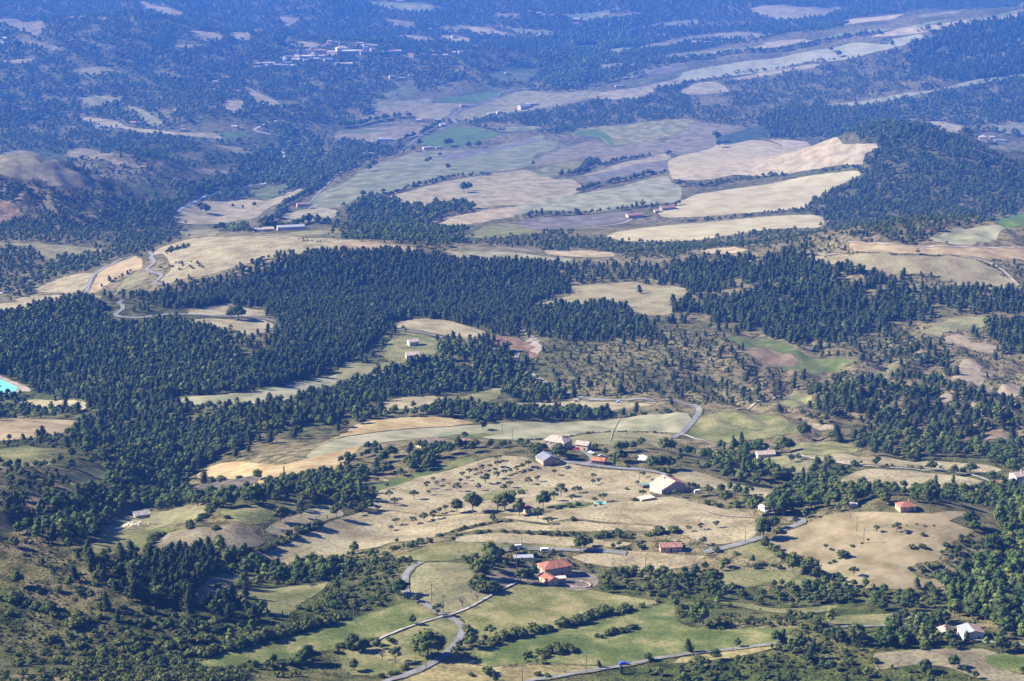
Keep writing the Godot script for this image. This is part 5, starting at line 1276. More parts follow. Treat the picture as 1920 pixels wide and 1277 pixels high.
	lone("broadleaf", -284.2, -1120.6, 4.8, "small broadleaf tree left of the olive clearing")
	lone("broadleaf", -274, -1123.7, 6.6, "medium broadleaf tree at the olive clearing")
	lone("broadleaf", -266.6, -1149.3, 6.1, "medium broadleaf tree right of the olive clearing")
	lone("broadleaf", -114.3, -942.8, 4.4, "small broadleaf tree just below the dry slope")
	lone("broadleaf", -116.6, -1026.5, 6.5, "medium broadleaf tree just above the hedge on the dry slope")
	lone("shrub", -150.7, -947.5, 3.2, "rounded bush just above the olive field edge")
	lone("shrub", -154.6, -933.8, 3.2, "rounded bush just below the olive field edge")
	lone("shrub", -121.8, -938.9, 2.6, "low bush just below the dry slope")
	lone("shrub", -105.1, -967.8, 4.7, "rounded bush right of the hedge on the dry slope")
	lone("shrub", -174.1, -1155.4, 2.4, "low bush at the golden lines field, rightmost of two")
	lone("shrub", -190.5, -782.6, 3.2, "rounded bush just above the brushy hill crest, rightmost of two")
	lone("shrub", -200.1, -782.1, 3.2, "rounded bush just above the brushy hill crest, leftmost of two")
	lone("shrub", -187.2, -761.9, 3.5, "rounded bush just below the brushy hill crest")
	lone("shrub", -216.7, -767.7, 4.4, "rounded bush just below the left edge of the brushy hill")
	lone("shrub", -196, -1177, 5.0, "rounded bush just above the roofed ruin field")
	lone("shrub", -187.7, -1165.3, 4.9, "rounded bush left of the golden lines field")
	lone("shrub", -176, -1156.9, 2.2, "low bush at the golden lines field, leftmost of two")
	lone("shrub", -229.7, -1061.2, 3.4, "rounded bush right of the olive clearing")
	lone("shrub", -184, -712.7, 3.5, "rounded bush left of the bottom left scrub")
	lone("shrub", -168.6, -727.9, 5.6, "rounded bush right of the bottom left scrub, leftmost of two")
	lone("shrub", -146.8, -724.6, 4.8, "rounded bush right of the bottom left scrub, rightmost of two")
	lone("cypress", -143.1, -1133.8, 4.5, "small dark cypress right of the golden lines field")
	lone("cypress", -106.8, -979.7, 2.3, "small dark cypress right of the hedge on the dry slope, leftmost of two")
	lone("cypress", -101.6, -986, 2.7, "small dark cypress right of the hedge on the dry slope, rightmost of two")
	lone("cypress", -103.2, -795.5, 3.4, "small dark cypress at the dished olive meadow, leftmost of two")
	lone("cypress", -99.5, -794.6, 3.4, "small dark cypress at the dished olive meadow, rightmost of two")
	lone("cypress", -133.5, -791.2, 5.1, "medium dark cypress at the pale trees below the pine grove, leftmost of two")
	lone("cypress", -130.2, -790.6, 5.1, "medium dark cypress at the pale trees below the pine grove, rightmost of two")
	lone("broadleaf", -21.3, -1318, 7.1, "medium broadleaf tree just above the fresh green hollow")
	lone("broadleaf", -33, -1273.1, 5.5, "medium broadleaf tree just below the fresh green hollow, second from left of four")
	lone("broadleaf", 29.9, -1150.3, 7.9, "medium broadleaf tree right of the grey metal barn, leftmost of two")
	lone("broadleaf", 84.4, -1187.9, 7.1, "medium broadleaf tree at the hamlet")
	lone("broadleaf", 78.1, -1171.4, 6.6, "medium broadleaf tree just below the hamlet, leftmost of two")
	lone("broadleaf", 73.2, -1165.7, 7.0, "medium broadleaf tree left of the hamlet, rightmost of two")
	lone("broadleaf", 68.4, -1162.3, 7.2, "medium broadleaf tree left of the hamlet, leftmost of two")
	lone("broadleaf", -4.8, -1659, 10.1, "medium broadleaf tree just above the red cutting")
	lone("broadleaf", -94.7, -1192.8, 6.2, "medium broadleaf tree at the brown roofed house, leftmost of two")
	lone("broadleaf", -90.2, -1195.2, 5.9, "medium broadleaf tree at the brown roofed house, rightmost of two")
	lone("pine", 136.1, -1972, 11.2, "tall pine at the large dry clearing")
	lone("pine", 87.6, -1489, 11.0, "medium pine left of the lower road, rightmost of two")
	lone("pine", 90.7, -1492, 7.7, "medium pine at the lower road, leftmost of three")
	lone("pine", 101.6, -1493, 7.7, "medium pine at the lower road, second from left of three")
	lone("pine", 107.9, -1489, 6.7, "medium pine at the lower road, rightmost of three")
	lone("pine", 114.5, -1500, 6.9, "medium pine right of the lower road, leftmost of two")
	lone("pine", 119.1, -1494, 7.7, "medium pine right of the lower road, rightmost of two")
	lone("pine", -68.7, -1695, 7.8, "medium pine at the villa road")
	lone("pine", 164, -1876, 15.2, "tall pine at the right end of the dry clearing")
	lone("pine", 51, -1499, 8.0, "medium pine left of the lower road, leftmost of two")
	lone("pine", -14.8, -1613, 14.8, "tall pine just below the red cutting")
	lone("broadleaf", -254.6, -3466, 14.5, "tall broadleaf tree at the valley road")
	lone("broadleaf", -257.6, -3397, 14.2, "tall broadleaf tree just below the valley road")
	lone("broadleaf", -157.3, -3482, 11.1, "tall broadleaf tree left of the wide grey green pasture, rightmost of two")
	lone("broadleaf", -152.4, -3523, 9.1, "medium broadleaf tree just above the wide grey green pasture, leftmost of two")
	lone("broadleaf", -136.9, -3596, 8.6, "medium broadleaf tree just above the wide grey green pasture, rightmost of two")
	lone("broadleaf", -114.8, -3386, 12.1, "tall broadleaf tree just below the wide grey green pasture")
	lone("broadleaf", -79.4, -3111, 19.2, "tall broadleaf tree at the beige field, leftmost of two")
	lone("broadleaf", -72.6, -3137, 15.7, "tall broadleaf tree at the beige field, rightmost of two")
	lone("broadleaf", -182.4, -3737, 14.9, "tall broadleaf tree left of the vivid green field")
	lone("broadleaf", -129.8, -3736, 16.7, "tall broadleaf tree at the vivid green field, leftmost of two")
	lone("broadleaf", -123, -3743, 15.6, "tall broadleaf tree at the vivid green field, rightmost of two")
	lone("broadleaf", -85.8, -3728, 13.3, "tall broadleaf tree right of the vivid green field, leftmost of two")
	lone("broadleaf", -66.6, -3734, 14.8, "tall broadleaf tree right of the vivid green field, rightmost of two")
	lone("broadleaf", 136.2, -4371, 15.1, "tall broadleaf tree at the terrace top")
	lone("broadleaf", -192.8, -3664, 13.1, "tall broadleaf tree left of the wide grey green pasture, leftmost of two")
	lone("broadleaf", 38.9, -3444, 7.5, "medium broadleaf tree at the pink terrace field")
	lone("broadleaf", -146.1, -2966, 12.5, "tall broadleaf tree at the straw block")
	lone("broadleaf", 297.4, -3594, 12.2, "tall broadleaf tree just above the plough lined field")
	lone("broadleaf", -237.8, -2989, 18.0, "tall broadleaf tree at the valley copse")
	lone("broadleaf", 281.3, -3170, 12.7, "tall broadleaf tree just below the plough lined field")
	lone("broadleaf", 760.5, -4463, 16.1, "tall broadleaf tree at the long ribbon field")
	lone("broadleaf", 750, -4510, 12.6, "tall broadleaf tree just above the long ribbon field")
	lone("broadleaf", 406.7, -3770, 22.6, "tall broadleaf tree just above the dark crop")
	lone("broadleaf", 404.1, -3694, 16.6, "tall broadleaf tree at the dark crop")
	lone("broadleaf", 1148.2, -4593, 14.0, "tall broadleaf tree right of the golden ribbon, rightmost of two")
	lone("broadleaf", 1058.5, -4550, 17.5, "tall broadleaf tree at the golden ribbon")
	lone("broadleaf", 981.8, -4541, 17.4, "tall broadleaf tree left of the golden ribbon")
	lone("broadleaf", 1093.6, -4557, 13.8, "tall broadleaf tree right of the golden ribbon, leftmost of two")
	lone("poplar", 157.4, -1243.3, 17.5, "tall poplar at the rounded hill pasture, rightmost of two")
	lone("poplar", 152.9, -1254.7, 13.1, "tall poplar at the rounded hill pasture, leftmost of two")
	lone("broadleaf", 208.6, -1299, 12.2, "tall broadleaf tree at the flat stream field")
	lone("broadleaf", 185.3, -1243, 11.7, "tall broadleaf tree left of the long white house")
	lone("broadleaf", 191.1, -1248.9, 9.1, "medium broadleaf tree just above the long white house")
	lone("broadleaf", 159.7, -1241.8, 10.4, "medium broadleaf tree at the rounded hill pasture")
	lone("broadleaf", 169.1, -1239.5, 11.6, "tall broadleaf tree right of the rounded hill pasture")
	lone("pine", 195.7, -1611, 7.4, "medium pine left of the curved meadow, second from left of three")
	lone("pine", 199, -1593, 8.2, "medium pine left of the curved meadow, rightmost of three")
	lone("pine", 233.4, -1584, 4.6, "small pine right of the curved meadow, leftmost of two")
	lone("pine", 222.3, -1581, 5.7, "medium pine right of the curved meadow")
	lone("pine", 304.5, -1601, 6.6, "medium pine at the end of the curved meadow")
	lone("pine", 237, -1514, 3.9, "small pine right of the curved meadow, rightmost of two")
	lone("pine", 198.1, -1552, 12.0, "tall pine just below the curved meadow")
	lone("pine", 154.6, -1545, 8.7, "medium pine at the dry slope")
	lone("pine", 158.9, -1528, 7.1, "medium pine just below the dry slope")
	lone("pine", 182.2, -1616, 9.9, "medium pine left of the curved meadow, leftmost of three")
	lone("pine", 155.4, -1596, 7.4, "medium pine just above the dry slope")
	lone("pine", 231.5, -1284.5, 14.8, "tall pine at the long oak belt")
	lone("broadleaf", -264.8, -1787, 15.5, "tall broadleaf tree at the forest clearing, second from left of three")
	lone("broadleaf", -271.9, -1788, 12.8, "tall broadleaf tree at the forest clearing, leftmost of three")
	lone("broadleaf", -262.7, -1796, 11.0, "tall broadleaf tree at the forest clearing, rightmost of three")
	lone("broadleaf", -269, -1207.5, 8.9, "medium broadleaf tree at the ravine head")
	lone("pine", -388.1, -1847, 7.6, "medium pine just below the tawny wedge")
	lone("pine", -455.6, -2106, 8.7, "medium pine just above the tawny wedge")
	lone("pine", -189.9, -1414, 4.4, "small pine at the pale meadow strip")
	lone("broadleaf", -463.5, -3118, 7.6, "medium broadleaf tree at the river flat, leftmost of two")
	lone("broadleaf", -445.3, -3104, 6.3, "medium broadleaf tree at the river flat, rightmost of two")
	lone("broadleaf", -427.2, -3111, 8.8, "medium broadleaf tree just above the river flat")
	lone("broadleaf", -470.7, -3334, 16.8, "tall broadleaf tree just above the river flat")
	lone("broadleaf", -517.8, -3674, 10.3, "medium broadleaf tree at the grey straw lens")
	lone("broadleaf", -593.1, -3801, 9.2, "medium broadleaf tree at the long dry bow")
	lone("broadleaf", -501.4, -3024, 18.4, "tall broadleaf tree at the riverside, leftmost of two")
	lone("broadleaf", -490.8, -3010, 18.9, "tall broadleaf tree at the riverside, rightmost of two")
	lone("broadleaf", -1144, -4436, 20.8, "tall broadleaf tree at the far left houses")
	lone("broadleaf", -566.8, -4571, 23.6, "tall broadleaf tree just below the village clearings")
	lone("broadleaf", -543.6, -4591, 19.1, "tall broadleaf tree at the village clearings")
	lone("broadleaf", -628.7, -4627, 15.6, "tall broadleaf tree left of the village clearings")
	lone("broadleaf", 30.3, -1142.7, 10.4, "medium broadleaf tree right of the grey metal barn, rightmost of two")
	lone("broadleaf", 12.4, -1153.6, 6.9, "medium broadleaf tree left of the grey metal barn")
	lone("broadleaf", 15.5, -1145.5, 7.1, "medium broadleaf tree at the grey metal barn")
	lone("broadleaf", 25.1, -1147.8, 3.6, "small broadleaf tree just above the grey metal barn, rightmost of two")
	lone("broadleaf", 53.8, -1166.8, 4.8, "small broadleaf tree just above the orange roofed chalet, rightmost of two")
	lone("broadleaf", 48.6, -1174.8, 3.6, "small broadleaf tree just above the orange roofed chalet, leftmost of two")
	lone("broadleaf", 67.8, -1140.7, 8.9, "medium broadleaf tree right of the orange roofed chalet, leftmost of two")
	lone("broadleaf", 59.4, -1152.4, 5.7, "medium broadleaf tree just above the orange roofed chalet")
	lone("broadleaf", 70.7, -1141.8, 6.5, "medium broadleaf tree right of the orange roofed chalet, rightmost of two")
	lone("broadleaf", 87, -1126.9, 9.4, "medium broadleaf tree just below the hamlet, rightmost of two")
	lone("broadleaf", 92.6, -1128.2, 9.7, "medium broadleaf tree just above the long farm, leftmost of two")
	lone("broadleaf", 98.3, -1129.9, 8.8, "medium broadleaf tree just above the long farm, rightmost of two")
	lone("broadleaf", 79.7, -1142.5, 3.6, "small broadleaf tree just below the hamlet")
	lone("broadleaf", 95.4, -1096.9, 4.3, "small broadleaf tree just above the long farm")
	lone("broadleaf", 20.6, -1169.1, 3.6, "small broadleaf tree just above the grey metal barn, leftmost of two")
	lone("broadleaf", 99.3, -1177.8, 10.7, "medium broadleaf tree right of the hamlet, leftmost of two")
	lone("broadleaf", 103.9, -1183.9, 9.2, "medium broadleaf tree right of the hamlet, rightmost of two")
	lone("shrub", 72.2, -1130.4, 2.3, "low bush right of the orange roofed chalet")
	lone("shrub", 93.9, -1123, 3.5, "rounded bush just above the long farm, leftmost of two")
	lone("shrub", 97.7, -1122.4, 3.5, "rounded bush just above the long farm, rightmost of two")
	lone("shrub", 34.4, -1147.9, 2.4, "low bush right of the grey metal barn")
	lone("shrub", 71.2, -1037.2, 1.9, "low bush left of the long farm, rightmost of three")
	lone("shrub", 68.5, -1073.2, 1.7, "low bush left of the long farm, leftmost of three")
	lone("broadleaf", -56.6, -1178.5, 6.1, "medium broadleaf tree right of the brown roofed house, rightmost of two")
	lone("broadleaf", -52.8, -1170, 5.6, "medium broadleaf tree left of the fresh green hollow, leftmost of two")
	lone("broadleaf", -60.3, -1183.4, 5.9, "medium broadleaf tree right of the brown roofed house, leftmost of two")
	lone("broadleaf", -49.6, -1175.8, 6.1, "medium broadleaf tree left of the fresh green hollow, rightmost of two")
	lone("broadleaf", -33.4, -1176.2, 5.4, "medium broadleaf tree just below the fresh green hollow, leftmost of four")
	lone("broadleaf", -29.9, -1171.9, 5.8, "medium broadleaf tree just below the fresh green hollow, third from left of four")
	lone("broadleaf", -35.8, -1178.4, 4.9, "small broadleaf tree just below the fresh green hollow")
	lone("broadleaf", -27.6, -1174.4, 5.1, "medium broadleaf tree just below the fresh green hollow, rightmost of four")
	lone("broadleaf", 4.2, -868, 7.2, "medium broadleaf tree left of the hipped red farmhouse, third from left of five")
	lone("broadleaf", 7.7, -869.8, 7.6, "medium broadleaf tree left of the hipped red farmhouse, fourth from left of five")
	lone("broadleaf", 10.7, -878.2, 6.7, "medium broadleaf tree left of the hipped red farmhouse, rightmost of five")
	lone("broadleaf", -13.9, -867.3, 11.0, "tall broadleaf tree left of the hipped red farmhouse, leftmost of two")
	lone("broadleaf", -9.7, -879.4, 11.6, "tall broadleaf tree left of the hipped red farmhouse, rightmost of two")
	lone("broadleaf", -17.1, -865.3, 8.3, "medium broadleaf tree just above the stony track crossing")
	lone("broadleaf", -11.2, -898.1, 10.4, "medium broadleaf tree left of the hipped red farmhouse, leftmost of five")
	lone("broadleaf", -5.9, -906.1, 5.9, "medium broadleaf tree left of the hipped red farmhouse, second from left of five")
	lone("shrub", -18, -848, 4.5, "rounded bush just above the stony track crossing")
	lone("shrub", -14.4, -844.9, 4.7, "rounded bush right of the stony track crossing, second from left of six")
	lone("shrub", -11, -844.5, 5.0, "rounded bush right of the stony track crossing, fourth from left of six")
	lone("shrub", -7.5, -848.6, 4.7, "rounded bush right of the stony track crossing, rightmost of six")
	lone("shrub", -13.7, -852.3, 4.2, "rounded bush right of the stony track crossing, third from left of six")
	lone("shrub", -9.4, -854.1, 4.2, "rounded bush right of the stony track crossing, fifth from left of six")
	lone("poplar", 63.9, -1131.8, 9.4, "medium poplar right of the orange roofed chalet")
	hedge("in the long hedge across the green meadow", 3.5, 2.6, [0, 10, 0, 90], 2, 4.2, [-10.9, -773.6, -0.8, -782, 9.6, -791.1, 19.3, -797.9, 29.2, -806.9, 37.8, -816.5, 44.7, -824.6, 54.3, -831.7])
	hedge("in the short hedge inside the green meadow", 3, 2.6, [0, 5, 0, 95], 1.8, 3.2, [38.9, -787.7, 48.1, -795.5, 57.5, -803.8])
	hedge("in the bushy hedge end beside the lane", 7, 3.5, [0, 70, 0, 30], 4, 7, [-24.8, -768.7, -20.3, -774.5, -13.3, -773])
	hedge("in the thin hedge below the stone cabin", 2, 3, [0, 0, 0, 100], 0.9, 1.8, [-50.6, -942.7, -38, -957.2, -30.7, -967.5, -25.1, -973.4, -10.7, -982.4, 0, -984.1])
	hedge("in the low hedge line of the straw crescent", 2.5, 3, [0, 5, 0, 95], 1.2, 2.4, [-30.3, -952.2, -15.3, -961.9, 8.6, -959, 22.8, -957.5, 41.6, -952.7])
	hedge("in the dark thicket on the straw crescent", 9, 3.2, [0, 50, 0, 50], 3, 5.5, [46.2, -950, 53, -954, 60.2, -946.4])
	hedge("in the hedge right of the straw crescent", 5, 3.2, [0, 25, 0, 75], 2, 4, [67.9, -949.7, 77.7, -953.7, 88.4, -958.1])
	hedge("in the clipped bushes by the bottom lane", 3.5, 2.4, [0, 0, 0, 100], 1.5, 2.8, [-55, -732.8, -48.7, -738.8, -42.2, -742.9])
	hedge("in the bushy bank left of the big oak", 8, 3.6, [0, 50, 0, 50], 3, 6, [-73.8, -760.5, -66.7, -768.3, -61.3, -768.2, -51.3, -770.5])
	hedge("on the bushy hump of the striped meadow", 9, 3.2, [0, 10, 0, 90], 1.8, 3.5, [8.4, -756.9, 13.8, -760.2, 18.7, -770.8, 24.9, -770.4])
	hedge("in the bushes along the bottom right lane", 5, 3.2, [0, 10, 0, 90], 1.5, 3, [9, -739.2, 15, -741.2, 24.1, -743.6, 33.3, -747.2])
	hedge("in the hedge above the olive field", 5, 3.6, [0, 40, 10, 50], 3, 6, [-63, -930.4, -56.9, -921.3, -49.1, -930.9, -42.7, -933.2])
	hedge("in the roadside hedge of the upper lane", 5, 3.2, [0, 40, 0, 60], 2.5, 5, [51, -932.9, 64, -932.4, 76, -931.8, 89.6, -939.1])
	hedge("in the hedge beside the roofed ruin field", 4, 3, [0, 10, 0, 90], 1.6, 3, [-170.4, -933.5, -167, -952.1, -163.3, -970.8, -162.8, -992.5])
	hedge("in the ditch hedge above the pine grove", 4, 3.2, [0, 10, 0, 90], 1.6, 3, [-186, -898, -186.6, -924.8, -187.1, -941.9, -181.8, -943.8])
	hedge("in the dark hedge above the willows", 4, 3, [0, 15, 0, 85], 1.8, 3.5, [-135.3, -911.9, -128.3, -920.7, -119, -935.4])
	hedge("in the hedge climbing the dry slope", 4.5, 3.2, [0, 20, 0, 80], 2, 4, [-117, -942.3, -111.9, -955.5, -104.1, -972.3])
	hedge("in the hedge across the olive meadow", 5, 3.6, [10, 60, 10, 20], 3, 6, [-135.2, -823.4, -125.5, -847.4, -118, -867.6, -101, -855.2, -89.8, -871.9])
	hedge("in the dark hedge along the green meadow", 6, 3, [0, 15, 0, 85], 2, 4, [-125.8, -745.4, -116.7, -755.2, -106.7, -767, -93.1, -783.9, -77.2, -800.1])
	hedge("among the bushes at the foot of the green meadow", 9, 4.2, [0, 55, 15, 30], 4, 7, [-111.2, -731.4, -103, -736.9, -93.5, -745.1, -82.3, -745.8])
	hedge("in the row of big hedgerow oaks", 9, 7, [0, 95, 5, 0], 9, 12, [-208.3, -1103.5, -179.7, -1044.7, -159.6, -977.9, -149.8, -983.7, -136.3, -992])
	hedge("in the hedge down to the big pair of trees", 4, 3.4, [0, 20, 0, 80], 2, 3.6, [131.9, -941.3, 134.6, -926.6, 139.6, -915.2])
	hedge("in the bushes on the domed field bank", 2.5, 6, [0, 0, 0, 100], 0.7, 1.5, [159.1, -906, 166.3, -911.6, 169.9, -916.9, 176.8, -925.8, 190.1, -933.5])
	hedge("in the bushes on top of the domed field", 4, 4, [0, 0, 0, 100], 0.8, 1.6, [209.3, -946.5, 215.7, -945.6, 224.1, -949.7])
	hedge("in the hedge below the hollow lane", 4, 3.2, [0, 0, 0, 100], 1.5, 2.6, [123.9, -906.2, 130.5, -908.1, 137.3, -904.9])
	hedge("in the dark hedge above the straw bank", 6, 4, [0, 40, 0, 60], 3, 6, [109.7, -1018, 121.2, -1012.8, 130.1, -1011.6])
	hedge("in the diagonal hedge above the rounded field", 6, 4.5, [0, 70, 10, 20], 4, 8, [201.6, -1143.7, 211, -1153, 229, -1177.2])
	hedge("in the hedge along the white track", 6, 6, [0, 60, 0, 40], 2.5, 5, [237.3, -1172.2, 253.2, -1170.8, 267.1, -1175.8, 284.1, -1174.5, 301.4, -1174.3])
	hedge("in the tree line below the white house", 7, 6, [0, 80, 20, 0], 6, 9, [108.1, -1146.5, 119, -1141.8, 121.7, -1134.7])
	hedge("in the hedge above the beige field", 6, 5, [5, 60, 0, 35], 4, 8, [-175.5, -3204, -135.7, -3270, -99.6, -3300, -74.9, -3309, -34.5, -3323])
	hedge("in the hedge beside the valley copse", 5, 5, [5, 60, 0, 35], 4, 7, [-226, -3104, -200.9, -3125, -177.6, -3187])
	hedge("in the thick hedge below the dark strip", 9, 6, [5, 75, 5, 15], 5, 9, [111.3, -3099, 141.7, -3194, 196.2, -3251, 239.6, -3301, 270.9, -3323])
	hedge("in the clump at the end of the dark strip", 14, 6, [5, 85, 10, 0], 6, 10, [87.3, -3308, 106.3, -3318, 127.3, -3378, 144.5, -3492, 155.5, -3442])
	hedge("in the hedge above the upper beige strip", 8, 6, [5, 75, 5, 15], 4, 8, [164.2, -3421, 213.1, -3539, 263.5, -3593])
	hedge("in the dark hedge above the grey tilled field", 7, 6, [20, 70, 0, 10], 5, 9, [13.7, -2884, 44.3, -2920, 80.2, -2916, 122.1, -2927, 150.5, -2941])
	hedge("in the hedge beside the red roofed barns", 7, 6, [20, 70, 0, 10], 4, 8, [164.5, -2943, 209, -2983, 231.1, -2976, 268.5, -2985])
	hedge("in the long valley hedge left of the crossroads", 9, 6.5, [0, 85, 15, 0], 8, 12, [-365, -3979, -323.8, -4023, -289.4, -4071, -253, -4100, -215.8, -4123])
	hedge("in the hedge above the vivid green field", 7, 6.5, [0, 85, 15, 0], 5, 9, [-90.2, -4015, -40.4, -3921, -14.6, -3906])
	hedge("in the tree row on the upper terrace", 8, 9, [0, 95, 5, 0], 8, 13, [24.3, -4348, 76.6, -4327, 112.6, -4319, 136.7, -4319, 156.9, -4322, 193.6, -4333])
	hedge("in the tree row along the green strip", 9, 9, [0, 95, 5, 0], 8, 13, [214.4, -4348, 244.3, -4379, 273.1, -4383, 307.2, -4407])
	hedge("along the crossroads farm", 8, 7, [0, 80, 20, 0], 6, 10, [-187.9, -3856, -169.8, -3941, -150.9, -4030, -136.1, -4041])
	hedge("along the valley road lower hedge", 8, 7, [0, 80, 20, 0], 6, 10, [-327.1, -3623, -277.8, -3649, -228.1, -3679, -223.3, -3778, -194.6, -3843])
	hedge("round the metal barn", 9, 8, [0, 80, 20, 0], 6, 10, [-343.7, -3816, -325.7, -3772, -287.6, -3735, -229.4, -3701])
	hedge("along the road beside the wide pasture", 8, 6, [0, 80, 20, 0], 6, 10, [-357.8, -3179, -342.6, -3269, -330.9, -3342])
	hedge("in the hedge island between the golden fields", 13, 6, [0, 75, 5, 20], 3.5, 7, [285.8, -3187, 333, -3178, 370.6, -3220, 420.1, -3229, 469.2, -3201])
	hedge("in the dark hedge beside the dark hill", 8, 6, [0, 60, 0, 40], 3, 6, [519.6, -3169, 553.7, -3161, 581, -3148])
	hedge("in the hedge above the brightest straw field", 7, 6, [10, 50, 0, 40], 3, 6, [260.7, -2862, 331.3, -2887, 388.1, -2904, 408.6, -2914, 454.2, -2924])
	hedge("in the long terrace tree row", 12, 7.5, [10, 85, 5, 0], 7, 12, [397.9, -4516, 454.3, -4536, 499.1, -4563, 592.8, -4570, 659.4, -4563, 702.5, -4571, 774.1, -4598, 832.8, -4596, 880.4, -4580])
	hedge("in the tree row above the beige strip", 10, 9, [5, 85, 10, 0], 6, 10, [411.4, -4625, 498.7, -4767, 561.5, -4703, 619.7, -4719, 679, -4833, 726, -4733, 794.7, -4754])
	hedge("in the hedge below the long ribbon field", 9, 8, [5, 70, 0, 25], 3, 7, [391, -4378, 452.6, -4384, 530.7, -4428, 625.1, -4428, 694.7, -4457, 747.2, -4451])
	hedge("in the hooked hedge of the ribbon field", 7, 7, [0, 60, 0, 40], 4, 7, [876, -4531, 889.6, -4515, 890.5, -4484])
	hedge("along the top of the golden ribbon", 10, 16, [0, 90, 0, 10], 6, 11, [962.2, -4548, 1033.2, -4549, 1062.6, -4549, 1094.7, -4562, 1143, -4589])
	hedge("in the hedge below the long dry bow", 10, 8, [0, 85, 15, 0], 7, 11, [-799, -3804, -744.4, -3780, -709.3, -3783, -659.8, -3742, -613.5, -3737, -571.9, -3739, -524.8, -3780])
	hedge("along the roadside hedge of the wide pasture", 8, 6, [0, 85, 15, 0], 6, 10, [-373.1, -2982, -366.4, -3123, -351.7, -3208, -334.4, -3280])
	hedge("beside the white farm sheds", 9, 6.5, [0, 85, 15, 0], 7, 11, [-390.7, -2858, -364.8, -2914, -367.8, -3034])
	hedge("along the hedge of the straw hill", 8, 6, [50, 40, 0, 10], 5, 9, [-313.3, -2075, -288.3, -2113, -267.7, -2127, -253.2, -2142])
	hedge("behind the long white shed", 8, 6.5, [0, 85, 15, 0], 8, 12, [-456.9, -2863, -427.6, -2849, -344.5, -2483, -321.9, -2874, -265, -2849])
	hedge("on the bushy knoll of the straw hill", 10, 7, [10, 50, 0, 40], 3, 6, [-261.6, -2218, -244.7, -2217, -226, -2199])
	hedge("beside the hairpin", 12, 7, [20, 60, 10, 10], 5, 10, [-423.9, -2223, -408.1, -2218, -414.4, -2392])
	hedge("inside the hairpin slope", 30, 9, [20, 40, 0, 40], 3, 8, [-411.1, -2142, -391.5, -2136, -357.4, -2103])
	hedge("beside the tawny wedge", 12, 8, [50, 30, 0, 20], 4, 8, [-464.9, -2092, -444.5, -2112, -431, -2149])
	hedge("in the hedge above the hamlet", 5, 4, [0, 60, 10, 30], 3, 6, [84, -1388, 100.1, -1387, 128.4, -1401])
	hedge("behind the hamlet houses", 8, 6, [0, 90, 10, 0], 6, 9, [-16.1, -1172.3, -6.9, -1171.4, 5.8, -1178.1, 11.5, -1171.2, 16, -1162.8])
	hedge("around the ruined barn above the orchard", 7, 5, [5, 80, 15, 0], 5, 9, [-110.5, -1146.8, -102.5, -1159.5, -93.7, -1163.6, -86.2, -1187.4])
	hedge("along the bank above the hamlet", 1.6, 3.2, [0, 0, 0, 100], 0.8, 1.6, [-12.9, -1197.5, 4.7, -1205.9, 30.2, -1284.4, 56.8, -1320, 83, -1326, 113.9, -1323])
	hedge("in the row above the green strip", 7, 5, [0, 90, 10, 0], 6, 9, [-94.2, -1126.2, -86.3, -1124.2, -77.5, -1125.3, -67.3, -1120.7])
	hedge("in the stream hedge below the hill pasture", 7, 6, [10, 75, 15, 0], 5, 9, [205.1, -1383, 214, -1371, 222.7, -1358, 230.1, -1339])
	hedge("in the brush on the hill crest at lower left", 8, 4, [5, 30, 5, 60], 2, 4, [-222.7, -771.7, -210.1, -766.8, -197.6, -762.2, -184.7, -755.2, -173.8, -757.4])
	hedge("round the far right farm", 14, 9, [0, 85, 15, 0], 8, 13, [795.4, -3315, 941.5, -3836, 970, -3835, 995.6, -3807, 1017.7, -3796])
	hedge("in the big trees below the hazy tan strip", 9, 10, [0, 85, 15, 0], 8, 12, [292.5, -4578, 322.9, -4492, 367.1, -4489, 408.1, -4499])
	hedge("in the tree line under the far white sheds", 9, 9, [0, 85, 15, 0], 6, 10, [300.6, -4635, 365.5, -4704, 436.4, -4768, 499.6, -4787, 571.2, -4715, 624, -4729])
	hedge("in the wood edge above the far tan strip", 12, 9, [5, 75, 20, 0], 7, 11, [351.7, -5055, 432.6, -5065, 496.1, -5101, 568.2, -5117, 607.6, -5023, 671.8, -4772])
	wood("in the hazy wood round the far village", 8.8, [5, 48, 40, 7, -0.12], 8, 13, [-1564, -5677, -489, -5548, -333.4, -4620, 0, -4579, 63.8, -4585, 49.1, -4402, -36.5, -4362, -110.2, -4390, -306, -4205, -310.8, -4105, -401.4, -3971, -479.6, -3879, -570.4, -3911, -711.9, -3840, -792.3, -3864, -907.5, -3996, -1091, -3884])
	wood("in the hazy far woods along the top", 10.5, [10, 75, 10, 5], 8, 13, [-489, -5548, 1559, -5659, 1451, -5253, 1073.8, -5250, 787.6, -4738, 596.6, -4888, 361, -4470, 183.2, -4375, 61.6, -4415, 70.5, -4605, -333.4, -4620])
	wood("along the poplar lined upper river", 8.6, [0, 40, 60, 0], 10, 18, [49.9, -4476, 64.3, -4620, 169.2, -5088, 314.4, -5164, 279.7, -4795, 190.8, -4569, 171.5, -4389, 144, -4294, 96.8, -4334])
	wood("in the dark pine slope at upper right", 8.2, [60, 30, 10, 0, -0.3], 9, 14, [914.2, -4467, 966.3, -4504, 1031.4, -4540, 1226, -4616, 1258.8, -4628, 1170.3, -4270, 1081.4, -4214, 955.9, -4178, 905, -4310, 902.3, -4402])
	wood("in the scrub oak slope at upper right", 7.6, [20, 40, 10, 30, -0.12], 4, 9, [764.1, -4428, 849.9, -4452, 914.2, -4467, 902.3, -4402, 905, -4310, 917.3, -4179, 912.3, -4116, 827.8, -4113, 744.8, -4074, 669.6, -4077, 591.7, -4063, 481, -4089, 466.8, -4264, 496, -4370, 614, -4406, 723.3, -4428])
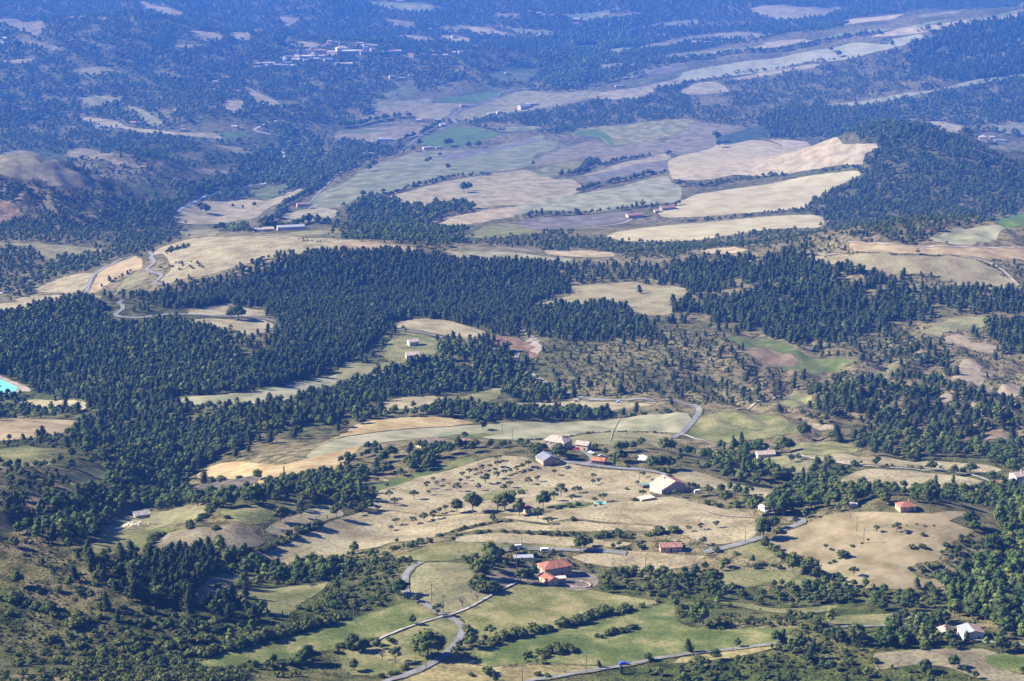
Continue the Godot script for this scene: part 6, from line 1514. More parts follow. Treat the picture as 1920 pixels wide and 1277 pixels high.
	wood("in the wooded spur below the thin ledge", 8.8, [15, 60, 25, 0, -0.25], 7, 12, [691.5, -4024, 757.8, -4039, 857.8, -4071, 941.1, -4107, 1028.8, -4156, 1167.8, -4259, 1081.7, -3919, 991.4, -3909, 931.9, -3889, 885.5, -3928, 826.1, -3925, 783.9, -3975])
	wood("in the dense oak wood behind the golden field", 7.8, [5, 65, 30, 0], 8, 12, [507.9, -3933, 550, -4033, 610.1, -4059, 664.3, -4043, 732, -3998, 780.6, -3957, 822.2, -3905, 706.6, -3265, 653.8, -3227, 598.7, -3257, 627.6, -3803, 520.9, -3805, 512.6, -3839])
	wood("in the thicket above the dark crop", 10, [5, 75, 0, 20], 6, 10, [363, -4046, 443.9, -4099, 487.8, -4015, 507.9, -3933, 460.7, -3906, 418.4, -3921, 392.6, -3959, 376.8, -3989])
	wood("on the dark hill at the right", 7.4, [20, 65, 15, 0, -0.24], 7, 11, [603.2, -3194, 625.4, -3220, 828.1, -3916, 750.4, -3325, 780, -3247, 816.3, -3205, 876.3, -3164, 816, -2931, 769, -2887, 736.9, -2856, 516.8, -2126, 488.4, -2090, 438.2, -2036, 383.4, -2055, 470.7, -2738, 470.8, -2879, 456, -2927, 497.4, -3024, 534.4, -3076, 576.9, -3105])
	wood("on the scrubby bank below the long farm", 7.6, [10, 60, 20, 10, -0.16], 6, 11, [-121.2, -4049, -61.6, -4121, 15.4, -4116, 53.9, -4116, 131.6, -4145, 191.6, -4192, 290.7, -4213, 331, -4337, 395.5, -4383, 362.4, -3996, 276.4, -3992, 162.9, -3954, 106, -3903, 79.7, -3865, 62.9, -3954, 14.9, -3980, -60.2, -4025])
	wood("among the trees of the valley floor", 8.2, [5, 55, 40, 0, -0.2], 9, 15, [-572.9, -3227, -536.8, -3288, -508.2, -3411, -512.9, -3566, -483.6, -3730, -473.2, -3887, -430.8, -3897, -397.8, -3857, -367.9, -3622, -377.4, -3452, -386.4, -3300, -420.6, -3376, -470.5, -3368, -516.1, -3250, -546.6, -3158])
	wood("in the pale riverside trees at the left", 8.5, [0, 30, 70, 0], 8, 13, [-631.2, -2870, -592.8, -2953, -569.6, -3041, -527.6, -3187, -476.1, -3294, -460.1, -3244, -498.1, -3131, -532.3, -2988, -545.2, -2902, -585.4, -2827, -628.7, -2781])
	wood("below the left badland hill", 7.6, [20, 55, 15, 10, -0.2], 6, 10, [-801.1, -2909, -721.5, -2905, -660.5, -2937, -616.6, -2993, -590.5, -3000, -601.3, -2911, -628.7, -2781, -747.9, -2696])
	wood("on the wooded left valley side", 8.4, [10, 50, 25, 15, -0.16], 6, 11, [-1105.7, -4055, -1010.6, -4037, -910.1, -3973, -841, -3871, -741.9, -3806, -659.8, -3742, -587.1, -3573, -569.2, -3520, -536.8, -3500, -580.1, -3462, -594, -3357, -612.9, -3286, -628.5, -3305, -681.2, -3323, -803.3, -3656, -846.8, -3697, -863.4, -3603, -909.3, -3653, -1004, -3660])
	wood("in the shadow below the second badland ridge", 11, [30, 50, 0, 20], 4, 9, [-742.5, -3376, -656.6, -3289, -612.9, -3286, -565.5, -3276, -571.1, -3216, -613.2, -3199, -671.5, -3235, -680.3, -3008, -831.6, -3537])
	wood("along the river below the straw hill", 10.5, [10, 70, 20, 0], 8, 13, [-576.2, -2781, -536.8, -2854, -517.5, -2900, -490.8, -2837, -502, -2749, -473.1, -2459, -467.9, -2359, -502.2, -2404, -508.3, -2335, -506, -2206, -538.8, -2140, -545.8, -2085, -585.1, -2090, -606.6, -2171, -565.2, -2205, -583.3, -2369, -582.8, -2517, -550.8, -2525])
	wood("in the dark bank at the left edge", 9.5, [40, 60, 0, 0], 7, 11, [-700.6, -2520, -658.3, -2513, -641.4, -2503, -615.9, -2428, -583.3, -2269, -615.8, -2205])
	wood("in the left bank wood above the grey field", 9.5, [10, 80, 10, 0], 7, 11, [-759.9, -2741, -636.6, -2794, -592.1, -2684, -590.5, -2563, -628.5, -2559, -652, -2556, -710.3, -2556])
	wood("in the great pine wood on the central ridge", 4.93, [92, 7, 1, 0], 9, 14, [-340.7, -1941, -306.6, -2012, -283.8, -2061, -243.4, -2127, -197.4, -2158, -136.4, -2169, -74, -2153, -36.9, -2147, 24.7, -2156, 48.1, -2095, 59.6, -2032, 22.6, -1957, 17, -1845, 0, -1780, -31.6, -1826, -51.6, -1787, -95.9, -1847, -115, -1793, -126.8, -1683, -147.9, -1590, -179.8, -1543, -199.4, -1487, -226.1, -1571, -217.2, -1646, -213.1, -1713, -225.6, -1783, -243.4, -1823, -254.2, -1897, -286.6, -1914, -315.5, -1824])
	wood("in the mixed wood above the lake", 5.28, [54, 28, 18, 0, -0.34], 8, 13, [-514.1, -1819, -475.3, -1833, -436.9, -1852, -398.8, -1810, -380.1, -1762, -364.4, -1752, -323.1, -1777, -309.6, -1757, -292.4, -1744, -267.4, -1712, -252.9, -1647, -223.4, -1568, -199.4, -1487, -223.9, -1420, -265.4, -1444, -270.6, -1403, -312.2, -1403, -349.8, -1479, -402.3, -1536, -424.1, -1566, -448.9, -1574])
	wood("in the scrubby pines beside the hairpin", 7.5, [55, 25, 0, 20], 6, 11, [-383.3, -1823, -381.9, -2045, -340.5, -2057, -305.2, -2059, -297.1, -1973, -316.8, -1832, -341.8, -1796, -373.2, -1780])
	wood("in the tree belt below the pale meadow strip", 5.98, [45, 40, 15, 0, -0.3], 8, 13, [-329.2, -1387, -266.4, -1402, -205.2, -1376, -169.3, -1414, -139.7, -1547, -119.3, -1578, -82.8, -1581, -28.3, -1623, -2.3, -1613, -27.4, -1569, -70.9, -1519, -105.3, -1386, -121.4, -1337, -154.1, -1313, -177.6, -1259.1, -197.5, -1242.4, -203.9, -1212.2, -222.7, -1217.4, -242.1, -1245.3, -268.8, -1233.8, -298.9, -1255.5])
	wood("in the long tree belt above the orange stubble", 5.98, [35, 55, 10, 0], 8, 12, [-117.8, -1340, -101.3, -1367, -79.1, -1351, -48.8, -1392, -21.7, -1390, 5.5, -1404, 47.5, -1434, 67.1, -1403, 81.2, -1386, 46, -1386, -7.9, -1351, -47.4, -1349, -86.3, -1340])
	wood("in the open pine stand right of the sandy track", 7.8, [92, 8, 0, 0], 9, 14, [17.9, -1863, 34.7, -1903, 54, -1940, 69.6, -1906, 90.4, -1922, 110.3, -1916, 116.8, -1840, 128.7, -1807, 133.2, -1750, 120.5, -1688, 97.8, -1690, 63.5, -1688, 31.7, -1729, 21.6, -1796])
	wood("in the leafy gully below the villas", 6.16, [35, 35, 30, 0, -0.26], 9, 15, [-64.9, -1680, -55.5, -1690, -45, -1662, -32.1, -1659, -9.6, -1659, 0, -1654, 3.9, -1624, 13.9, -1592, 28.9, -1569, 38.5, -1524, 49.6, -1500, 43.6, -1491, 5.8, -1491, -10.2, -1501, -18.3, -1570, -39.2, -1549, -59.9, -1541, -72.9, -1564, -92.5, -1563, -92.9, -1598, -69.3, -1627])
	wood("scattered over the dry slope right of the lower road", 13.5, [60, 15, 0, 25], 4, 10, [31, -1690, 71.5, -1684, 163.2, -1765, 136.4, -1460, 92.1, -1479, 58.4, -1500, 40.7, -1552, 34.4, -1612])
	wood("scattered over the dry slope below the curved meadow", 14, [75, 5, 0, 20], 4, 10, [156.3, -1725, 196.1, -1708, 204.2, -1638, 222.9, -1598, 234, -1544, 218.8, -1480, 172.1, -1402, 145, -1432, 132.2, -1444])
	wood("in the pine wood on the right slope", 6.34, [86, 12, 2, 0, -0.3], 9, 15, [190.1, -2118, 252.1, -2097, 314.3, -2061, 322.4, -2036, 333.1, -1981, 365, -1948, 383.8, -1949, 386.7, -1904, 399.6, -1886, 407.8, -1855, 390.8, -1806, 366.8, -1780, 340.7, -1759, 309.3, -1724, 274.6, -1693, 258.3, -1672, 246.3, -1690, 232, -1718, 209.6, -1755, 195.6, -1782, 196, -1837, 163.7, -1810, 175.7, -1950, 204.9, -1924, 243, -1904, 245, -1969, 197.6, -1945, 177.9, -1975])
	wood("in the pines at the right edge", 7.6, [86, 12, 2, 0, -0.26], 9, 14, [406.3, -1831, 424.7, -1877, 484.7, -1902, 531.4, -1885, 460.9, -1620, 440.6, -1632, 441.7, -1682, 452.1, -1765, 449.5, -1812])
	wood("scattered on the pink gullied slope", 15, [80, 10, 0, 10], 5, 11, [322.6, -2038, 411.4, -1998, 478.7, -1992, 505.5, -1976, 541.6, -1961, 520.1, -1898, 464.7, -1895, 414.3, -1870, 392.4, -1916, 384.2, -1952, 342.5, -1982])
	wood("in the broken pine wood low on the right", 7.8, [66, 20, 8, 6, -0.24], 8, 14, [247.3, -1525, 278.7, -1545, 290.9, -1529, 325.7, -1483, 361.7, -1526, 365, -1467, 364.2, -1439, 423.9, -1484, 373.6, -1297.7, 322.1, -1284.9, 290.1, -1311, 272.4, -1320, 257.5, -1345, 241.3, -1359, 229.6, -1402])
	wood("on the gullied spurs right of the curved meadow", 8, [64, 20, 4, 12, -0.2], 7, 12, [309.3, -1615, 362, -1657, 383.7, -1685, 389, -1636, 384.3, -1614, 365.9, -1514, 326.4, -1487, 329.2, -1571, 363.8, -1628, 352.2, -1626, 315.9, -1583])
	wood("in the mixed brush above the curved meadow", 8.5, [40, 35, 10, 15], 5, 10, [263.2, -1651, 285, -1677, 318.6, -1730, 367.9, -1769, 373.7, -1683, 351.5, -1646, 309.9, -1635, 282, -1629])
	wood("in the long oak belt at the foot of the right slope", 8.2, [10, 80, 10, 0], 9, 13, [241.8, -1286.2, 293.1, -1314, 309.5, -1284.9, 335.1, -1266, 372.6, -1294, 346.9, -1201.2, 317.9, -1198.7, 284.6, -1207.6, 247.3, -1199.4, 231.3, -1227.7])
	wood("in the scrub bank at the foot of the dark hill", 9, [10, 70, 10, 10], 5, 9, [224.6, -2511, 295.4, -2567, 373.7, -2694, 418.5, -2653, 360.2, -2128, 369.9, -2056, 361.2, -2038, 325.7, -2059, 285, -2152, 263.4, -2195, 229.2, -2269, 206.6, -2307])
	wood("in the valley wood behind the pine ridge", 9.5, [10, 75, 15, 0], 9, 14, [-227.2, -2440, -190.5, -2475, -179.1, -2860, -148.2, -2788, -103.9, -2736, -76.7, -2691, -59.4, -2227, -65.2, -2209, -99.9, -2185, -113.1, -2200, -150, -2221, -215.9, -2365])
	wood("in the thicket under the grey wedge field", 9.5, [15, 70, 5, 10], 6, 11, [-46.2, -2428, -14.3, -2508, 28.9, -2535, 60.5, -2651, 79.9, -2547, 75.2, -2391, 40.5, -2240, 32.2, -2418, -13.7, -2406])
	wood("in the scrub wood below the brightest straw field", 9, [10, 75, 5, 10], 6, 10, [79.9, -2547, 130.2, -2534, 176.7, -2509, 232.3, -2517, 199.1, -2152, 154.1, -2183, 124.5, -2213, 109.5, -2395, 77.8, -2403])
	wood("along the back edge of the pine ridge", 8.5, [70, 25, 0, 5], 7, 12, [20.4, -2142, 69.7, -2147, 111.1, -2155, 150.5, -2129, 194.6, -2101, 185.3, -1995, 145.3, -2052, 102.8, -2065, 61.3, -2064, 39.7, -2072])
	wood("in the copse beside the straw block", 9.5, [10, 75, 15, 0], 9, 14, [-259.9, -2982, -229.9, -3118, -201.2, -3084, -160.9, -2981, -135.4, -2980, -96.6, -3003, -62.6, -3007, -58.5, -2938, -98.5, -2885, -123.3, -2825, -153.2, -2782, -213.9, -2502])
	wood("in the deep ravine wood at the left", 5.72, [15, 67, 18, 0, -0.34], 8, 13, [-266.8, -1186.5, -257.5, -1202.7, -242.6, -1185, -220.7, -1191.8, -206.2, -1161.7, -204.1, -1098, -219.7, -1078.5, -223.8, -1037, -223.1, -987, -215.3, -934.5, -211.4, -858, -211.7, -834.5, -222.3, -851.6, -247.5, -931.2, -252.7, -967.5, -249.4, -1018.2, -249.6, -1090.9, -251, -1127.5])
	wood("in the upper ravine wood at the left", 5.81, [25, 60, 15, 0, -0.3], 8, 12, [-276.2, -1213.5, -280.6, -1314, -242.7, -1319, -201.9, -1263.1, -203.5, -1233.3, -213, -1216.9, -221.6, -1196.9, -243.6, -1190.3, -259.1, -1210.2])
	wood("on the shady bank at the left edge", 8, [10, 75, 0, 15], 6, 10, [-318.1, -1112.3, -301.3, -1122.9, -281.9, -1089.8, -268.4, -1090.7, -254.8, -1029.3, -261.4, -1006.9, -268.8, -987, -281.9, -982.6])
	wood("in the dark pine grove at lower left", 5.2, [90, 10, 0, 0], 9, 13, [-178.4, -799.9, -173.6, -820.6, -170.6, -846.9, -167.4, -894.2, -155.8, -904.9, -145.3, -906.2, -143.9, -885, -145, -858.8, -143.6, -814.9, -146, -800.1, -143.9, -782.9, -151.3, -785, -164.2, -778.8, -171.2, -790.9])
	wood("at the upper edge of the pine grove", 6.16, [30, 60, 10, 0], 7, 10, [-196.5, -806.6, -188.1, -820.3, -178.2, -851.9, -170.2, -827.9, -175.4, -804.9, -181.7, -796.8, -194.3, -800.2])
	wood("in the pale trees below the pine grove", 5.72, [40, 25, 35, 0], 7, 11, [-143.5, -785.1, -134.7, -799.1, -130.2, -811.6, -121.6, -819.9, -111.8, -800.9, -108.2, -784.8, -115.7, -776.6, -124.3, -782.7, -135.9, -781.6])
	wood("in the willow row beyond the pine grove", 5.72, [10, 45, 45, 0], 8, 13, [-151, -902.3, -136.2, -912.1, -126.5, -906.2, -112, -904.7, -92.7, -911.2, -89.9, -873, -101.5, -859.6, -116.2, -866.8, -124.2, -875.2, -143.2, -880])
	wood("in the scrub running up from the bottom left", 4.8, [3, 22, 10, 65], 2, 4.5, [-132.5, -735.5, -126.3, -743.7, -113.1, -756.9, -99.8, -773.9, -77.2, -800.1, -81.2, -873.8, -87.8, -851.7, -95.6, -806.4, -104.3, -785.3, -123.4, -776.1, -146.2, -773.2, -162.7, -771, -161.8, -757.6, -171.2, -744.1, -172.6, -729.5, -163.8, -661, -104.6, -695.9, -113.7, -728.6, -127.6, -728.2])
	wood("in the leafy scrub left of the road bend", 4.84, [0, 45, 15, 40], 3, 6.5, [-90.7, -929, -70.4, -931.3, -60.2, -902.4, -46.8, -884.8, -52.7, -872.5, -53.2, -842.9, -57.1, -825.3, -67.1, -814.8, -78.8, -799.9])
	wood("dotted over the brushy hillside at lower left", 9.5, [4, 12, 6, 78, -0.1], 1.2, 3, [-278.8, -970.6, -256.4, -967, -215.7, -841.2, -198.2, -807.3, -182.3, -791.8, -164.1, -770.3, -161.3, -755.2, -174.7, -725.8, -166.3, -660.3, -191.9, -649.6])
	wood("dotted over the brushy hillside at lower left", 5.72, [3, 10, 8, 79, -0.16], 1, 2.6, [-185.6, -749, -167.9, -766.1, -153.6, -771.6, -161.3, -755.2, -171.8, -732.2, -163.8, -661, -191.9, -649.6, -206.6, -701.3, -197.8, -730.5])
	wood("in the leafy belt below the domed field", 5.28, [3, 67, 20, 10, -0.22], 6, 10.5, [113.8, -874.5, 131.5, -888.4, 138.9, -890.7, 146.4, -881.2, 161.7, -889, 165.8, -876.4, 187.9, -868.5, 204, -878.8, 208.6, -875.5, 204.6, -849.1, 186.8, -841.5, 165.9, -842.9, 154.2, -848.3, 141.4, -848.6, 131, -859, 117.7, -863.4])
	wood("in the small wood at the left of the hollow", 5.28, [5, 75, 15, 5, -0.25], 6, 10, [82.9, -892.2, 98.7, -889.4, 104.5, -873.5, 101.9, -861.8, 91.6, -862.6, 81.1, -870.8])
	wood("in the tall wood behind the bottom right barn", 7.5, [0, 70, 30, 0], 11, 18, [216.4, -882.8, 226.2, -894.6, 238.4, -912.5, 246.8, -924.9, 279.9, -959.2, 229.5, -773.6, 211.7, -777.4, 215.2, -804.1, 207.1, -820.9, 208.8, -848.9])
	wood("on the dark scrubby end of the domed field", 4.84, [5, 60, 0, 35], 3, 7, [218.5, -918, 233.4, -931.8, 246.1, -946.1, 242.9, -924.1, 228.7, -901.9, 220.1, -904])
	wood("in the dark gorse patch on the domed field", 5, [0, 10, 0, 90], 2, 4, [199.6, -896.5, 206.6, -904.5, 217.8, -910.5, 222.5, -904.6, 212.3, -888.5, 203.8, -890.9])
	wood("along the stream wood below the white track", 5.98, [5, 70, 20, 5, -0.2], 7, 12, [147.4, -1036.3, 173.5, -1120.4, 173.2, -1157.6, 178.2, -1129.6, 189.4, -1159.5, 198.2, -1144.1, 201.6, -1123, 212.3, -1121.5, 232.8, -1119.1, 249.1, -1117.4, 270.8, -1141, 274.8, -1105.4, 308.4, -1113, 309.9, -1067.2, 280.9, -962.8, 271.1, -977, 257.2, -976.3, 256.7, -990.3, 230.6, -971.6, 219.1, -981.2, 203.3, -974.3, 184.9, -979.1, 170.7, -980.1, 156.4, -981.5, 141.1, -990.1])
	wood("in the stream wood near the tall poplars", 5.98, [5, 75, 20, 0, -0.3], 8, 13, [126.6, -1150.3, 144.7, -1227.9, 157.9, -1247.9, 160.3, -1199.4, 172.9, -1163.7, 178.2, -1129.6, 168, -1120.7, 149, -1111.5, 133.2, -1118])
	wood("in the scrub along the bottom right road", 5.28, [2, 48, 10, 40, -0.22], 3, 8.5, [119.6, -774.7, 127, -787.9, 139.3, -804.9, 145.6, -794.3, 142.9, -773.6, 156.4, -770.9, 160.8, -765.5, 156.1, -756.4, 150.3, -727.5, 69.5, -735.7, 77.6, -751.2, 97.6, -766, 117.5, -765.1])
	wood("in the trees before the bottom right barn", 5.81, [10, 70, 20, 0, -0.3], 7, 12, [142.1, -773.6, 163.4, -786.9, 177.2, -823.7, 193.8, -816.5, 189.6, -787.3, 186.7, -773.9, 190.5, -766.7, 162.8, -763.7, 151.6, -765.5])
	wood("in the yellowing bushes at the bottom edge", 5.28, [5, 20, 30, 45], 2, 6, [159.2, -725.8, 170.3, -747.3, 181.7, -744, 182.3, -724])
	wood("in the bushes at the bottom right corner", 5.28, [0, 40, 40, 20], 3, 7, [208.8, -765.9, 217.6, -772.8, 227.7, -766.9, 216.2, -724.1, 212.7, -744.5, 211.4, -757.6])
	wood("in the low scrub strip above the striped meadow", 5.2, [0, 30, 5, 65], 2, 5, [77.3, -827.7, 83.8, -843.7, 95.8, -844.6, 93, -811.1, 104.9, -828.9, 115, -816.7, 124, -811.2, 138.9, -832.6, 133.6, -799.3, 117.6, -799.7, 93.8, -803.4, 78.2, -809])
	wood("in the thicket right of the stone pen", 5.28, [0, 50, 15, 35, -0.22], 3, 8, [41.4, -879.6, 49.9, -892, 59.7, -877.9, 71.4, -905.4, 87.6, -905.2, 82.7, -849.8, 69.4, -855, 41.8, -870.1])
	wood("in the hedge behind the farmhouse", 4.5, [0, 30, 0, 70], 2, 4.5, [29.2, -915.6, 43.5, -907.2, 65.5, -898.4, 53.6, -894.9, 33.5, -909.1])
	wood("in the overgrown bank left of the farmhouse", 4.84, [0, 60, 30, 10], 5, 10, [-20.7, -864.4, -19.7, -875.6, -16.3, -907.2, -9.2, -930.4, -7.3, -910.6, -4.9, -897, -7.1, -886.1, -13.9, -867.3])
	wood("in the clipped thicket beside the farm track", 4.5, [0, 30, 10, 60], 2.5, 5, [-19.6, -852, -14.6, -861.2, -6, -857.3, -4.7, -850.4, -13.5, -842.6])
	wood("in the dark copse against the farmhouse", 4.84, [30, 70, 0, 0], 6, 9, [1.8, -884, 11.6, -895.2, 11.9, -882, 6.1, -868.9, 2.2, -869.8])
	wood("in the garden hedge round the white shed", 5, [0, 55, 20, 25], 3, 6, [-7.1, -893.4, 3.6, -908.5, 13.7, -915.4, 11.6, -897, 0, -896.9, -6.2, -880.1])
	wood("in the bushes behind the white caravan", 5, [0, 60, 0, 40], 3, 5.5, [4.6, -925.6, 13, -935.7, 22.2, -930.7, 29.5, -925.5, 20.1, -916.9, 13.7, -916.7, 9.2, -922.5])
	wood("in the oak wood above the green strip", 5.72, [10, 85, 5, 0], 8, 12, [-75.6, -1130, -63.4, -1152.8, -41, -1160.8, -44.8, -1140, -59.8, -1124.9, -71.9, -1124.8])
	wood("in the small wood left of the orchard", 5.72, [10, 80, 10, 0], 7, 11, [-104.4, -1080.8, -96.2, -1084.4, -79.7, -1040.4, -80, -1030.3, -88.2, -1025, -99.7, -1029.4])
	wood("in the wood below the golden lines field", 5.72, [5, 85, 10, 0], 8, 12, [-135.5, -1004.8, -143.3, -1064.3, -139.5, -1106, -129, -1109.9, -107.1, -1134.1, -96.4, -1126.3, -95.3, -1099.2, -97.8, -1042.3, -112.7, -1018.5])
	wood("scattered on the slope by the villas", 11, [30, 40, 10, 20], 4, 9, [-120.4, -1372, -103.7, -1402, -99.7, -1556, -135.4, -1549, -146.7, -1509, -132, -1353])
	wood("in the trees under the rusty field", 7.5, [25, 55, 5, 15], 4, 8, [-339.5, -1203, -332.6, -1244.4, -320.5, -1344, -330.9, -1439, -306.7, -1404, -281.3, -1331, -263.4, -1230.8, -287.4, -1275, -289.2, -1189.3, -320.3, -1197.1])
	wood("in the trees below the lake", 8, [10, 70, 20, 0], 8, 12, [-434.3, -1534, -418.3, -1530, -410.5, -1510, -387.2, -1487, -332.6, -1421, -330.4, -1399, -387.8, -1461, -374.9, -1319])
	wood("round the two white villas", 9, [30, 40, 20, 10], 4, 9, [-116.3, -1648, -109.9, -1727, -103.8, -1737, -79.1, -1708, -71.3, -1679, -86.5, -1658, -105.7, -1656])
	wood("in the small pine clump above the road bend", 5.72, [95, 5, 0, 0], 8, 11, [-25.2, -1745, -17.2, -1784, 3.5, -1796, 11.9, -1758, 3.3, -1725, -13.3, -1728])
	wood("in the dark pine clump at the road bend", 5.72, [95, 5, 0, 0], 8, 11, [-37.5, -1691, -33.2, -1720, -16.4, -1695, -14.6, -1678, -29.1, -1671])
	wood("in the far hamlet trees", 13, [5, 70, 25, 0], 7, 12, [145.4, -4909, 252.9, -5068, 315, -5009, 237.4, -4745, 295.4, -4551, 283.2, -4487, 224.9, -4486, 163.3, -4508, 147.2, -4668])
	wood("in the low brush of the lower left hillside", 2.8, [0, 0, 0, 100, -0.02], 0.4, 1.1, [-278.8, -970.6, -256.4, -967, -215.7, -841.2, -198.2, -807.3, -182.3, -791.8, -164.1, -770.3, -161.3, -755.2, -153.5, -770.8, -123.6, -777, -104.3, -785.3, -95.6, -806.4, -87.8, -851.7, -81.2, -873.8, -75.6, -800.3, -99.8, -773.9, -126.2, -743.3, -128.7, -674, -191.9, -649.6])
	wood("in the low brush at the bottom right", 3.4, [0, 0, 0, 100], 0.5, 1.3, [71.2, -756.3, 97.7, -767, 117.7, -766.2, 127, -787.9, 159.7, -767.6, 150.7, -727.5, 69.5, -735.7])
	wood("in the low brush of the dry slope right of the lower road", 5.72, [4, 3, 0, 93], 0.7, 2.2, [31, -1690, 71.5, -1684, 164.9, -1765, 137.9, -1460, 92.1, -1479, 58.4, -1500, 40.7, -1552, 34.4, -1612])
	wood("in the low brush of the dry slope below the curved meadow", 5.72, [4, 3, 0, 93], 0.7, 2.2, [156.3, -1725, 196.1, -1708, 204.2, -1638, 222.9, -1598, 234, -1544, 218.8, -1480, 172.1, -1402, 145, -1432, 132.2, -1444])
	wood("in the low brush of the right gullies", 5.28, [8, 2, 0, 90], 0.7, 2.2, [322.6, -2038, 479.3, -1995, 551.9, -1965, 373.6, -1297.7, 290.2, -1312, 241.3, -1359, 230.5, -1408, 247.3, -1525, 305.6, -1611, 382, -1722, 458, -1865, 397.8, -1925])
	wood("in the low scrub of the left badland hill", 7.5, [5, 10, 0, 85, -0.1], 0.8, 2.4, [-990.7, -3609, -969.1, -3658, -904.3, -3617, -678.6, -3025, -663.3, -3224, -616.6, -2993, -683.7, -2918, -801.1, -2909])
	wood("in the trees beside the valley river", 8.4, [5, 60, 35, 0], 8, 13, [-411.2, -3298, -371.3, -3488, -334.1, -3626, -290.6, -3468, -324.1, -3337, -374.3, -3219])
	wood("in the trees at the valley road bend", 9, [5, 65, 30, 0], 7, 12, [-357.8, -3734, -343.7, -3816, -309.6, -3792, -251.1, -3713, -222.3, -3638, -258.8, -3622, -299.7, -3538, -330.4, -3438])
	for t in trees:
		t.y = ground(t.x, t.z)
		t.seen = in_frame(Vector3(t.x, t.y, t.z))
	trees.sort_custom(func(a, b): return a.rank < b.rank)
	var shapes := {}
	var bark := StandardMaterial3D.new()
	bark.albedo_color = lin(0.1, 0.08, 0.06)
	bark.roughness = 1.0
	var leaf_mats := {}
	for kind in TONES:
		leaf_mats[kind] = []
		for c in TONES[kind]:
			leaf_mats[kind].append(foliage(lin(c[0], c[1], c[2])))
		for fine in [true, false] if WOODS_SAID.has(kind) else [true]:
			shapes[[kind, fine]] = []
			for v in 4:
				shapes[[kind, fine]].append(tree_shapes(kind, 10 + v * 7 + kind.length(), fine))
	var plain := foliage(Color.WHITE)
	var count := {}
	var rest := {}
	var proto := {}
	var sorted_out := {}
	for t in trees:
		var called: String = NAMES[t.kind]
		var n: int = count.get(called, 0)
		if t.seen and n < 298 or t.lone:
			count[called] = n + 1
			var v := dice.randi() % 4
			var tone := dice.randi() % 5
			var key := [t.kind, v, tone]
			var o: Node3D
			if not proto.has(key):
				o = Node3D.new()
				o.name = called
				for part in 2:
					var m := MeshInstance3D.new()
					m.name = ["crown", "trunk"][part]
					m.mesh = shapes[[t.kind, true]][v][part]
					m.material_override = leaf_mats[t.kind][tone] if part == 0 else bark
					if m.mesh.get_surface_count():
						o.add_child(m, true)
				proto[key] = o
			else:
				o = proto[key].duplicate()
				o.name = called
			o.position = Vector3(t.x, t.y, t.z)
			o.rotation.y = dice.randf() * TAU
			o.scale = Vector3.ONE * t.h * dice.randf_range(0.96, 1.04)
			if t.kind in ["broadleaf", "fruit", "shrub"]:
				o.scale *= Vector3(dice.randf_range(0.9, 1.25), 1.0, dice.randf_range(0.9, 1.25))
			tag(o, t.label, CATEGORY[t.kind], t.group)
			add_child(o, true)
			if not t.lone:
				t.tone = tone
				t.node = o
				if not sorted_out.has(t.group):
					sorted_out[t.group] = []
				sorted_out[t.group].append(t)
		else:
			var key := [t.kind, t.rank < 1500.0, dice.randi() % 4]
			if not rest.has(key):
				rest[key] = []
			rest[key].append(t)
	for place in sorted_out:
		say_which(place, sorted_out[place])
	var masses := {}
	for key in rest:
		var kind: String = key[0]
		var said = WOODS_SAID[kind]
		if not masses.has(kind):
			var o := Node3D.new()
			o.name = said[0]
			tag(o, said[1], "woodland" if kind != "shrub" else "scrub", "", "stuff")
			add_child(o, true)
			masses[kind] = o
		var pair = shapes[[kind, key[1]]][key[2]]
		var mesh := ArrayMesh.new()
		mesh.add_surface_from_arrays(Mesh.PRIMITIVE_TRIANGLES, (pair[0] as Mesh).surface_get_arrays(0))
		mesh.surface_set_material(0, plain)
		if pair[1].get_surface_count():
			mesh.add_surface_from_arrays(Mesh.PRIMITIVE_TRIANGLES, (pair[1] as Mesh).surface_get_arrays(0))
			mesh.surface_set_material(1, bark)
		var mm := MultiMesh.new()
		mm.transform_format = MultiMesh.TRANSFORM_3D
		mm.use_colors = true
		mm.mesh = mesh
		mm.instance_count = rest[key].size()
		for i in rest[key].size():
			var t = rest[key][i]
			var fat := dice.randf_range(0.9, 1.25)
			mm.set_instance_transform(i, Transform3D(Basis.from_euler(Vector3(0, dice.randf() * TAU, 0)).scaled(Vector3(t.h * fat, t.h, t.h * fat)), Vector3(t.x, t.y, t.z)))
			var c = TONES[kind][dice.randi() % 5]
			var k := dice.randf_range(0.85, 1.2)
			mm.set_instance_color(i, Color(c[0] * k, c[1] * k, c[2] * k))
		var mi := MultiMeshInstance3D.new()
		mi.name = {"pine": "pines", "broadleaf": "leafy_trees", "pale": "pale_trees", "shrub": "bushes"}[kind]
		mi.multimesh = mm
		masses[kind].add_child(mi, true)
	print("trees ", trees.size(), " lone ", count)

# ---------------------------------------------------------------- buildings
const ROOFS := {"red": [0.26, 0.1, 0.06], "orange": [0.33, 0.13, 0.065], "dullred": [0.25, 0.13, 0.1], "pale": [0.32, 0.255, 0.2], "cream": [0.45, 0.4, 0.31], "white": [0.27, 0.28, 0.29], "slate": [0.15, 0.16, 0.19], "brown": [0.24, 0.17, 0.125], "greybrown": [0.26, 0.235, 0.21], "pink": [0.55, 0.42, 0.38], "teal": [0.09, 0.18, 0.16]}
const WALLS := {"stone": [0.3, 0.25, 0.19], "ochre": [0.45, 0.35, 0.22], "pinkwall": [0.48, 0.35, 0.28], "white": [0.48, 0.46, 0.43], "darkwood": [0.12, 0.085, 0.06], "greenwall": [0.45, 0.52, 0.47]}
var paint := {}

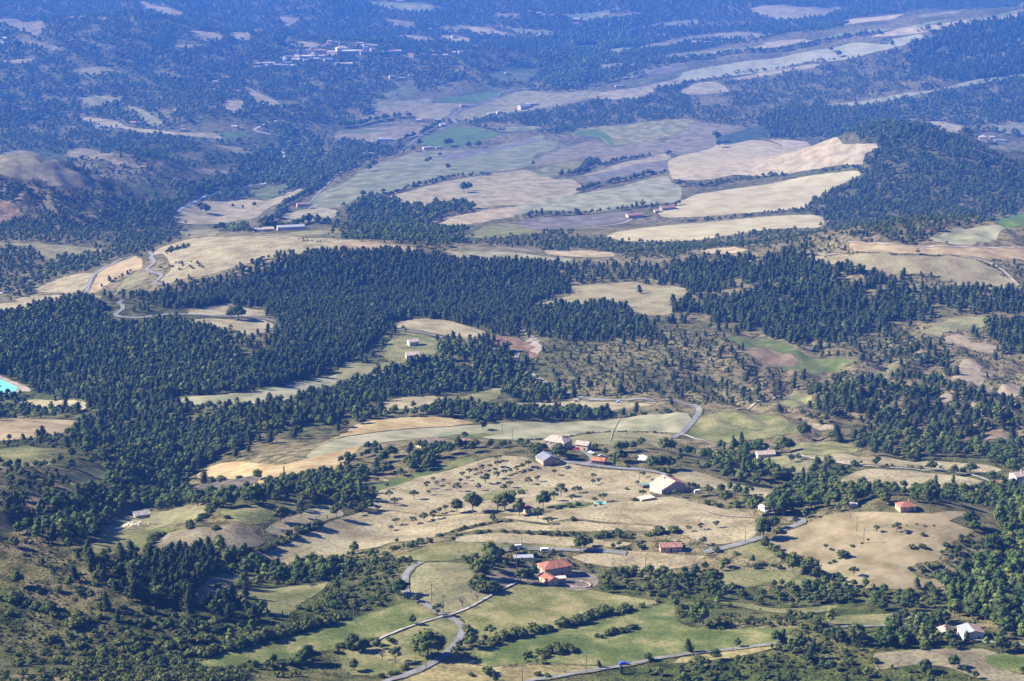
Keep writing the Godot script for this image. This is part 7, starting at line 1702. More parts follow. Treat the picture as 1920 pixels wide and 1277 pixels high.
func plaster(key: String, c: Array, rough: float, depth: float) -> StandardMaterial3D:
	if not paint.has(key):
		var m := StandardMaterial3D.new()
		m.albedo_texture = noise_tex(0.03, 4, key.hash() % 1000, ramp_of([lin(c[0] * (1.0 - depth), c[1] * (1.0 - depth), c[2] * (1.0 - depth)), lin(c[0], c[1], c[2]), lin(minf(c[0] * (1.0 + depth), 0.8), minf(c[1] * (1.0 + depth), 0.8), minf(c[2] * (1.0 + depth), 0.8))]), 128)
		m.uv1_triplanar = true
		m.uv1_scale = Vector3.ONE * 0.12
		m.roughness = rough
		paint[key] = m
	return paint[key]

func flatpaint(key: String, c: Color, rough: float, metal := 0.0) -> StandardMaterial3D:
	if not paint.has(key):
		var m := StandardMaterial3D.new()
		m.albedo_color = c
		m.roughness = rough
		m.metallic = metal
		paint[key] = m
	return paint[key]

func quad(st: SurfaceTool, a: Vector3, b: Vector3, c: Vector3, d: Vector3) -> void:
	for p in [a, b, c, a, c, d]:
		st.add_vertex(p)

# a slab between a face and the same face moved along n; corners clockwise seen from outside
func slab(st: SurfaceTool, f: Array, n: Vector3) -> void:
	var k := f.size()
	for i in range(1, k - 1):
		for p in [f[0], f[i], f[i + 1]]:
			st.add_vertex(p)
		for p in [f[0] - n, f[i + 1] - n, f[i] - n]:
			st.add_vertex(p)
	for i in k:
		var a: Vector3 = f[i]
		var b: Vector3 = f[(i + 1) % k]
		quad(st, b, a, a - n, b - n)

func box(st: SurfaceTool, lo: Vector3, hi: Vector3) -> void:
	slab(st, [Vector3(lo.x, hi.y, lo.z), Vector3(hi.x, hi.y, lo.z), Vector3(hi.x, hi.y, hi.z), Vector3(lo.x, hi.y, hi.z)], Vector3(0, hi.y - lo.y, 0))

func begin() -> SurfaceTool:
	var st := SurfaceTool.new()
	st.begin(Mesh.PRIMITIVE_TRIANGLES)
	st.set_smooth_group(-1)
	return st

func part(called: String, st: SurfaceTool, m: Material, under: Node3D) -> MeshInstance3D:
	st.generate_normals()
	var o := MeshInstance3D.new()
	o.name = called
	o.mesh = st.commit()
	o.material_override = m
	under.add_child(o, true)
	return o

func roof_paint(key: String) -> StandardMaterial3D:
	return plaster("roof " + key, ROOFS[key], 0.9 if key != "white" else 0.5, 0.42 if key not in ["white", "cream"] else 0.12)

func building(kind: String, x: float, z: float, yaw: float, long: float, wide: float, high: float, roof: String, wall: String, label: String, front: bool, group: String) -> void:
	var o := Node3D.new()
	o.name = {"house": "house", "barn": "barn", "shed": "shed", "factory_shed": "metal_shed", "cabin": "stone_cabin", "terrace": "terrace", "marquee": "marquee", "hut": "hut"}[kind]
	add_child(o, true)
	o.rotation.y = deg_to_rad(yaw)
	var l := long * 0.5
	var w := wide * 0.5
	var low := 1e9
	var corners := PackedVector2Array()
	for c in [Vector2(-l, -w), Vector2(l, -w), Vector2(l, w), Vector2(-l, w)]:
		var q := Vector2(x, z) + Vector2(c.x * cos(o.rotation.y) + c.y * sin(o.rotation.y), -c.x * sin(o.rotation.y) + c.y * cos(o.rotation.y))
		corners.append(Vector2(x, z) + (q - Vector2(x, z)) * 1.25)
		low = minf(low, ground(q.x, q.y))
	var at := ground(x, z)
	take(corners, 2)
	o.position = Vector3(x, at, z)
	tag(o, label, "house" if kind in ["house", "cabin", "hut"] else "barn" if kind == "barn" else "shed" if kind in ["shed", "factory_shed"] else kind, group)
	var skin := plaster("wall " + wall, WALLS[wall], 0.95, 0.18 if wall == "stone" else 0.07)
	var foot := low - at - 0.5
	if roof == "tent":
		var st := begin()
		for k in 4:
			var a := Vector3(-l, high, -w) if k == 0 else Vector3(l, high, -w) if k == 1 else Vector3(l, high, w) if k == 2 else Vector3(-l, high, w)
			var b := Vector3(l, high, -w) if k == 0 else Vector3(l, high, w) if k == 1 else Vector3(-l, high, w) if k == 2 else Vector3(-l, high, -w)
			slab(st, [a, Vector3(0, high + 1.4, 0), b], Vector3(0, 0.05, 0))
			quad(st, a, b, b - Vector3(0, 0.35, 0), a - Vector3(0, 0.35, 0))
		part("canopy", st, flatpaint("canvas", lin(0.78, 0.78, 0.76), 0.8), o)
		for k in 4:
			st = begin()
			var p := Vector3(l * (1 if k % 2 else -1) * 0.96, 0, w * (1 if k > 1 else -1) * 0.96)
			box(st, p + Vector3(-0.05, foot, -0.05), p + Vector3(0.05, high, 0.05))
			part("leg", st, flatpaint("tent leg", lin(0.6, 0.6, 0.6), 0.5), o)
		return
	var rise := wide * 0.5 * (0.42 if not roof.contains("white") else 0.25)
	var style := roof.get_slice("_", 0)
	var tint := roof.get_slice("_", 1)
	var st := begin()
	if style == "flat":
		box(st, Vector3(-l, foot, -w), Vector3(l, high, w))
	else:
		quad(st, Vector3(-l, high, w), Vector3(l, high, w), Vector3(l, foot, w), Vector3(-l, foot, w))
		quad(st, Vector3(l, high, -w), Vector3(-l, high, -w), Vector3(-l, foot, -w), Vector3(l, foot, -w))
		for s in [-1.0, 1.0]:
			var a := Vector3(s * l, foot, -w * s)
			var b := Vector3(s * l, foot, w * s)
			var c := Vector3(s * l, high, w * s)
			var d := Vector3(s * l, high, -w * s)
			quad(st, a, d, c, b)
			if style != "hip":
				for p in [d, Vector3(s * l, high + rise, 0), c]:
					st.add_vertex(p)
	part("wall", st, skin, o)
	var over := 0.45
	var thick := Vector3(0, 0.22, 0)
	var drop := rise * over / w
	var up := Vector3(0, 0.06, 0)
	var roofs := []
	if style == "flat":
		st = begin()
		box(st, Vector3(-l - 0.3, high + 0.003, -w - 0.3), Vector3(l + 0.3, high + 0.22, w + 0.3))
		roofs.append(part("roof", st, roof_paint(tint), o))
	elif style == "hip":
		var r := maxf(l - w * 0.95, 0.6)
		var e := Vector3(l + over, high - drop, w + over)
		var ridge := high + rise * 1.15
		for k in 4:
			st = begin()
			var f := []
			if k < 2:
				var s := 1.0 if k == 0 else -1.0
				f = [Vector3(-r * s, ridge, 0), Vector3(r * s, ridge, 0), Vector3(e.x * s, e.y, e.z * s), Vector3(-e.x * s, e.y, e.z * s)]
			else:
				var s := 1.0 if k == 2 else -1.0
				f = [Vector3(r * s, ridge, 0), Vector3(e.x * s, e.y, -e.z * s), Vector3(e.x * s, e.y, e.z * s)]
			for q in f.size():
				f[q] += up + thick
			slab(st, f, thick)
			roofs.append(part("roof", st, roof_paint(tint), o))
	else:
		for s in [-1.0, 1.0]:
			st = begin()
			var a := Vector3(-(l + over) * s, high + rise, 0)
			var b := Vector3((l + over) * s, high + rise, 0)
			var c := Vector3((l + over) * s, high - drop, (w + over) * s)
			var d := Vector3(-(l + over) * s, high - drop, (w + over) * s)
			slab(st, [a + up + thick, b + up + thick, c + up + thick, d + up + thick], thick)
			roofs.append(part("roof", st, roof_paint(tint.get_slice("|", 0) if s < 0 or not tint.contains("|") else tint.get_slice("|", 1)), o))
	if kind == "house" and style != "flat" and high > 2.7:
		st = begin()
		box(st, Vector3(l * 0.35, high + rise * 0.4, -w * 0.25), Vector3(l * 0.35 + 0.7, high + rise + 0.9, -w * 0.25 + 0.6))
		part("chimney", st, skin, roofs[0])
	if front:
		var glass := flatpaint("window glass", lin(0.03, 0.035, 0.045), 0.15)
		var trim := flatpaint("window frame", lin(0.5, 0.45, 0.38), 0.7)
		for face in 2:
			var span := long if face == 0 else wide
			var off := w if face == 0 else l
			for side in [1.0, -1.0]:
				if face == 0 and side < 0.0:
					continue
				var count := int(span / 3.2)
				for k in count:
					var u := (float(k) + 0.5) / count * span - span * 0.5
					for storey in 2 if high > 4.4 else 1:
						var y := 0.95 + 2.5 * storey
						var door: bool = k == count / 2 and storey == 0 and face == 0
						var hold := Node3D.new()
						hold.position = Vector3(u, 0.0 if door else y, off) if face == 0 else Vector3(off * side, y, u)
						hold.rotation.y = 0.0 if face == 0 else PI * 0.5 * side
						st = begin()
						if door:
							box(st, Vector3(-0.55, 0, -0.1), Vector3(0.55, 2.1, 0.06))
						else:
							for q in [[-0.55, -0.65, -0.45, 0.65], [0.45, -0.65, 0.55, 0.65], [-0.45, -0.65, 0.45, -0.55], [-0.45, 0.55, 0.45, 0.65]]:
								box(st, Vector3(q[0], q[1] + 0.65, -0.1), Vector3(q[2], q[3] + 0.65, 0.05))
						st.generate_normals()
						var f := MeshInstance3D.new()
						f.name = "door" if door else "window"
						f.mesh = st.commit()
						f.material_override = flatpaint("door", lin(0.12, 0.08, 0.055), 0.7) if door else trim
						f.transform = hold.transform
						hold.free()
						o.add_child(f, true)
						if not door:
							var gl := begin()
							box(gl, Vector3(-0.45, 0.1, -0.08), Vector3(0.45, 1.2, 0.015))
							part("pane", gl, glass, f)

func put_buildings() -> void:
	building("house", 21.4, -892.3, 24, 15, 9, 4.8, "hip_red", "stone", "big farmhouse with a hipped orange red tile roof", true, "")
	building("barn", 17.9, -873.9, -58, 8.5, 5.5, 3, "gable_red", "ochre", "low outbuilding with orange tile roof below the hipped farmhouse", true, "")
	building("shed", 24.2, -878.7, 12, 4.6, 3.2, 2.2, "flat_pink", "ochre", "small lean-to with a pale flat roof beside the farmhouse outbuilding", false, "")
	building("cabin", 9.4, -1001.9, -58, 4.6, 4.2, 3.4, "gable_red", "ochre", "tiny stone cabin with a red roof among oaks", true, "")
	building("house", 93, -1065.3, 118, 13, 19, 4.2, "gable_pale|red", "pinkwall", "long farm with a broad gable, pale tiles left and red tiles right", true, "")
	building("terrace", 77.2, -1038, 28, 9, 5, 1.6, "flat_cream", "ochre", "low cream walled terrace before the long farm", false, "")
	building("shed", 81.3, -1078.3, 18, 8, 3, 2.2, "flat_teal", "darkwood", "low green roofed stall beside the long farm", false, "")
	building("house", 29.6, -1170.9, -30, 15, 11, 5.5, "hip_pale", "stone", "pale roofed old house at the head of the hamlet", true, "")
	building("house", 45.8, -1167.9, -22, 8.5, 7, 3.8, "gable_pale", "pinkwall", "small pink house beside the hamlet drive", true, "")
	building("barn", 22.1, -1138.2, 118, 10, 11, 3, "gable_slate", "stone", "grey metal roofed barn at the edge of the orchard", false, "")
	building("house", 54.5, -1137.2, -15, 8, 6, 2.6, "cross_orange", "darkwood", "little chalet with a bright orange roof by the lane", true, "")
	building("marquee", 81.3, -1141.8, 0, 4.5, 4, 2, "tent", "white", "left white marquee in the hamlet trees", false, "")
	building("marquee", 84.4, -1141.2, 0, 4.5, 4, 2, "tent", "white", "right white marquee in the hamlet trees", false, "")
	building("marquee", 82.7, -1145.2, 0, 6, 4, 2.4, "tent", "white", "rear white marquee in the hamlet trees", false, "")
	building("barn", 203, -780.5, 98, 8.2, 9.2, 3.5, "gable_white|brown", "white", "weathered barn with a brown roof and one white slope", true, "")
	building("house", 191.6, -780.1, 80, 6.5, 6.5, 3.2, "gable_pale|dullred", "ochre", "half hidden house left of the weathered barn", true, "")
	building("house", 211.7, -966.3, 12, 9, 7, 2.8, "hip_red", "ochre", "red roofed bungalow at the stream wood", true, "")
	building("house", 317.7, -1131.3, 20, 9, 8, 6, "gable_pale", "white", "tall white house at the right edge", true, "")
	building("shed", 302.3, -1123.3, 10, 6, 5, 2.6, "gable_red", "white", "small red roofed house left of the tall white one", false, "")
	building("shed", 185.4, -978.9, 0, 5, 3.5, 2, "flat_cream", "ochre", "tiny pale shed in the stream wood", false, "")
	building("house", 172.2, -1231, 8, 12, 7, 3.2, "gable_pale", "white", "long white house above the grey field", true, "")
	building("house", 82.3, -929, 4, 11, 6, 2.8, "gable_dullred", "pinkwall", "low house with a dull red roof by the lane", true, "")
	building("shed", 5.9, -911.7, 6, 9.5, 4, 1.6, "flat_white", "white", "long low white roofed shed behind hedges", false, "")
	building("barn", -213.3, -1032.9, 25, 8.5, 7, 3, "gable_greybrown", "stone", "lone stone barn with a grey roof on rubble", false, "")
	building("house", -90.1, -1675, 20, 9, 8, 4, "gable_pale", "white", "upper white villa among garden trees", true, "")
	building("house", -88.4, -1625, 10, 11, 9, 4.2, "gable_pale", "white", "lower white villa with a terrace", true, "")
	building("shed", 66.3, -1417, 5, 7, 5, 2.4, "flat_slate", "darkwood", "dark shed at the foot of the tree belt", false, "")
	building("house", -54.8, -1188.9, 28, 13, 9, 3.5, "gable_brown", "ochre", "low brown roofed house hidden above the orchard", false, "")
	building("shed", -31.5, -1191, -10, 9, 6, 2.4, "gable_dullred", "ochre", "dull red roof half buried in oaks", false, "")
	building("hut", 51.6, -1480, 5, 3, 2.5, 2.2, "flat_white", "pinkwall", "tiny pale hut below the road", false, "")
	building("factory_shed", -296.3, -2505, 12, 36, 13, 5, "gable_white", "white", "long white metal shed in the valley", false, "")
	building("factory_shed", -355.2, -2847, 8, 20, 10, 5, "flat_white", "ochre", "square cream shed behind the long white shed", false, "")
	building("factory_shed", -324.1, -2488, 8, 14, 10, 4, "gable_pale", "ochre", "small pale shed left of the long white shed", false, "")
	building("factory_shed", -338.1, -2492, 10, 12, 9, 4, "gable_white", "white", "leftmost low shed of the valley works", false, "")
	building("house", -341.6, -3053, 15, 17, 9, 5, "gable_dullred", "pinkwall", "pinkish valley farm at the riding loop", false, "")
	building("shed", -319.9, -3011, 10, 9, 6, 3, "gable_white", "white", "white shed beside the riding loop", false, "")
	building("shed", -367.5, -2992, 8, 9, 5, 3, "gable_white", "ochre", "pale cabin on the lane above the white sheds", false, "")
	building("shed", -363.8, -2926, 8, 6, 4, 2.6, "flat_white", "white", "small white cabin on the farm lane", false, "")
	building("factory_shed", -254.3, -3792, 0, 26, 12, 5, "gable_white", "greenwall", "pale blue green metal barn in the valley", false, "")
	building("house", -285.4, -3777, 5, 14, 8, 4, "gable_pale", "ochre", "ochre house left of the metal barn", false, "")
	building("house", -166.8, -3701, 25, 16, 9, 4, "gable_pale", "pinkwall", "pink house beside the vivid green field", false, "")
	building("shed", -144.7, -3714, 12, 10, 6, 3, "flat_white", "white", "white shed right of the pink house", false, "")
	building("house", -145.8, -3994, 20, 13, 10, 5, "gable_pale", "white", "white house at the valley crossroads", false, "")
	building("house", -108, -4206, 15, 13, 9, 4, "gable_dullred", "ochre", "red roofed house above the crossroads", false, "")
	building("house", -200.2, -4076, 0, 11, 9, 4, "gable_pale", "ochre", "house in trees left of the crossroads", false, "")
	building("shed", -158.2, -4075, 0, 12, 7, 4, "gable_pale", "ochre", "low shed right of the trees at the crossroads", false, "")
	building("house", -276.7, -3633, 20, 20, 11, 5, "gable_slate", "pinkwall", "long grey roofed house by the valley road", false, "")
	building("factory_shed", 27.2, -4169, 28, 26, 16, 6, "gable_slate", "pinkwall", "wide grey roofed farm shed above the bank", false, "")
	building("factory_shed", 45, -4192, 28, 22, 12, 5, "gable_white", "pinkwall", "pale roofed farm shed joined behind the grey one", false, "")
	building("house", -44.3, -4125, 18, 16, 10, 5, "gable_pale", "ochre", "ochre farmhouse left of the big grey shed", false, "")
	building("house", -27.1, -4145, 18, 13, 9, 5, "gable_pale", "pinkwall", "second farmhouse beside the ochre one", false, "")
	building("barn", 189.7, -2900, 22, 26, 11, 4, "gable_dullred", "pinkwall", "long red roofed barn below the terrace", false, "")
	building("barn", 244.7, -2953, 22, 24, 10, 4, "gable_dullred", "stone", "upper red roofed barn at the tree row", false, "")
	building("shed", 226.7, -2935, 20, 9, 7, 3, "gable_pale", "ochre", "pale shed between the two red barns", false, "")
	building("hut", -12.4, -4456, 20, 9, 7, 4, "gable_brown", "stone", "old stone hut alone in the blue green clearing", false, "")
	building("house", 240.8, -4310, 10, 16, 10, 3, "gable_slate", "ochre", "low grey roof at the end of the terrace tree row", false, "")
	building("house", 818.5, -3293, -10, 14, 12, 6, "hip_pale", "white", "white house of the far right farm", false, "")
	building("barn", 961.6, -3734, -8, 22, 10, 4, "gable_slate", "white", "long barn of the far right farm", false, "")
	building("house", 952.3, -3761, -8, 11, 9, 5, "gable_pale", "pinkwall", "middle house of the far right farm", false, "")
	building("factory_shed", 546.9, -4886, 5, 26, 14, 6, "gable_white", "white", "right white shed group below the far pink strip", false, "")
	building("factory_shed", 492.6, -4839, 5, 18, 10, 5, "flat_white", "white", "middle white shed below the far pink strip", false, "")
	building("factory_shed", 463.3, -4837, 15, 24, 16, 5, "gable_pale", "ochre", "left pale shed below the far pink strip", false, "")
	building("shed", 805.5, -4915, 5, 15, 7, 3, "flat_white", "white", "tiny white shed above the ribbon fields", false, "")
	building("shed", 712.4, -4610, 15, 12, 8, 3, "gable_pale", "ochre", "small shed above the terrace tree row", false, "")
	building("house", 975.4, -5409, 5, 22, 12, 5, "gable_white", "white", "hazy white house at the top right", false, "")
	building("house", -773.1, -3878, -8, 12, 10, 6, "gable_orange", "ochre", "square ochre house on the long dry bow", false, "")
	building("house", -838.6, -3869, -15, 20, 9, 4, "gable_white", "white", "left white house on the long dry bow", false, "")
	building("shed", -822.5, -3851, -18, 14, 6, 3, "flat_white", "white", "white shed right of the white house", false, "")
	building("shed", -660.9, -3813, 0, 11, 8, 4, "gable_dullred", "ochre", "small house at the lower village road", false, "")
	building("house", -562, -3848, -10, 12, 9, 4, "gable_pale", "ochre", "pale house below the riverside wood", false, "")
	building("shed", -551.1, -3846, -10, 7, 5, 3, "gable_white", "white", "white shed right of the pale house", false, "")
	building("house", -600.4, -4170, 10, 13, 9, 5, "gable_dullred", "white", "red roofed house below the village", false, "")
	building("house", -647.1, -4309, 12, 16, 10, 4, "gable_dullred", "pinkwall", "long red roofed house left below the village", false, "")
	building("house", -663.3, -4268, 12, 10, 8, 4, "gable_pale", "white", "white house beside the long red roofed one", false, "")
	building("house", -1225.8, -4623, -10, 16, 11, 5, "gable_white", "white", "uppermost white house at the far left edge", false, "")
	building("house", -1189.8, -4498, -20, 18, 9, 5, "gable_pale", "white", "middle pale house at the far left edge", false, "")
	building("house", -1187.8, -4472, -20, 15, 9, 4, "gable_white", "white", "lowest white house at the far left edge", false, "")
	building("house", -771, -5082, 0, 11, 8, 4, "gable_white", "white", "white house in the upper left clearing", false, "")
	building("house", -307.6, -5306, -5, 22, 12, 4, "gable_dullred", "white", "hazy red roofed house under the top edge", false, "")
	building("house", -322.9, -5318, -5, 14, 10, 4, "gable_pale", "white", "hazy pale house under the top edge", false, "")
	building("factory_shed", -95.5, -4691, 0, 18, 10, 4, "gable_pale", "ochre", "pale shed right of the village", false, "")
	building("shed", 66.4, -4954, 0, 14, 8, 4, "gable_white", "white", "white shed in the hazy valley wood", false, "")
	building("house", 89.6, -4969, 10, 15, 9, 4, "gable_slate", "ochre", "blue roofed house in the hazy valley wood", false, "")
	building("house", 171.6, -5166, 0, 20, 14, 5, "gable_pale", "pinkwall", "large pale house of the far hamlet", false, "")
	building("house", 170.4, -5128, 0, 16, 10, 4, "gable_dullred", "pinkwall", "lower red roofed house of the far hamlet", false, "")
	building("house", 71.6, -5181, 0, 14, 10, 4, "gable_white", "white", "white house left of the far hamlet", false, "")
	building("house", 83.3, -5163, 10, 14, 10, 4, "gable_pale", "white", "second house left of the far hamlet", false, "")
	building("house", 104.8, -5165, 10, 12, 9, 4, "gable_dullred", "white", "red roofed house left of the far hamlet", false, "")
	building("house", 280.2, -5244, 5, 20, 10, 4, "gable_slate", "white", "long grey house by the brown patch", false, "")
	building("house", 387.5, -4990, 15, 18, 10, 4, "gable_pale", "ochre", "house beyond the beige strip", false, "")
	building("house", 47.9, -5196, 0, 12, 9, 4, "gable_dullred", "ochre", "red roofed house in the far wood", false, "")
	building("house", 228.7, -4564, 10, 12, 8, 4, "gable_dullred", "pinkwall", "red roofed house below the poplars", false, "")
	building("house", 193.5, -4636, 10, 14, 9, 4, "gable_dullred", "pinkwall", "second red roofed house below the poplars", false, "")
	building("house", 282.7, -4479, 10, 12, 8, 4, "gable_pale", "white", "pale house at the upper valley road", false, "")
	building("house", -586.9, -4424, 28, 16, 9, 5.5, "gable_dullred", "ochre", "dull red roofed house in the far village left end, first such from left", false, "houses of the far village")
	building("house", -588.1, -4446, 17, 18, 8, 5.5, "gable_pale", "ochre", "pale tiled house in the far village left end, first such from left", false, "houses of the far village")
	building("house", -577.7, -4450, 4, 16, 9, 5.5, "gable_pale", "pinkwall", "pale tiled house in the far village left end, second such from left", false, "houses of the far village")
	building("house", -570.3, -4439, -20, 10, 8, 5.5, "gable_white", "white", "white roofed house in the far village left end, first such from left", false, "houses of the far village")
	building("house", -560.9, -4452, -9, 22, 10, 5.5, "gable_pale", "white", "long pale tiled house in the far village left end, third such from left", false, "houses of the far village")
	building("house", -545.6, -4441, 15, 18, 9, 5.5, "gable_pale", "pinkwall", "pale tiled house in the far village left end, fourth such from left", false, "houses of the far village")
	building("house", -529.5, -4442, 2, 20, 8, 5.5, "gable_white", "white", "white roofed house in the far village left end, second such from left", false, "houses of the far village")
	building("house", -531.6, -4483, 13, 8, 22, 5.5, "gable_white", "white", "deep white roofed house in the far village left end, third such from left", false, "houses of the far village")
	building("house", -525.7, -4501, 26, 22, 7, 5.5, "gable_white", "pinkwall", "long white roofed house in the far village left end, fourth such from left", false, "houses of the far village")
	building("house", -520.2, -4463, 0, 18, 6, 5.5, "gable_white", "ochre", "white roofed house in the far village left end, fifth such from left", false, "houses of the far village")
	building("house", -510.2, -4435, -11, 14, 8, 5.5, "gable_cream", "ochre", "cream roofed house in the far village church quarter, first such from left", false, "houses of the far village")
	building("house", -505.4, -4486, 24, 18, 8, 5.5, "gable_cream", "white", "cream roofed house in the far village church quarter, second such from left", false, "houses of the far village")
	building("house", -503.8, -4501, -13, 14, 16, 5.5, "gable_pale", "pinkwall", "deep pale tiled house in the far village church quarter, fifth such from left", false, "houses of the far village")
	building("house", -495.5, -4481, 11, 16, 9, 5.5, "gable_cream", "ochre", "cream roofed house in the far village church quarter, third such from left", false, "houses of the far village")
	building("house", -482.9, -4480, 22, 12, 10, 5.5, "gable_white", "ochre", "white roofed house in the far village church quarter, sixth such from left", false, "houses of the far village")
	building("house", -480.3, -4502, -2, 34, 10, 5.5, "gable_cream", "pinkwall", "long cream roofed house in the far village church quarter, fourth such from left", false, "houses of the far village")
	building("house", -468.2, -4507, -15, 12, 12, 8, "hip_pale", "white", "hip roofed house in the far village church quarter, first such from left", false, "houses of the far village")
	building("house", -471.2, -4548, 14, 14, 7, 5.5, "gable_white", "pinkwall", "white roofed house in the far village church quarter, seventh such from left", false, "houses of the far village")
	building("house", -463.3, -4487, 9, 22, 8, 5.5, "gable_cream", "pinkwall", "long cream roofed house in the far village church quarter, fifth such from left", false, "houses of the far village")
	building("house", -453.1, -4532, -6, 30, 10, 5.5, "gable_dullred", "ochre", "long dull red roofed house in the far village middle, second such from left", false, "houses of the far village")
	building("house", -447.4, -4503, -4, 14, 8, 5.5, "gable_pale", "white", "pale tiled house in the far village middle, sixth such from left", false, "houses of the far village")
	building("house", -441.3, -4505, -17, 12, 8, 5.5, "gable_dullred", "ochre", "dull red roofed house in the far village middle, third such from left", false, "houses of the far village")
	building("house", -445, -4557, 1, 9, 7, 5.5, "gable_white", "white", "white roofed house in the far village middle, eighth such from left", false, "houses of the far village")
	building("house", -432.8, -4488, 20, 16, 8, 5.5, "gable_white", "pinkwall", "white roofed house in the far village middle, ninth such from left", false, "houses of the far village")
	building("house", -439.7, -4569, 3, 18, 8, 5.5, "gable_dullred", "pinkwall", "dull red roofed house in the far village middle, fourth such from left", false, "houses of the far village")
	building("house", -434.6, -4592, 16, 14, 9, 5.5, "gable_pale", "ochre", "pale tiled house in the far village middle, seventh such from left", false, "houses of the far village")
	building("house", -424.1, -4487, 7, 10, 7, 5.5, "gable_white", "white", "white roofed house in the far village middle, tenth such from left", false, "houses of the far village")
	building("house", -422.6, -4525, -19, 26, 12, 5.5, "gable_pale", "pinkwall", "long pale tiled house in the far village middle, eighth such from left", false, "houses of the far village")
	building("house", -407.7, -4468, 10, 9, 12, 5.5, "gable_white", "ochre", "white roofed house in the far village middle, eleventh such from left", false, "houses of the far village")
	building("house", -417.1, -4593, 27, 9, 7, 5.5, "gable_white", "ochre", "white roofed house in the far village middle, twelfth such from left", false, "houses of the far village")
	building("house", -407, -4577, -10, 14, 9, 5.5, "gable_dullred", "white", "dull red roofed house in the far village middle, fifth such from left", false, "houses of the far village")
	building("house", -401.7, -4541, 18, 30, 20, 8, "hip_pale", "white", "long hip roofed house in the far village middle, second such from left", false, "houses of the far village")
	building("house", -389.8, -4468, -3, 22, 8, 5.5, "gable_pale", "pinkwall", "long pale tiled house in the far village middle, ninth such from left", false, "houses of the far village")
	building("house", -386.8, -4531, 5, 30, 12, 5.5, "gable_cream", "ochre", "long cream roofed house in the far village middle, sixth such from left", false, "houses of the far village")
	building("house", -377.5, -4470, -16, 14, 9, 5.5, "gable_cream", "white", "cream roofed house in the far village middle, seventh such from left", false, "houses of the far village")
	building("house", -369.6, -4533, -8, 34, 12, 5.5, "gable_pale", "pinkwall", "long pale tiled house in the far village middle, tenth such from left", false, "houses of the far village")
	building("house", -361.1, -4532, 15, 16, 9, 5.5, "gable_pale", "ochre", "pale tiled house in the far village middle, eleventh such from left", false, "houses of the far village")
	building("house", -362.7, -4581, -12, 18, 9, 5.5, "gable_white", "ochre", "white roofed house in the far village middle, thirteenth such from left", false, "houses of the far village")
	building("house", -353.6, -4530, 29, 14, 10, 5.5, "gable_dullred", "white", "dull red roofed house in the far village middle, sixth such from left", false, "houses of the far village")
	building("house", -348, -4553, 12, 10, 8, 5.5, "gable_white", "white", "white roofed house in the far village middle, fourteenth such from left", false, "houses of the far village")
	building("house", -345.3, -4571, 25, 20, 8, 5.5, "gable_white", "pinkwall", "white roofed house in the far village middle, fifteenth such from left", false, "houses of the far village")
	building("house", -336.3, -4531, -14, 12, 8, 5.5, "gable_dullred", "pinkwall", "dull red roofed house in the far village right end, seventh such from left", false, "houses of the far village")
	building("house", -330.9, -4545, 23, 10, 8, 5.5, "gable_dullred", "white", "dull red roofed house in the far village right end, eighth such from left", false, "houses of the far village")
	building("house", -329, -4566, -1, 18, 8, 5.5, "gable_pale", "ochre", "pale tiled house in the far village right end, twelfth such from left", false, "houses of the far village")
	building("house", -306.6, -4532, 21, 12, 8, 5.5, "gable_white", "ochre", "white roofed house in the far village right end, sixteenth such from left", false, "houses of the far village")
	building("house", -285.8, -4535, 8, 16, 9, 5.5, "gable_dullred", "pinkwall", "dull red roofed house in the far village right end, ninth such from left", false, "houses of the far village")
	building("house", -278.5, -4404, 26, 10, 7, 5.5, "gable_white", "ochre", "white roofed house in the far village right end, seventeenth such from left", false, "houses of the far village")
	building("house", -269.2, -4540, -5, 16, 9, 5.5, "gable_pale", "white", "pale tiled house in the far village right end, thirteenth such from left", false, "houses of the far village")
	building("house", -253.2, -4390, 2, 14, 8, 5.5, "gable_white", "pinkwall", "white roofed house in the far village right end, eighteenth such from left", false, "houses of the far village")
	building("house", -233.2, -4399, -11, 12, 8, 5.5, "gable_pale", "white", "pale tiled house in the far village right end, fourteenth such from left", false, "houses of the far village")
	building("house", -237.1, -4527, -18, 13, 9, 5.5, "gable_orange", "ochre", "orange roofed house at the right end of the far village", false, "houses of the far village")
	building("house", -212.2, -4532, 19, 12, 8, 5.5, "gable_dullred", "pinkwall", "dull red roofed house in the far village right end, tenth such from left", false, "houses of the far village")
	building("house", -213.3, -5020, -9, 10, 8, 5.5, "gable_white", "pinkwall", "white roofed house in the far village right end, nineteenth such from left", false, "houses of the far village")
	building("house", -190.4, -4565, 4, 12, 8, 5.5, "gable_dullred", "ochre", "dull red roofed house in the far village right end, eleventh such from left", false, "houses of the far village")
	building("house", -183, -4538, 6, 12, 8, 5.5, "gable_dullred", "white", "dull red roofed house in the far village right end, twelfth such from left", false, "houses of the far village")
	building("house", -158, -4544, -7, 13, 9, 5.5, "gable_pale", "ochre", "pale tiled house in the far village right end, fifteenth such from left", false, "houses of the far village")
	building("house", -151.3, -4960, 28, 10, 7, 5.5, "gable_white", "white", "white roofed house in the far village right end, twentieth such from left", false, "houses of the far village")
	building("house", -138.8, -4566, -20, 12, 9, 5.5, "gable_cream", "pinkwall", "cream roofed house in the far village right end, eighth such from left", false, "houses of the far village")
	building("house", -123, -4577, 17, 11, 8, 5.5, "gable_white", "white", "white roofed house in the far village right end, twenty first such from left", false, "houses of the far village")
	pass

func tube_part(called: String, a: Vector3, b: Vector3, ra: float, rb: float, m: Material, under: Node3D, sides := 8) -> MeshInstance3D:
	var l := Leaves.new()
	l.tube(a, b, ra, rb, sides)
	var o := MeshInstance3D.new()
	o.name = called
	o.mesh = l.mesh()
	o.material_override = m
	under.add_child(o, true)
	return o

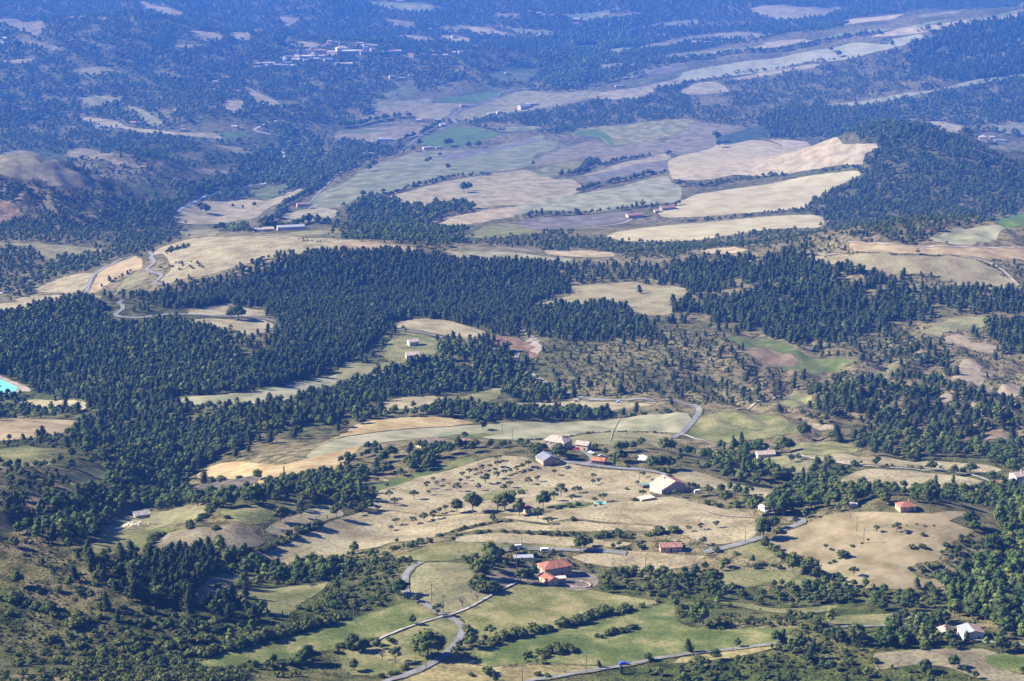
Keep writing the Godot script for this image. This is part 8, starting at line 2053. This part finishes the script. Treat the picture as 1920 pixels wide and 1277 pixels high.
var first_pole: Node3D
func pole(x: float, z: float, label: String) -> void:
	var o: Node3D
	if first_pole == null:
		o = Node3D.new()
		var timber := flatpaint("pole timber", lin(0.12, 0.1, 0.08), 0.9)
		tube_part("post", Vector3(0, -0.8, 0), Vector3(0, 8.6, 0), 0.19, 0.13, timber, o)
		var st := begin()
		box(st, Vector3(-0.75, 8.0, -0.07), Vector3(0.75, 8.16, 0.07))
		part("crossarm", st, timber, o)
		for s in [-0.6, 0.0, 0.6]:
			tube_part("insulator", Vector3(s, 8.16, 0), Vector3(s, 8.4, 0), 0.06, 0.03, flatpaint("glazed", lin(0.3, 0.22, 0.16), 0.3), o, 6)
		first_pole = o
	else:
		o = first_pole.duplicate()
	o.name = "utility_pole"
	o.position = Vector3(x, ground(x, z), z)
	o.rotation.y = 0.4 + x * 0.01
	tag(o, label, "utility pole", "utility poles across the fields")
	add_child(o, true)

const PAINTS := {"black": [0.02, 0.02, 0.025], "silver": [0.4, 0.4, 0.41], "blue": [0.04, 0.1, 0.45], "white": [0.75, 0.75, 0.75], "red": [0.3, 0.03, 0.03], "bluewhite": [0.4, 0.55, 0.68]}
func car(x: float, z: float, yaw: float, colour: String, label: String) -> void:
	var van := label.contains("van") or label.contains("lorry")
	var big := 1.5 if label.contains("lorry") else 1.0
	var o := Node3D.new()
	o.name = "white_lorry" if big > 1.0 else "van" if van else "parked_car"
	o.position = Vector3(x, ground(x, z) + 0.35, z)
	o.rotation.y = deg_to_rad(yaw)
	o.scale = Vector3.ONE * big
	tag(o, label, "van" if van else "car")
	add_child(o, true)
	var coat := flatpaint("car " + colour, lin(PAINTS[colour][0], PAINTS[colour][1], PAINTS[colour][2]), 0.25, 0.1)
	var side := PackedVector2Array([Vector2(-2.1, 0.3), Vector2(-2.15, 0.75), Vector2(-2.0, 0.95), Vector2(-1.0, 1.0), Vector2(1.3, 1.0), Vector2(2.05, 0.85), Vector2(2.1, 0.35)])
	var top := PackedVector2Array([Vector2(-1.7, 0.98), Vector2(-1.25, 1.45), Vector2(0.35, 1.5), Vector2(1.15, 0.98)])
	if van:
		top = PackedVector2Array([Vector2(-2.1, 0.98), Vector2(-2.1, 2.0), Vector2(1.1, 2.05), Vector2(1.55, 1.0)])
	var shapes := [[side, 0.85, "body", coat], [top, 0.74, "cabin", coat]]
	for s in shapes:
		var st := begin()
		var f := []
		for p in s[0]:
			f.append(Vector3(p.x, p.y, s[1]))
		slab(st, f, Vector3(0, 0, s[1] * 2.0))
		part(s[2], st, s[3], o)
	var glass := flatpaint("window glass", lin(0.03, 0.035, 0.045), 0.15)
	for s in [-1.0, 1.0]:
		var st := begin()
		var f := [Vector3(-1.3, 1.05, 0.76 * s), Vector3(-1.1, 1.38, 0.76 * s), Vector3(0.3, 1.42, 0.76 * s), Vector3(0.85, 1.05, 0.76 * s)]
		if s < 0:
			f.reverse()
		slab(st, f, Vector3(0, 0, 0.03 * s))
		part("side_window", st, glass, o)
	for p in [Vector3(-1.3, 0.32, 0.8), Vector3(1.3, 0.32, 0.8), Vector3(-1.3, 0.32, -0.8), Vector3(1.3, 0.32, -0.8)]:
		var m := CylinderMesh.new()
		m.top_radius = 0.32
		m.bottom_radius = 0.32
		m.height = 0.2
		m.radial_segments = 14
		var t := MeshInstance3D.new()
		t.name = "wheel"
		t.mesh = m
		t.position = p
		t.rotation.x = PI * 0.5
		t.material_override = flatpaint("tyre", lin(0.02, 0.02, 0.02), 0.9)
		o.add_child(t, true)

func put_poles_and_cars() -> void:
	pole(-37.5, -826.8, "wooden utility pole in the bleached grass knoll")
	pole(77.8, -1103.6, "wooden utility pole beside the lane above the long farm")
	pole(-36.5, -743.7, "wooden utility pole beside the lane at the bottom")
	pole(-31.6, -813, "wooden utility pole at the crossing of lane and stony track")
	pole(5.1, -930.9, "wooden utility pole on the lane above the olive field")
	pole(67.5, -900.9, "wooden utility pole right of the red roofed farmhouse")
	pole(2.2, -891.2, "wooden utility pole behind the dark copse by the farmhouse")
	pole(4.3, -732.4, "wooden utility pole at the very bottom of the tawny strip")
	pole(-71.3, -796.4, "wooden utility pole in the long green meadow")
	pole(-13.9, -867.3, "wooden utility pole in the thicket left of the farmhouse")
	pole(181.3, -961, "wooden utility pole at the top of the domed field")
	pole(181.4, -942.3, "wooden utility pole in the upper middle of the domed field")
	pole(182.6, -928.3, "wooden utility pole beside the bank on the domed field")
	pole(122.2, -937, "wooden utility pole by the lane through the dry field")
	pole(107.9, -907.4, "wooden utility pole on the rough field by the hollow")
	pole(86.4, -771.7, "wooden utility pole beside the bottom right lane")
	pole(31.7, -749, "wooden utility pole in the tawny strip by the bottom lane")
	pole(0.2, -1199.2, "wooden utility pole on the grey field above the hamlet")
	pole(-7, -1303, "wooden utility pole on the long pale field above the hamlet")
	pole(-397, -3064, "wooden utility pole on the dry river flat")
	pole(-411.9, -2981, "wooden utility pole beside the green rectangle on the river flat")
	car(153.7, -969.6, -35, "black", "black car on the lane bend at the stream wood")
	car(99.2, -1094, -20, "silver", "silver car parked behind the long farm")
	car(97.9, -1098, -20, "blue", "blue car parked at the lane end by the long farm")
	car(50.4, -1155.2, -30, "white", "white car parked beside the pink hamlet house")
	car(41.5, -1162.4, -20, "red", "dark red car at the pink hamlet house")
	car(56.7, -1148.8, 10, "silver", "grey car in the hamlet yard")
	car(3.7, -929.3, 10, "white", "white van on the lane above the farmhouse")
	car(48, -754.7, 8, "blue", "bright blue car by the bottom lane")
	car(108.9, -1055.8, 10, "white", "white van under the trees right of the long farm")
	car(85.5, -1458, 0, "bluewhite", "pale blue car below the lower road")
	car(139.4, -995.4, -60, "white", "white lorry between the big trees")
	var water := StandardMaterial3D.new()
	water.albedo_color = lin(0.16, 0.5, 0.47)
	water.roughness = 0.12
	mats["lake"] = water
	field("lake_shore", "sand", "pale sandy shore of the small lake", [-449.2, -1575, -439.6, -1573, -428, -1563, -418.1, -1554, -406.8, -1542, -405.2, -1535, -414.5, -1539, -417.9, -1531, -438.7, -1534])
	road_sheet("lake", "lake", "corner of a milky turquoise lake at the left edge", points([-447.6, -1569, -437.4, -1565, -429.3, -1557, -420.7, -1549, -417.4, -1543, -419.1, -1536, -420.1, -1531, -430.2, -1536, -439.5, -1537]))
	pen([32.4, -876.4])
	pool([50.5, -1028.2])
	caravan([17.1, -925.9])
	rubble([-209.4, -977.6])

func road_sheet(called: String, material: String, label: String, poly: PackedVector2Array) -> void:
	laid += 1
	sheet(called, material, label, rounded(poly, true, 0.0), 0.3 + 0.0015 * laid, called)
	take(poly, 2)

func pen(at: Array) -> void:
	var x: float = at[0]
	var z: float = at[1]
	var o := Node3D.new()
	o.name = "stone_pen"
	o.position = Vector3(x, ground(x, z), z)
	tag(o, "low ring of loose stones round a pen beside the farmhouse", "stone pen")
	add_child(o, true)
	var rng := RandomNumberGenerator.new()
	rng.seed = 9
	for i in 46:
		var a := TAU * i / 46.0
		if a > 2.6 and a < 3.3:
			continue
		var px := cos(a) * 6.5
		var pz := sin(a) * 6.0
		var l := Leaves.new()
		l.rng.seed = i
		l.core(Vector3.ZERO, Vector3(0.55, 0.45, 0.5) * rng.randf_range(0.8, 1.4), Color.WHITE)
		var m := MeshInstance3D.new()
		m.name = "stone"
		m.mesh = l.mesh()
		m.position = Vector3(px, ground(x + px, z + pz) - o.position.y + 0.25, pz)
		m.material_override = plaster("wall stone", WALLS.stone, 0.95, 0.18)
		o.add_child(m, true)

func pool(at: Array) -> void:
	var x: float = at[0]
	var z: float = at[1]
	var o := Node3D.new()
	o.name = "swimming_pool"
	o.position = Vector3(x, ground(x, z) + 0.3, z)
	o.rotation.y = 0.1
	o.scale = Vector3.ONE * 0.75
	tag(o, "small turquoise swimming pool on the orchard grass", "swimming pool")
	add_child(o, true)
	var st := begin()
	for q in [[-4.4, -2.2, 4.4, -1.8], [-4.4, 1.8, 4.4, 2.2], [-4.4, -1.8, -4.0, 1.8], [4.0, -1.8, 4.4, 1.8]]:
		box(st, Vector3(q[0], -1.5, q[1]), Vector3(q[2], 0.25, q[3]))
	part("rim", st, flatpaint("pool rim", lin(0.5, 0.48, 0.42), 0.8), o)
	st = begin()
	box(st, Vector3(-4.0, -1.4, -1.8), Vector3(4.0, 0.12, 1.8))
	part("water", st, flatpaint("pool water", lin(0.06, 0.42, 0.4), 0.15), o)

func caravan(at: Array) -> void:
	var x: float = at[0]
	var z: float = at[1]
	var o := Node3D.new()
	o.name = "caravan"
	o.position = Vector3(x, ground(x, z), z)
	o.rotation.y = 0.1
	tag(o, "white caravan among bushes behind the hipped farmhouse", "caravan")
	add_child(o, true)
	var st := begin()
	slab(st, [Vector3(-2.4, 0.6, 1.0), Vector3(-2.3, 2.3, 1.0), Vector3(-1.8, 2.6, 1.0), Vector3(1.8, 2.6, 1.0), Vector3(2.3, 2.2, 1.0), Vector3(2.4, 0.6, 1.0)], Vector3(0, 0, 2.0))
	part("body", st, flatpaint("car white", lin(0.75, 0.75, 0.75), 0.3), o)
	st = begin()
	slab(st, [Vector3(-1.2, 1.4, 1.03), Vector3(-1.2, 2.0, 1.03), Vector3(1.0, 2.0, 1.03), Vector3(1.0, 1.4, 1.03)], Vector3(0, 0, 0.03))
	part("window", st, flatpaint("window glass", lin(0.03, 0.035, 0.045), 0.15), o)
	for s in [-0.95, 0.95]:
		tube_part("wheel", Vector3(0, 0.35, s - 0.1), Vector3(0, 0.35, s + 0.1), 0.35, 0.35, flatpaint("tyre", lin(0.02, 0.02, 0.02), 0.9), o, 10)

func rubble(at: Array) -> void:
	var l := Leaves.new()
	l.rng.seed = 77
	for i in 70:
		var p := Vector3(l.rng.randfn(0.0, 4.5), 0, l.rng.randfn(0.0, 3.0))
		p.y = ground(at[0] + p.x, at[1] + p.z) - ground(at[0], at[1]) + 0.1
		l.core(p, Vector3(0.6, 0.4, 0.6) * l.rng.randf_range(0.5, 1.5), Color.WHITE)
	var o := MeshInstance3D.new()
	o.name = "rubble"
	o.mesh = l.mesh()
	o.material_override = plaster("rubble", [0.5, 0.42, 0.33], 0.95, 0.2)
	o.position = Vector3(at[0], ground(at[0], at[1]), at[1])
	tag(o, "heap of pale rubble below the lone stone barn", "rubble", "", "stuff")
	add_child(o, true)
